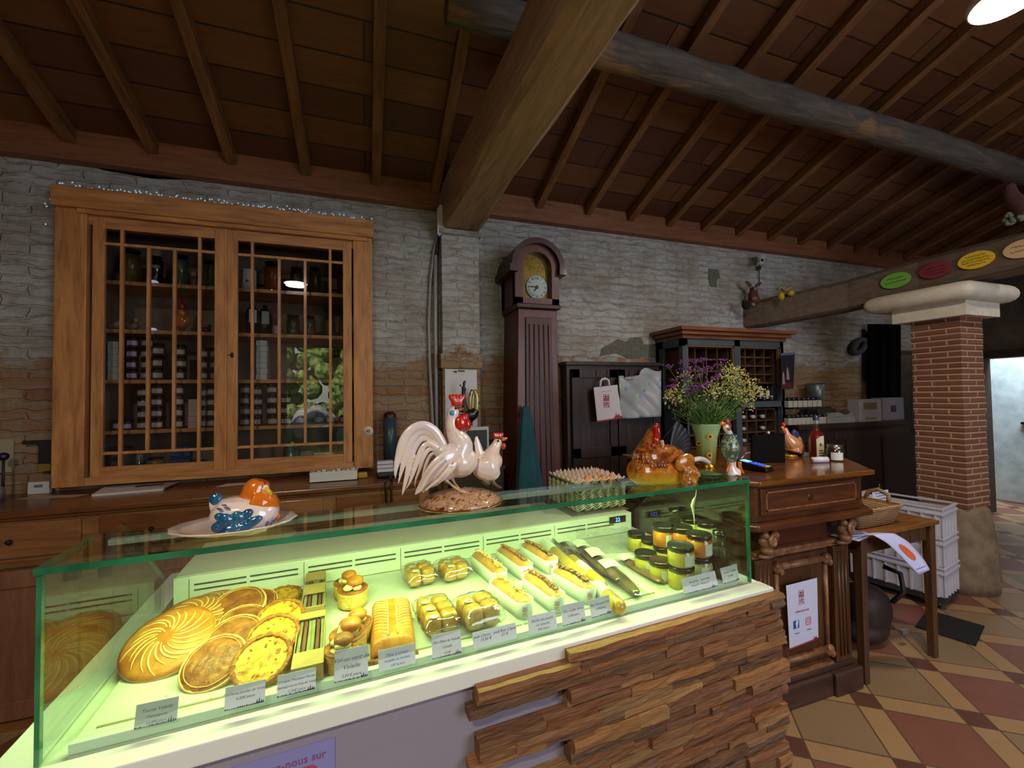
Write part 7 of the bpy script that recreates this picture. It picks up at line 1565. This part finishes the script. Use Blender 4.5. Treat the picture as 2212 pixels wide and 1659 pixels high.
# terminal
def tri(a,b_,z): return onZ(a,b_,z)
p=od(1640,1018); a1=od(1604,1012); a2=od(1674,1022); rz=math.atan2((a2-a1).y,(a2-a1).x)
t=thing('payment_terminal','black handheld payment terminal with a lit blue screen, on the near edge of the desk','terminal',tuple((a1+a2)/2+Vector((0,.03,0))),rz); L_=(a2-a1).length*1.05
MB().prism([(-L_/2,0),(L_/2,0),(L_/2,.022),(-L_/2+.02,.045),(-L_/2,.042)],lambda a,c,d:(a,d,c),-.035,.035).build('body',DK,t,bevel=.006)
sl_=-.020/(L_-.02)
def face(x0,x1,y0,y1,nm,mt):
    f_=lambda x:.0455+(x+L_/2-.02)*sl_+.0006
    MB().add([(x0,y0,f_(x0)),(x1,y0,f_(x1)),(x1,y1,f_(x1)),(x0,y1,f_(x0))],[(0,1,2,3)]).build(nm,mt,t,solid=.0008)
face(-L_/2+.028,-L_/2+.07,-.024,.024,'screen',emis('screen_blue','6fb0ff',1.2)); 
for k_ in range(5):
    for j in range(3): face(-L_/2+.085+k_*.017,-L_/2+.097+k_*.017,-.024+j*.017,-.012+j*.017,'key',emis('key_blue','3f62e0',.7) if k_<4 else emis(['key_red','key_yellow','key_green'][j],['d83a3a','e0c020','3ac060'][j],.6))
# tablet on stand
c0,c1,c2,c3=(1622,999),(1697,1002),(1710,938),(1636,946)
pb0=od(1660,1000)
t=thing('tablet_stand','black tablet screen seen from behind on its stand','tablet',tuple(pb0)); a=od(1624,1000); b_=od(1697,1000); dd=(b_-a); dd.z=0; ux=dd.normalized(); bk=Vector((0,0,1)).cross(ux); h_=62*pxm(pb0); lean=bk*.05+ux*.028
MB().add([a,b_,b_+Vector((0,0,h_))+lean,a+Vector((0,0,h_*.93))+lean,a+bk*.02,b_+bk*.02,b_+bk*.02+Vector((0,0,h_))+lean,a+bk*.02+Vector((0,0,h_*.93))+lean],[(0,1,2,3),(4,7,6,5),(0,4,5,1),(1,5,6,2),(2,6,7,3),(3,7,4,0)]).build('screen_back',plain('matt_black','060607',.8,spec=.1),t,w=True,bevel=.004)
MB().lathe([(.07,0),(.07,.008),(.0005,.009)],n=28,cap=False).build('round_base',plain('matt_black','060607',.8,spec=.1),t).location=(.06,.06,0)
o=MB().tube([od(1602,998)+Vector((0,0,.02)),od(1612,992)+Vector((0,0,.035)),od(1621,990)+Vector((0,0,.036))],.003,8).build('white_cable',plain('cable_white','d0d0d4',.4)); tag(o,'short white cable end by the payment terminal','cable')
# soap pump
p=od(1668,985); p.y+=.02
t=thing('pump_bottle','bottle with a white pump head behind the tablet','bottle',tuple(p)); k=pxm(p); MB().lathe([(.024,0),(.024,.09),(.012,.1)],n=16).build('bottle',plain('pump_clear','9a9a94',.2,coat=.5),t); MB().lathe([(.014,.1),(.014,.12),(.006,.125),(.006,.14),(.0085,.143),(.007,.15),(.0005,.152)],n=14).tube([(0,0,.146),(-.02,-.01,.145)],.004,8).build('pump_head',plain('pump_white','d8d8d8',.3),t)
# painted rooster
p=od(1705,985); t=thing('painted_rooster_figurine','orange and cream rooster figurine with a blue tail behind the tablet','figurine',tuple(p)); f=Fig(0,t); yy_=p.y; f.p=lambda px,py,dv=0:onY(px,py,yy_+dv)
MB().lathe([(.045,0),(.047,.006),(.03,.012)],n=24).build('gold_base',plain('gold_glaze','c9a02a',.15,.4,coat=1),t)
b=MB(); f.chain(b,[(1712,978,20),(1714,965,20),(1706,955,17),(1700,945,12),(1697,936,8),(1694,925,6)]); f.chain(b,[(1722,966,13),(1722,950,9),(1719,942,6)]); b.build('body',glaze('painted_orange',[(.35,'c4763a'),(.5,'d8a27a'),(.62,'c98a5a')],24),t,w=True,remesh=.003)
b=MB(); f.chain(b,[(1721,948,7,-.004),(1718,938,8,-.004),(1713,931,5,-.004)],dr=.7); b.build('blue_tail',plain('cobalt_glaze','2a4f9c',.15,coat=1),t,w=True); b=MB(); f.blob(b,1692,918,5,6,5); f.blob(b,1694,934,4,5,4,-.008); b.build('red_comb',REDG,t,w=True)
b=MB(); f.blob(b,1690,924,3,3,3,-.008); b.build('beak',YELG,t,w=True)
# liqueur bottle, jar, till roll
p=od(1765,990); t=thing('rose_liqueur_bottle','bottle of dark red liqueur with a curved cream label on the desk','bottle',tuple(p)); k=pxm(p)
MB().lathe([(12.5*k,0),(13.5*k,2*k),(13.5*k,46*k),(11*k,53*k),(5*k,60*k),(3.5*k,66*k)],n=24).build('liqueur',plain('red_liqueur','6a1208',.1,coat=1,c2='8a1c0c',ns=4),t)
MB().lathe([(14.6*k,0),(14.7*k,47*k),(12*k,55*k),(5.5*k,63*k),(4.6*k,84*k)],n=24,cap=False).build('glass',SGL,t); MB().lathe([(5.6*k,82*k),(5.6*k,92*k),(.0005,93*k)],n=16,cap=False).build('blue_cap',plain('navy_cap','1c2c48',.4),t)
b=MB(); b.grid(lambda u,v:(15.9*k*math.cos(-2.52+.0+1.0*u),15.2*k*math.sin(-2.52+.0+1.0*u),k*(3+(40+7*math.sin(PI*u*.5))*v)),8,6); lb=b.build('cream_label',plain('label_cream','c9c0a0',.6),t)
b=MB(); [b.grid(lambda u,v,z=z:(16.1*k*math.cos(-2.52+.25+.5*u),16.1*k*math.sin(-2.52+.25+.5*u),k*(z+2*v)),5,2) for z in (8,13,18)]; b.ell((16*k*math.cos(-2.52+.5),16*k*math.sin(-2.52+.5),32*k),(.006,.002,.008)); b.build('label_print',plain('dim_ink','4a4a4c',.6),lb)
p=od(1804,995); t=thing('desk_jar','small dark jar with a white label and metal lid at the right of the desk','jar',tuple(p)); k=pxm(p)
MB().lathe([(15*k,0),(15.5*k,2*k),(15.5*k,24*k),(13*k,28*k)],n=24).build('jar_body',plain('dark_preserve','2f2420',.2,coat=1),t); MB().lathe([(14*k,27*k),(14.3*k,34*k),(.0005,35*k)],n=24,cap=False).build('metal_lid',plain('lid_metal','8f8a80',.25,.9),t); MB().grid(lambda u,v:(15.9*k*math.cos(-2.5-.5+1.5*u),15.9*k*math.sin(-2.5-.5+1.5*u),k*(3+16*v)),8,2).build('white_label',plain('label_white2','d4d8d4',.6),t)
p=od(1771,1000); a=od(1755,1000); b_=od(1787,999); t=thing('till_roll','small white paper roll lying in front of the liqueur bottle','paper roll',tuple(p)); k=pxm(p); z=Vector((0,0,6.2*k)); MB().tube([a+z,b_+z],6.2*k,20).build('roll',plain('roll_white','d0d4e4',.6),t,w=True); MB().tube([b_+z,b_+z+(b_-a)*.01],2.5*k,12).build('core',plain('core_grey','7a7884',.6),t,w=True)
# ================================================================ SIDE TABLE, BASKET, LEAFLETS
TW=wood('table_top_wood','6a4018','8a5a26','9c6a30',(1.1,9,9),.35,.4,.1,3,.3); TL_=wood('table_leg_wood','3a2418','5f3f28','6f4c32',(9,9,1.1),.5,.1,.15,3,.3)
la=onZ(1862,1440,0); lb_=onZ(2020,1378,0); ZTB=.76
def tp_(px,py): return onZ(px,py,ZTB)
fl_=Vector((2.385,1.485,ZTB)); fr_=Vector((3.06,1.50,ZTB)); e=(fr_-fl_).normalized(); nrm=Vector((-e.y,e.x,0))
t=thing('side_table','small brown wooden table beside the cash desk carrying a basket','table',(fl_.x,fl_.y,0))
W_=(fr_-fl_).length; bl_=fl_+nrm*.56; br_=fr_+nrm*.56
MB().prism([(fl_.x,fl_.y),(fr_.x,fr_.y),(br_.x,br_.y),(bl_.x,bl_.y)],lambda a,c,d:(a,c,d),ZTB-.022,ZTB).build('table_top',TW,t,w=True,bevel=.004)
def quadbar(a,b_,th,z0,z1,nm):
    d=(b_-a).normalized(); s=Vector((-d.y,d.x,0))*th; MB().prism([(a.x,a.y),(b_.x,b_.y),(b_.x+s.x,b_.y+s.y),(a.x+s.x,a.y+s.y)],lambda p,q,d_:(p,q,d_),z0,z1).build(nm,TL_,t,w=True,bevel=.002)
i_=.05
A_=fl_+e*.03+nrm*.03; B__=fr_-e*.05+nrm*.03; C_=fr_-e*.05+nrm*.5; D_=fl_+e*.03+nrm*.5
for q in (A_,B__,C_,D_):
    s=.022; MB().hexa([(q.x-s*.8,q.y-s*.8,0),(q.x+s*.8,q.y-s*.8,0),(q.x+s*.8,q.y+s*.8,0),(q.x-s*.8,q.y+s*.8,0),(q.x-s,q.y-s,ZTB-.022),(q.x+s,q.y-s,ZTB-.022),(q.x+s,q.y+s,ZTB-.022),(q.x-s,q.y+s,ZTB-.022)]).build('leg',TL_,t,w=True,bevel=.003)
quadbar(A_,B__,.02,ZTB-.11,ZTB-.022,'apron'); quadbar(D_,C_,.02,ZTB-.11,ZTB-.022,'apron'); quadbar(A_,D_,.02,ZTB-.11,ZTB-.022,'apron'); quadbar(B__,C_,.02,ZTB-.11,ZTB-.022,'apron')
# basket
def m_wick():
    q=NT('wicker'); v=q.coord('Object'); wv=q.n('TexWave'); q.l(v,wv.inputs['Vector']); wv.bands_direction='Z'; wv.inputs['Scale'].default_value=28; wv.inputs['Distortion'].default_value=2.5; n=q.noise(v,40,3)
    q.col(q.mix(wv.outputs[1],'7a5a3a','b8946a')); q.b.inputs['Roughness'].default_value=.7; q.bump(q.math('ADD',wv.outputs[1],q.math('MULTIPLY',n,.4)),.8,.005); return q.m
WK=m_wick()
bc=Vector((2.63,1.66,ZTB)); bw,bd,bh=.185,.13,.095
t=thing('wicker_basket','brown wicker basket with a looped handle on the side table','basket',(bc.x,bc.y,ZTB+.0005),math.atan2(e.y,e.x))
def rr_ring(w_,d_,z,r=.03,n=6):
    o=[]
    for cx,cy,a0 in ((1,1,0),(-1,1,PI/2),(-1,-1,PI),(1,-1,1.5*PI)):
        for k_ in range(n): a=a0+PI/2*k_/(n-1); o.append((cx*(w_-r)+r*math.cos(a),cy*(d_-r)+r*math.sin(a),z))
    return o
rings=[rr_ring(bw*.84,bd*.8,0),rr_ring(bw*.92,bd*.9,bh*.5),rr_ring(bw,bd,bh),rr_ring(bw-.01,bd-.01,bh),rr_ring(bw*.86,bd*.84,bh*.5),rr_ring(bw*.8,bd*.76,.008)]
vs=sum(rings,[]); N=24; fs=[(i*N+k_,i*N+(k_+1)%N,(i+1)*N+(k_+1)%N,(i+1)*N+k_) for i in range(5) for k_ in range(N)]+[tuple(range(N-1,-1,-1)),tuple(range(5*N,6*N))]
MB().add(vs,fs,0,True).build('woven_body',WK,t)
MB().tube(rr_ring(bw,bd,bh+.004),.009,8,closed=True).build('rim',WK,t)
MB().tube([(bw,-.06,bh),(bw+.01,-.05,bh+.045),(bw+.012,0,bh+.065),(bw+.01,.05,bh+.045),(bw,.06,bh)],.012,8).build('handle',WK,t); MB().tube([(-bw,-.06,bh-.01),(-bw-.012,-.05,bh-.02),(-bw-.014,0,bh-.03),(-bw-.012,.05,bh-.02),(-bw,.06,bh-.01)],.008,8).build('handle',WK,t)
o=MB().box((-.03,-.02,0),(.03,.02,.006)).build('yellow_packet',plain('packet_yellow','c9a818',.4)); o.location=Vector((bc.x,bc.y,ZTB+.02))-e*.06; o.rotation_euler=(.3,.2,.3); tag(o,'small bright yellow packet inside the wicker basket','packet')
sc_=onY(1902,1071,bc.y+.18)
t=thing('basket_sign_card','small white handwritten card standing behind the wicker basket','card',(sc_.x,sc_.y,ZTB+.0005)); k=pxm(sc_)
wq=26*k; z0_=sc_.z-ZTB-11*k; MB().box((-wq,0,z0_),(wq,.002,z0_+22*k)).build('card',plain('card_blue_white','c9cdec',.6),t); MB().tube([(0,.004,0),(0,.004,z0_+36*k)],.003,6).build('wire_stand',plain('green_wire','2a4a44',.5),t)
for j in range(3): scribble('writing',t,Vector(t.location)+Vector((0,-.001,z0_+(17-6*j)*k)),(1,0,0),(0,0,1),wq*(1.5,1.1,1.2)[j],.004,plain('card_ink','3a4278',.6),j+5,.0014)
MB().lathe([(.035,0),(.03,.006)],n=14).build('stand_foot',plain('green_wire','2a4a44',.5),t)
# curled leaflet hanging off the table edge
C0=[(1838,1158),(1885,1155),(1915,1172),(1945,1200),(1965,1222),(1985,1242)]; C1=[(1890,1150),(1932,1152),(1962,1170),(1985,1195),(1998,1212),(2009,1231)]
def cl_pt(u,v):
    i=min(4,int(u*5)); f_=u*5-i
    a=(C0[i][0]*(1-f_)+C0[i+1][0]*f_,C0[i][1]*(1-f_)+C0[i+1][1]*f_); c=(C1[i][0]*(1-f_)+C1[i+1][0]*f_,C1[i][1]*(1-f_)+C1[i+1][1]*f_)
    px,py=a[0]*(1-v)+c[0]*v,a[1]*(1-v)+c[1]*v; P0=tp_(px,min(py,1160)); yv=fl_.y-.02-.05*u+.08*v*(1-u)*.5
    return onY(px,py,yv-.02)
t=thing('curled_leaflet','white leaflet with an orange oval curling down over the table edge','leaflet',tuple(cl_pt(.5,.5)))
MB().grid(cl_pt,20,8).build('paper',plain('leaflet_white','c4c8f4',.5),t,w=True,solid=.001)
MB().grid(lambda u,v:(lambda q:cl_pt(q[0],q[1])+Vector((0,-.0025,0)))((.58+.15*math.cos(2*PI*v)*u,.5+.2*math.sin(2*PI*v)*u)),6,28,cv=True).build('orange_oval',plain('leaflet_orange','d8643a',.5),t,w=True)
MB().grid(lambda u,v:cl_pt(.885+.012*u,.15+.7*v)+Vector((0,-.0025,0)),2,6).build('grey_line',plain('leaflet_grey','7a7aa8',.5),t,w=True)
o=MB().box((-.09,-.06,0),(.09,.06,.004)).build('flat_leaflet',plain('leaflet_white','c4c8f4',.5)); o.location=tp_(1862,1162)+nrm*.05; o.location.z=ZTB+.0005; o.rotation_euler=(0,0,.25); tag(o,'leaflet lying flat at the left front corner of the side table','leaflet')
# ================================================================ CRATES
CRW=plain('crate_white','c2c0cc',.5); 
k0=onZ(2058,1318,0)+Vector((-.08,0,0)); ang=R(-12)
t0=None
cw_,cl2=.29,.50
def crate(z,label,h=.2):
    t=thing('plastic_crate',label,'crate',(k0.x,k0.y,z),R(12),'stacked white crates')
    b=MB(); th=.006
    for (x0,y0,x1,y1) in ((0,0,cw_,th),(0,cl2-th,cw_,cl2),(0,0,th,cl2),(cw_-th,0,cw_,cl2)): b.box((x0,y0,0),(x1,y1,h-.045))
    b.box((0,0,0),(cw_,cl2,th)); b.build('box_body',CRW,t)
    b=MB(); b.box((-.012,-.012,h-.05),(cw_+.012,.004,h-.035)).box((-.012,-.012,h-.012),(cw_+.012,.004,h)).box((-.012,cl2-.004,h-.05),(cw_+.012,cl2+.012,h)).box((-.012,0,h-.05),(.004,cl2,h-.035)).box((-.012,0,h-.012),(.004,cl2,h)).box((cw_-.004,0,h-.05),(cw_+.012,cl2,h-.035)).box((cw_-.004,0,h-.012),(cw_+.012,cl2,h)); b.box((-.004,-.004,h-.05),(cw_+.004,.0,h))
    b.box((-.004,0,h-.05),(.0,cl2,h)); b.build('rim',CRW,t,bevel=.002)
    b=MB()
    for x in (.03,.09,.15,.21,.27): b.box((x-.006,-.009,.0),(x+.006,0,h-.05))
    for k_ in range(9): y=.03+k_*.07; b.box((-.009,y-.006,0),(0,y+.006,h-.05))
    b.build('ribs',CRW,t); return t
t=thing('crate_dolly','dark dolly with small wheels under the stack of crates','dolly',(k0.x,k0.y,0),R(12)); MB().box((0,0,.05),(cw_,cl2,.09)).build('platform',plain('dolly_grey','2a2c30',.6),t)
for x,y in ((.04,.05),(cw_-.04,.05),(.04,cl2-.05),(cw_-.04,cl2-.05)): MB().tube([(x-.012,y,.025),(x+.012,y,.025)],.0248,14).build('wheel',DK,t)
crate(.0905,'white slatted plastic crate, lowest of the three',.2); crate(.291,'white plastic crate, middle of the three stacked ones',.2); crate(.4915,'white plastic crate, topmost, its open rim above the table',.2)
# dark stool and bag under the table
t=thing('dark_bag','slumped dark brown bag on the floor under the side table','bag',(2.84,1.77,0)); MB().ell((0,0,.19),(.14,.12,.14),18,12,p=.8).ell((-.02,.01,.08),(.16,.13,.08),18,12).build('bag_body',plain('dark_leather','2c1c18',.6,c2='38261f',ns=8,bump=.4),t,remesh=.012); MB().tube([(.08,-.1,.25),(.12,-.14,.32),(.13,-.12,.42),(.1,-.05,.44)],.014,8).build('strap',plain('strap_black','1a1c20',.5),t); MB().box((.1,-.14,.08),(.15,-.12,.10)).build('pale_buckle',plain('buckle','8a8a86',.4,.5),t)
o=MB().box((0,0,0),(.34,.26,.008)).build('floor_mat',plain('black_rubber','0c0b0c',.8)); o.location=(3.35,1.5,.0005); o.rotation_euler=(0,0,.3); tag(o,'flat black mat on the tiles in front of the crates','mat')
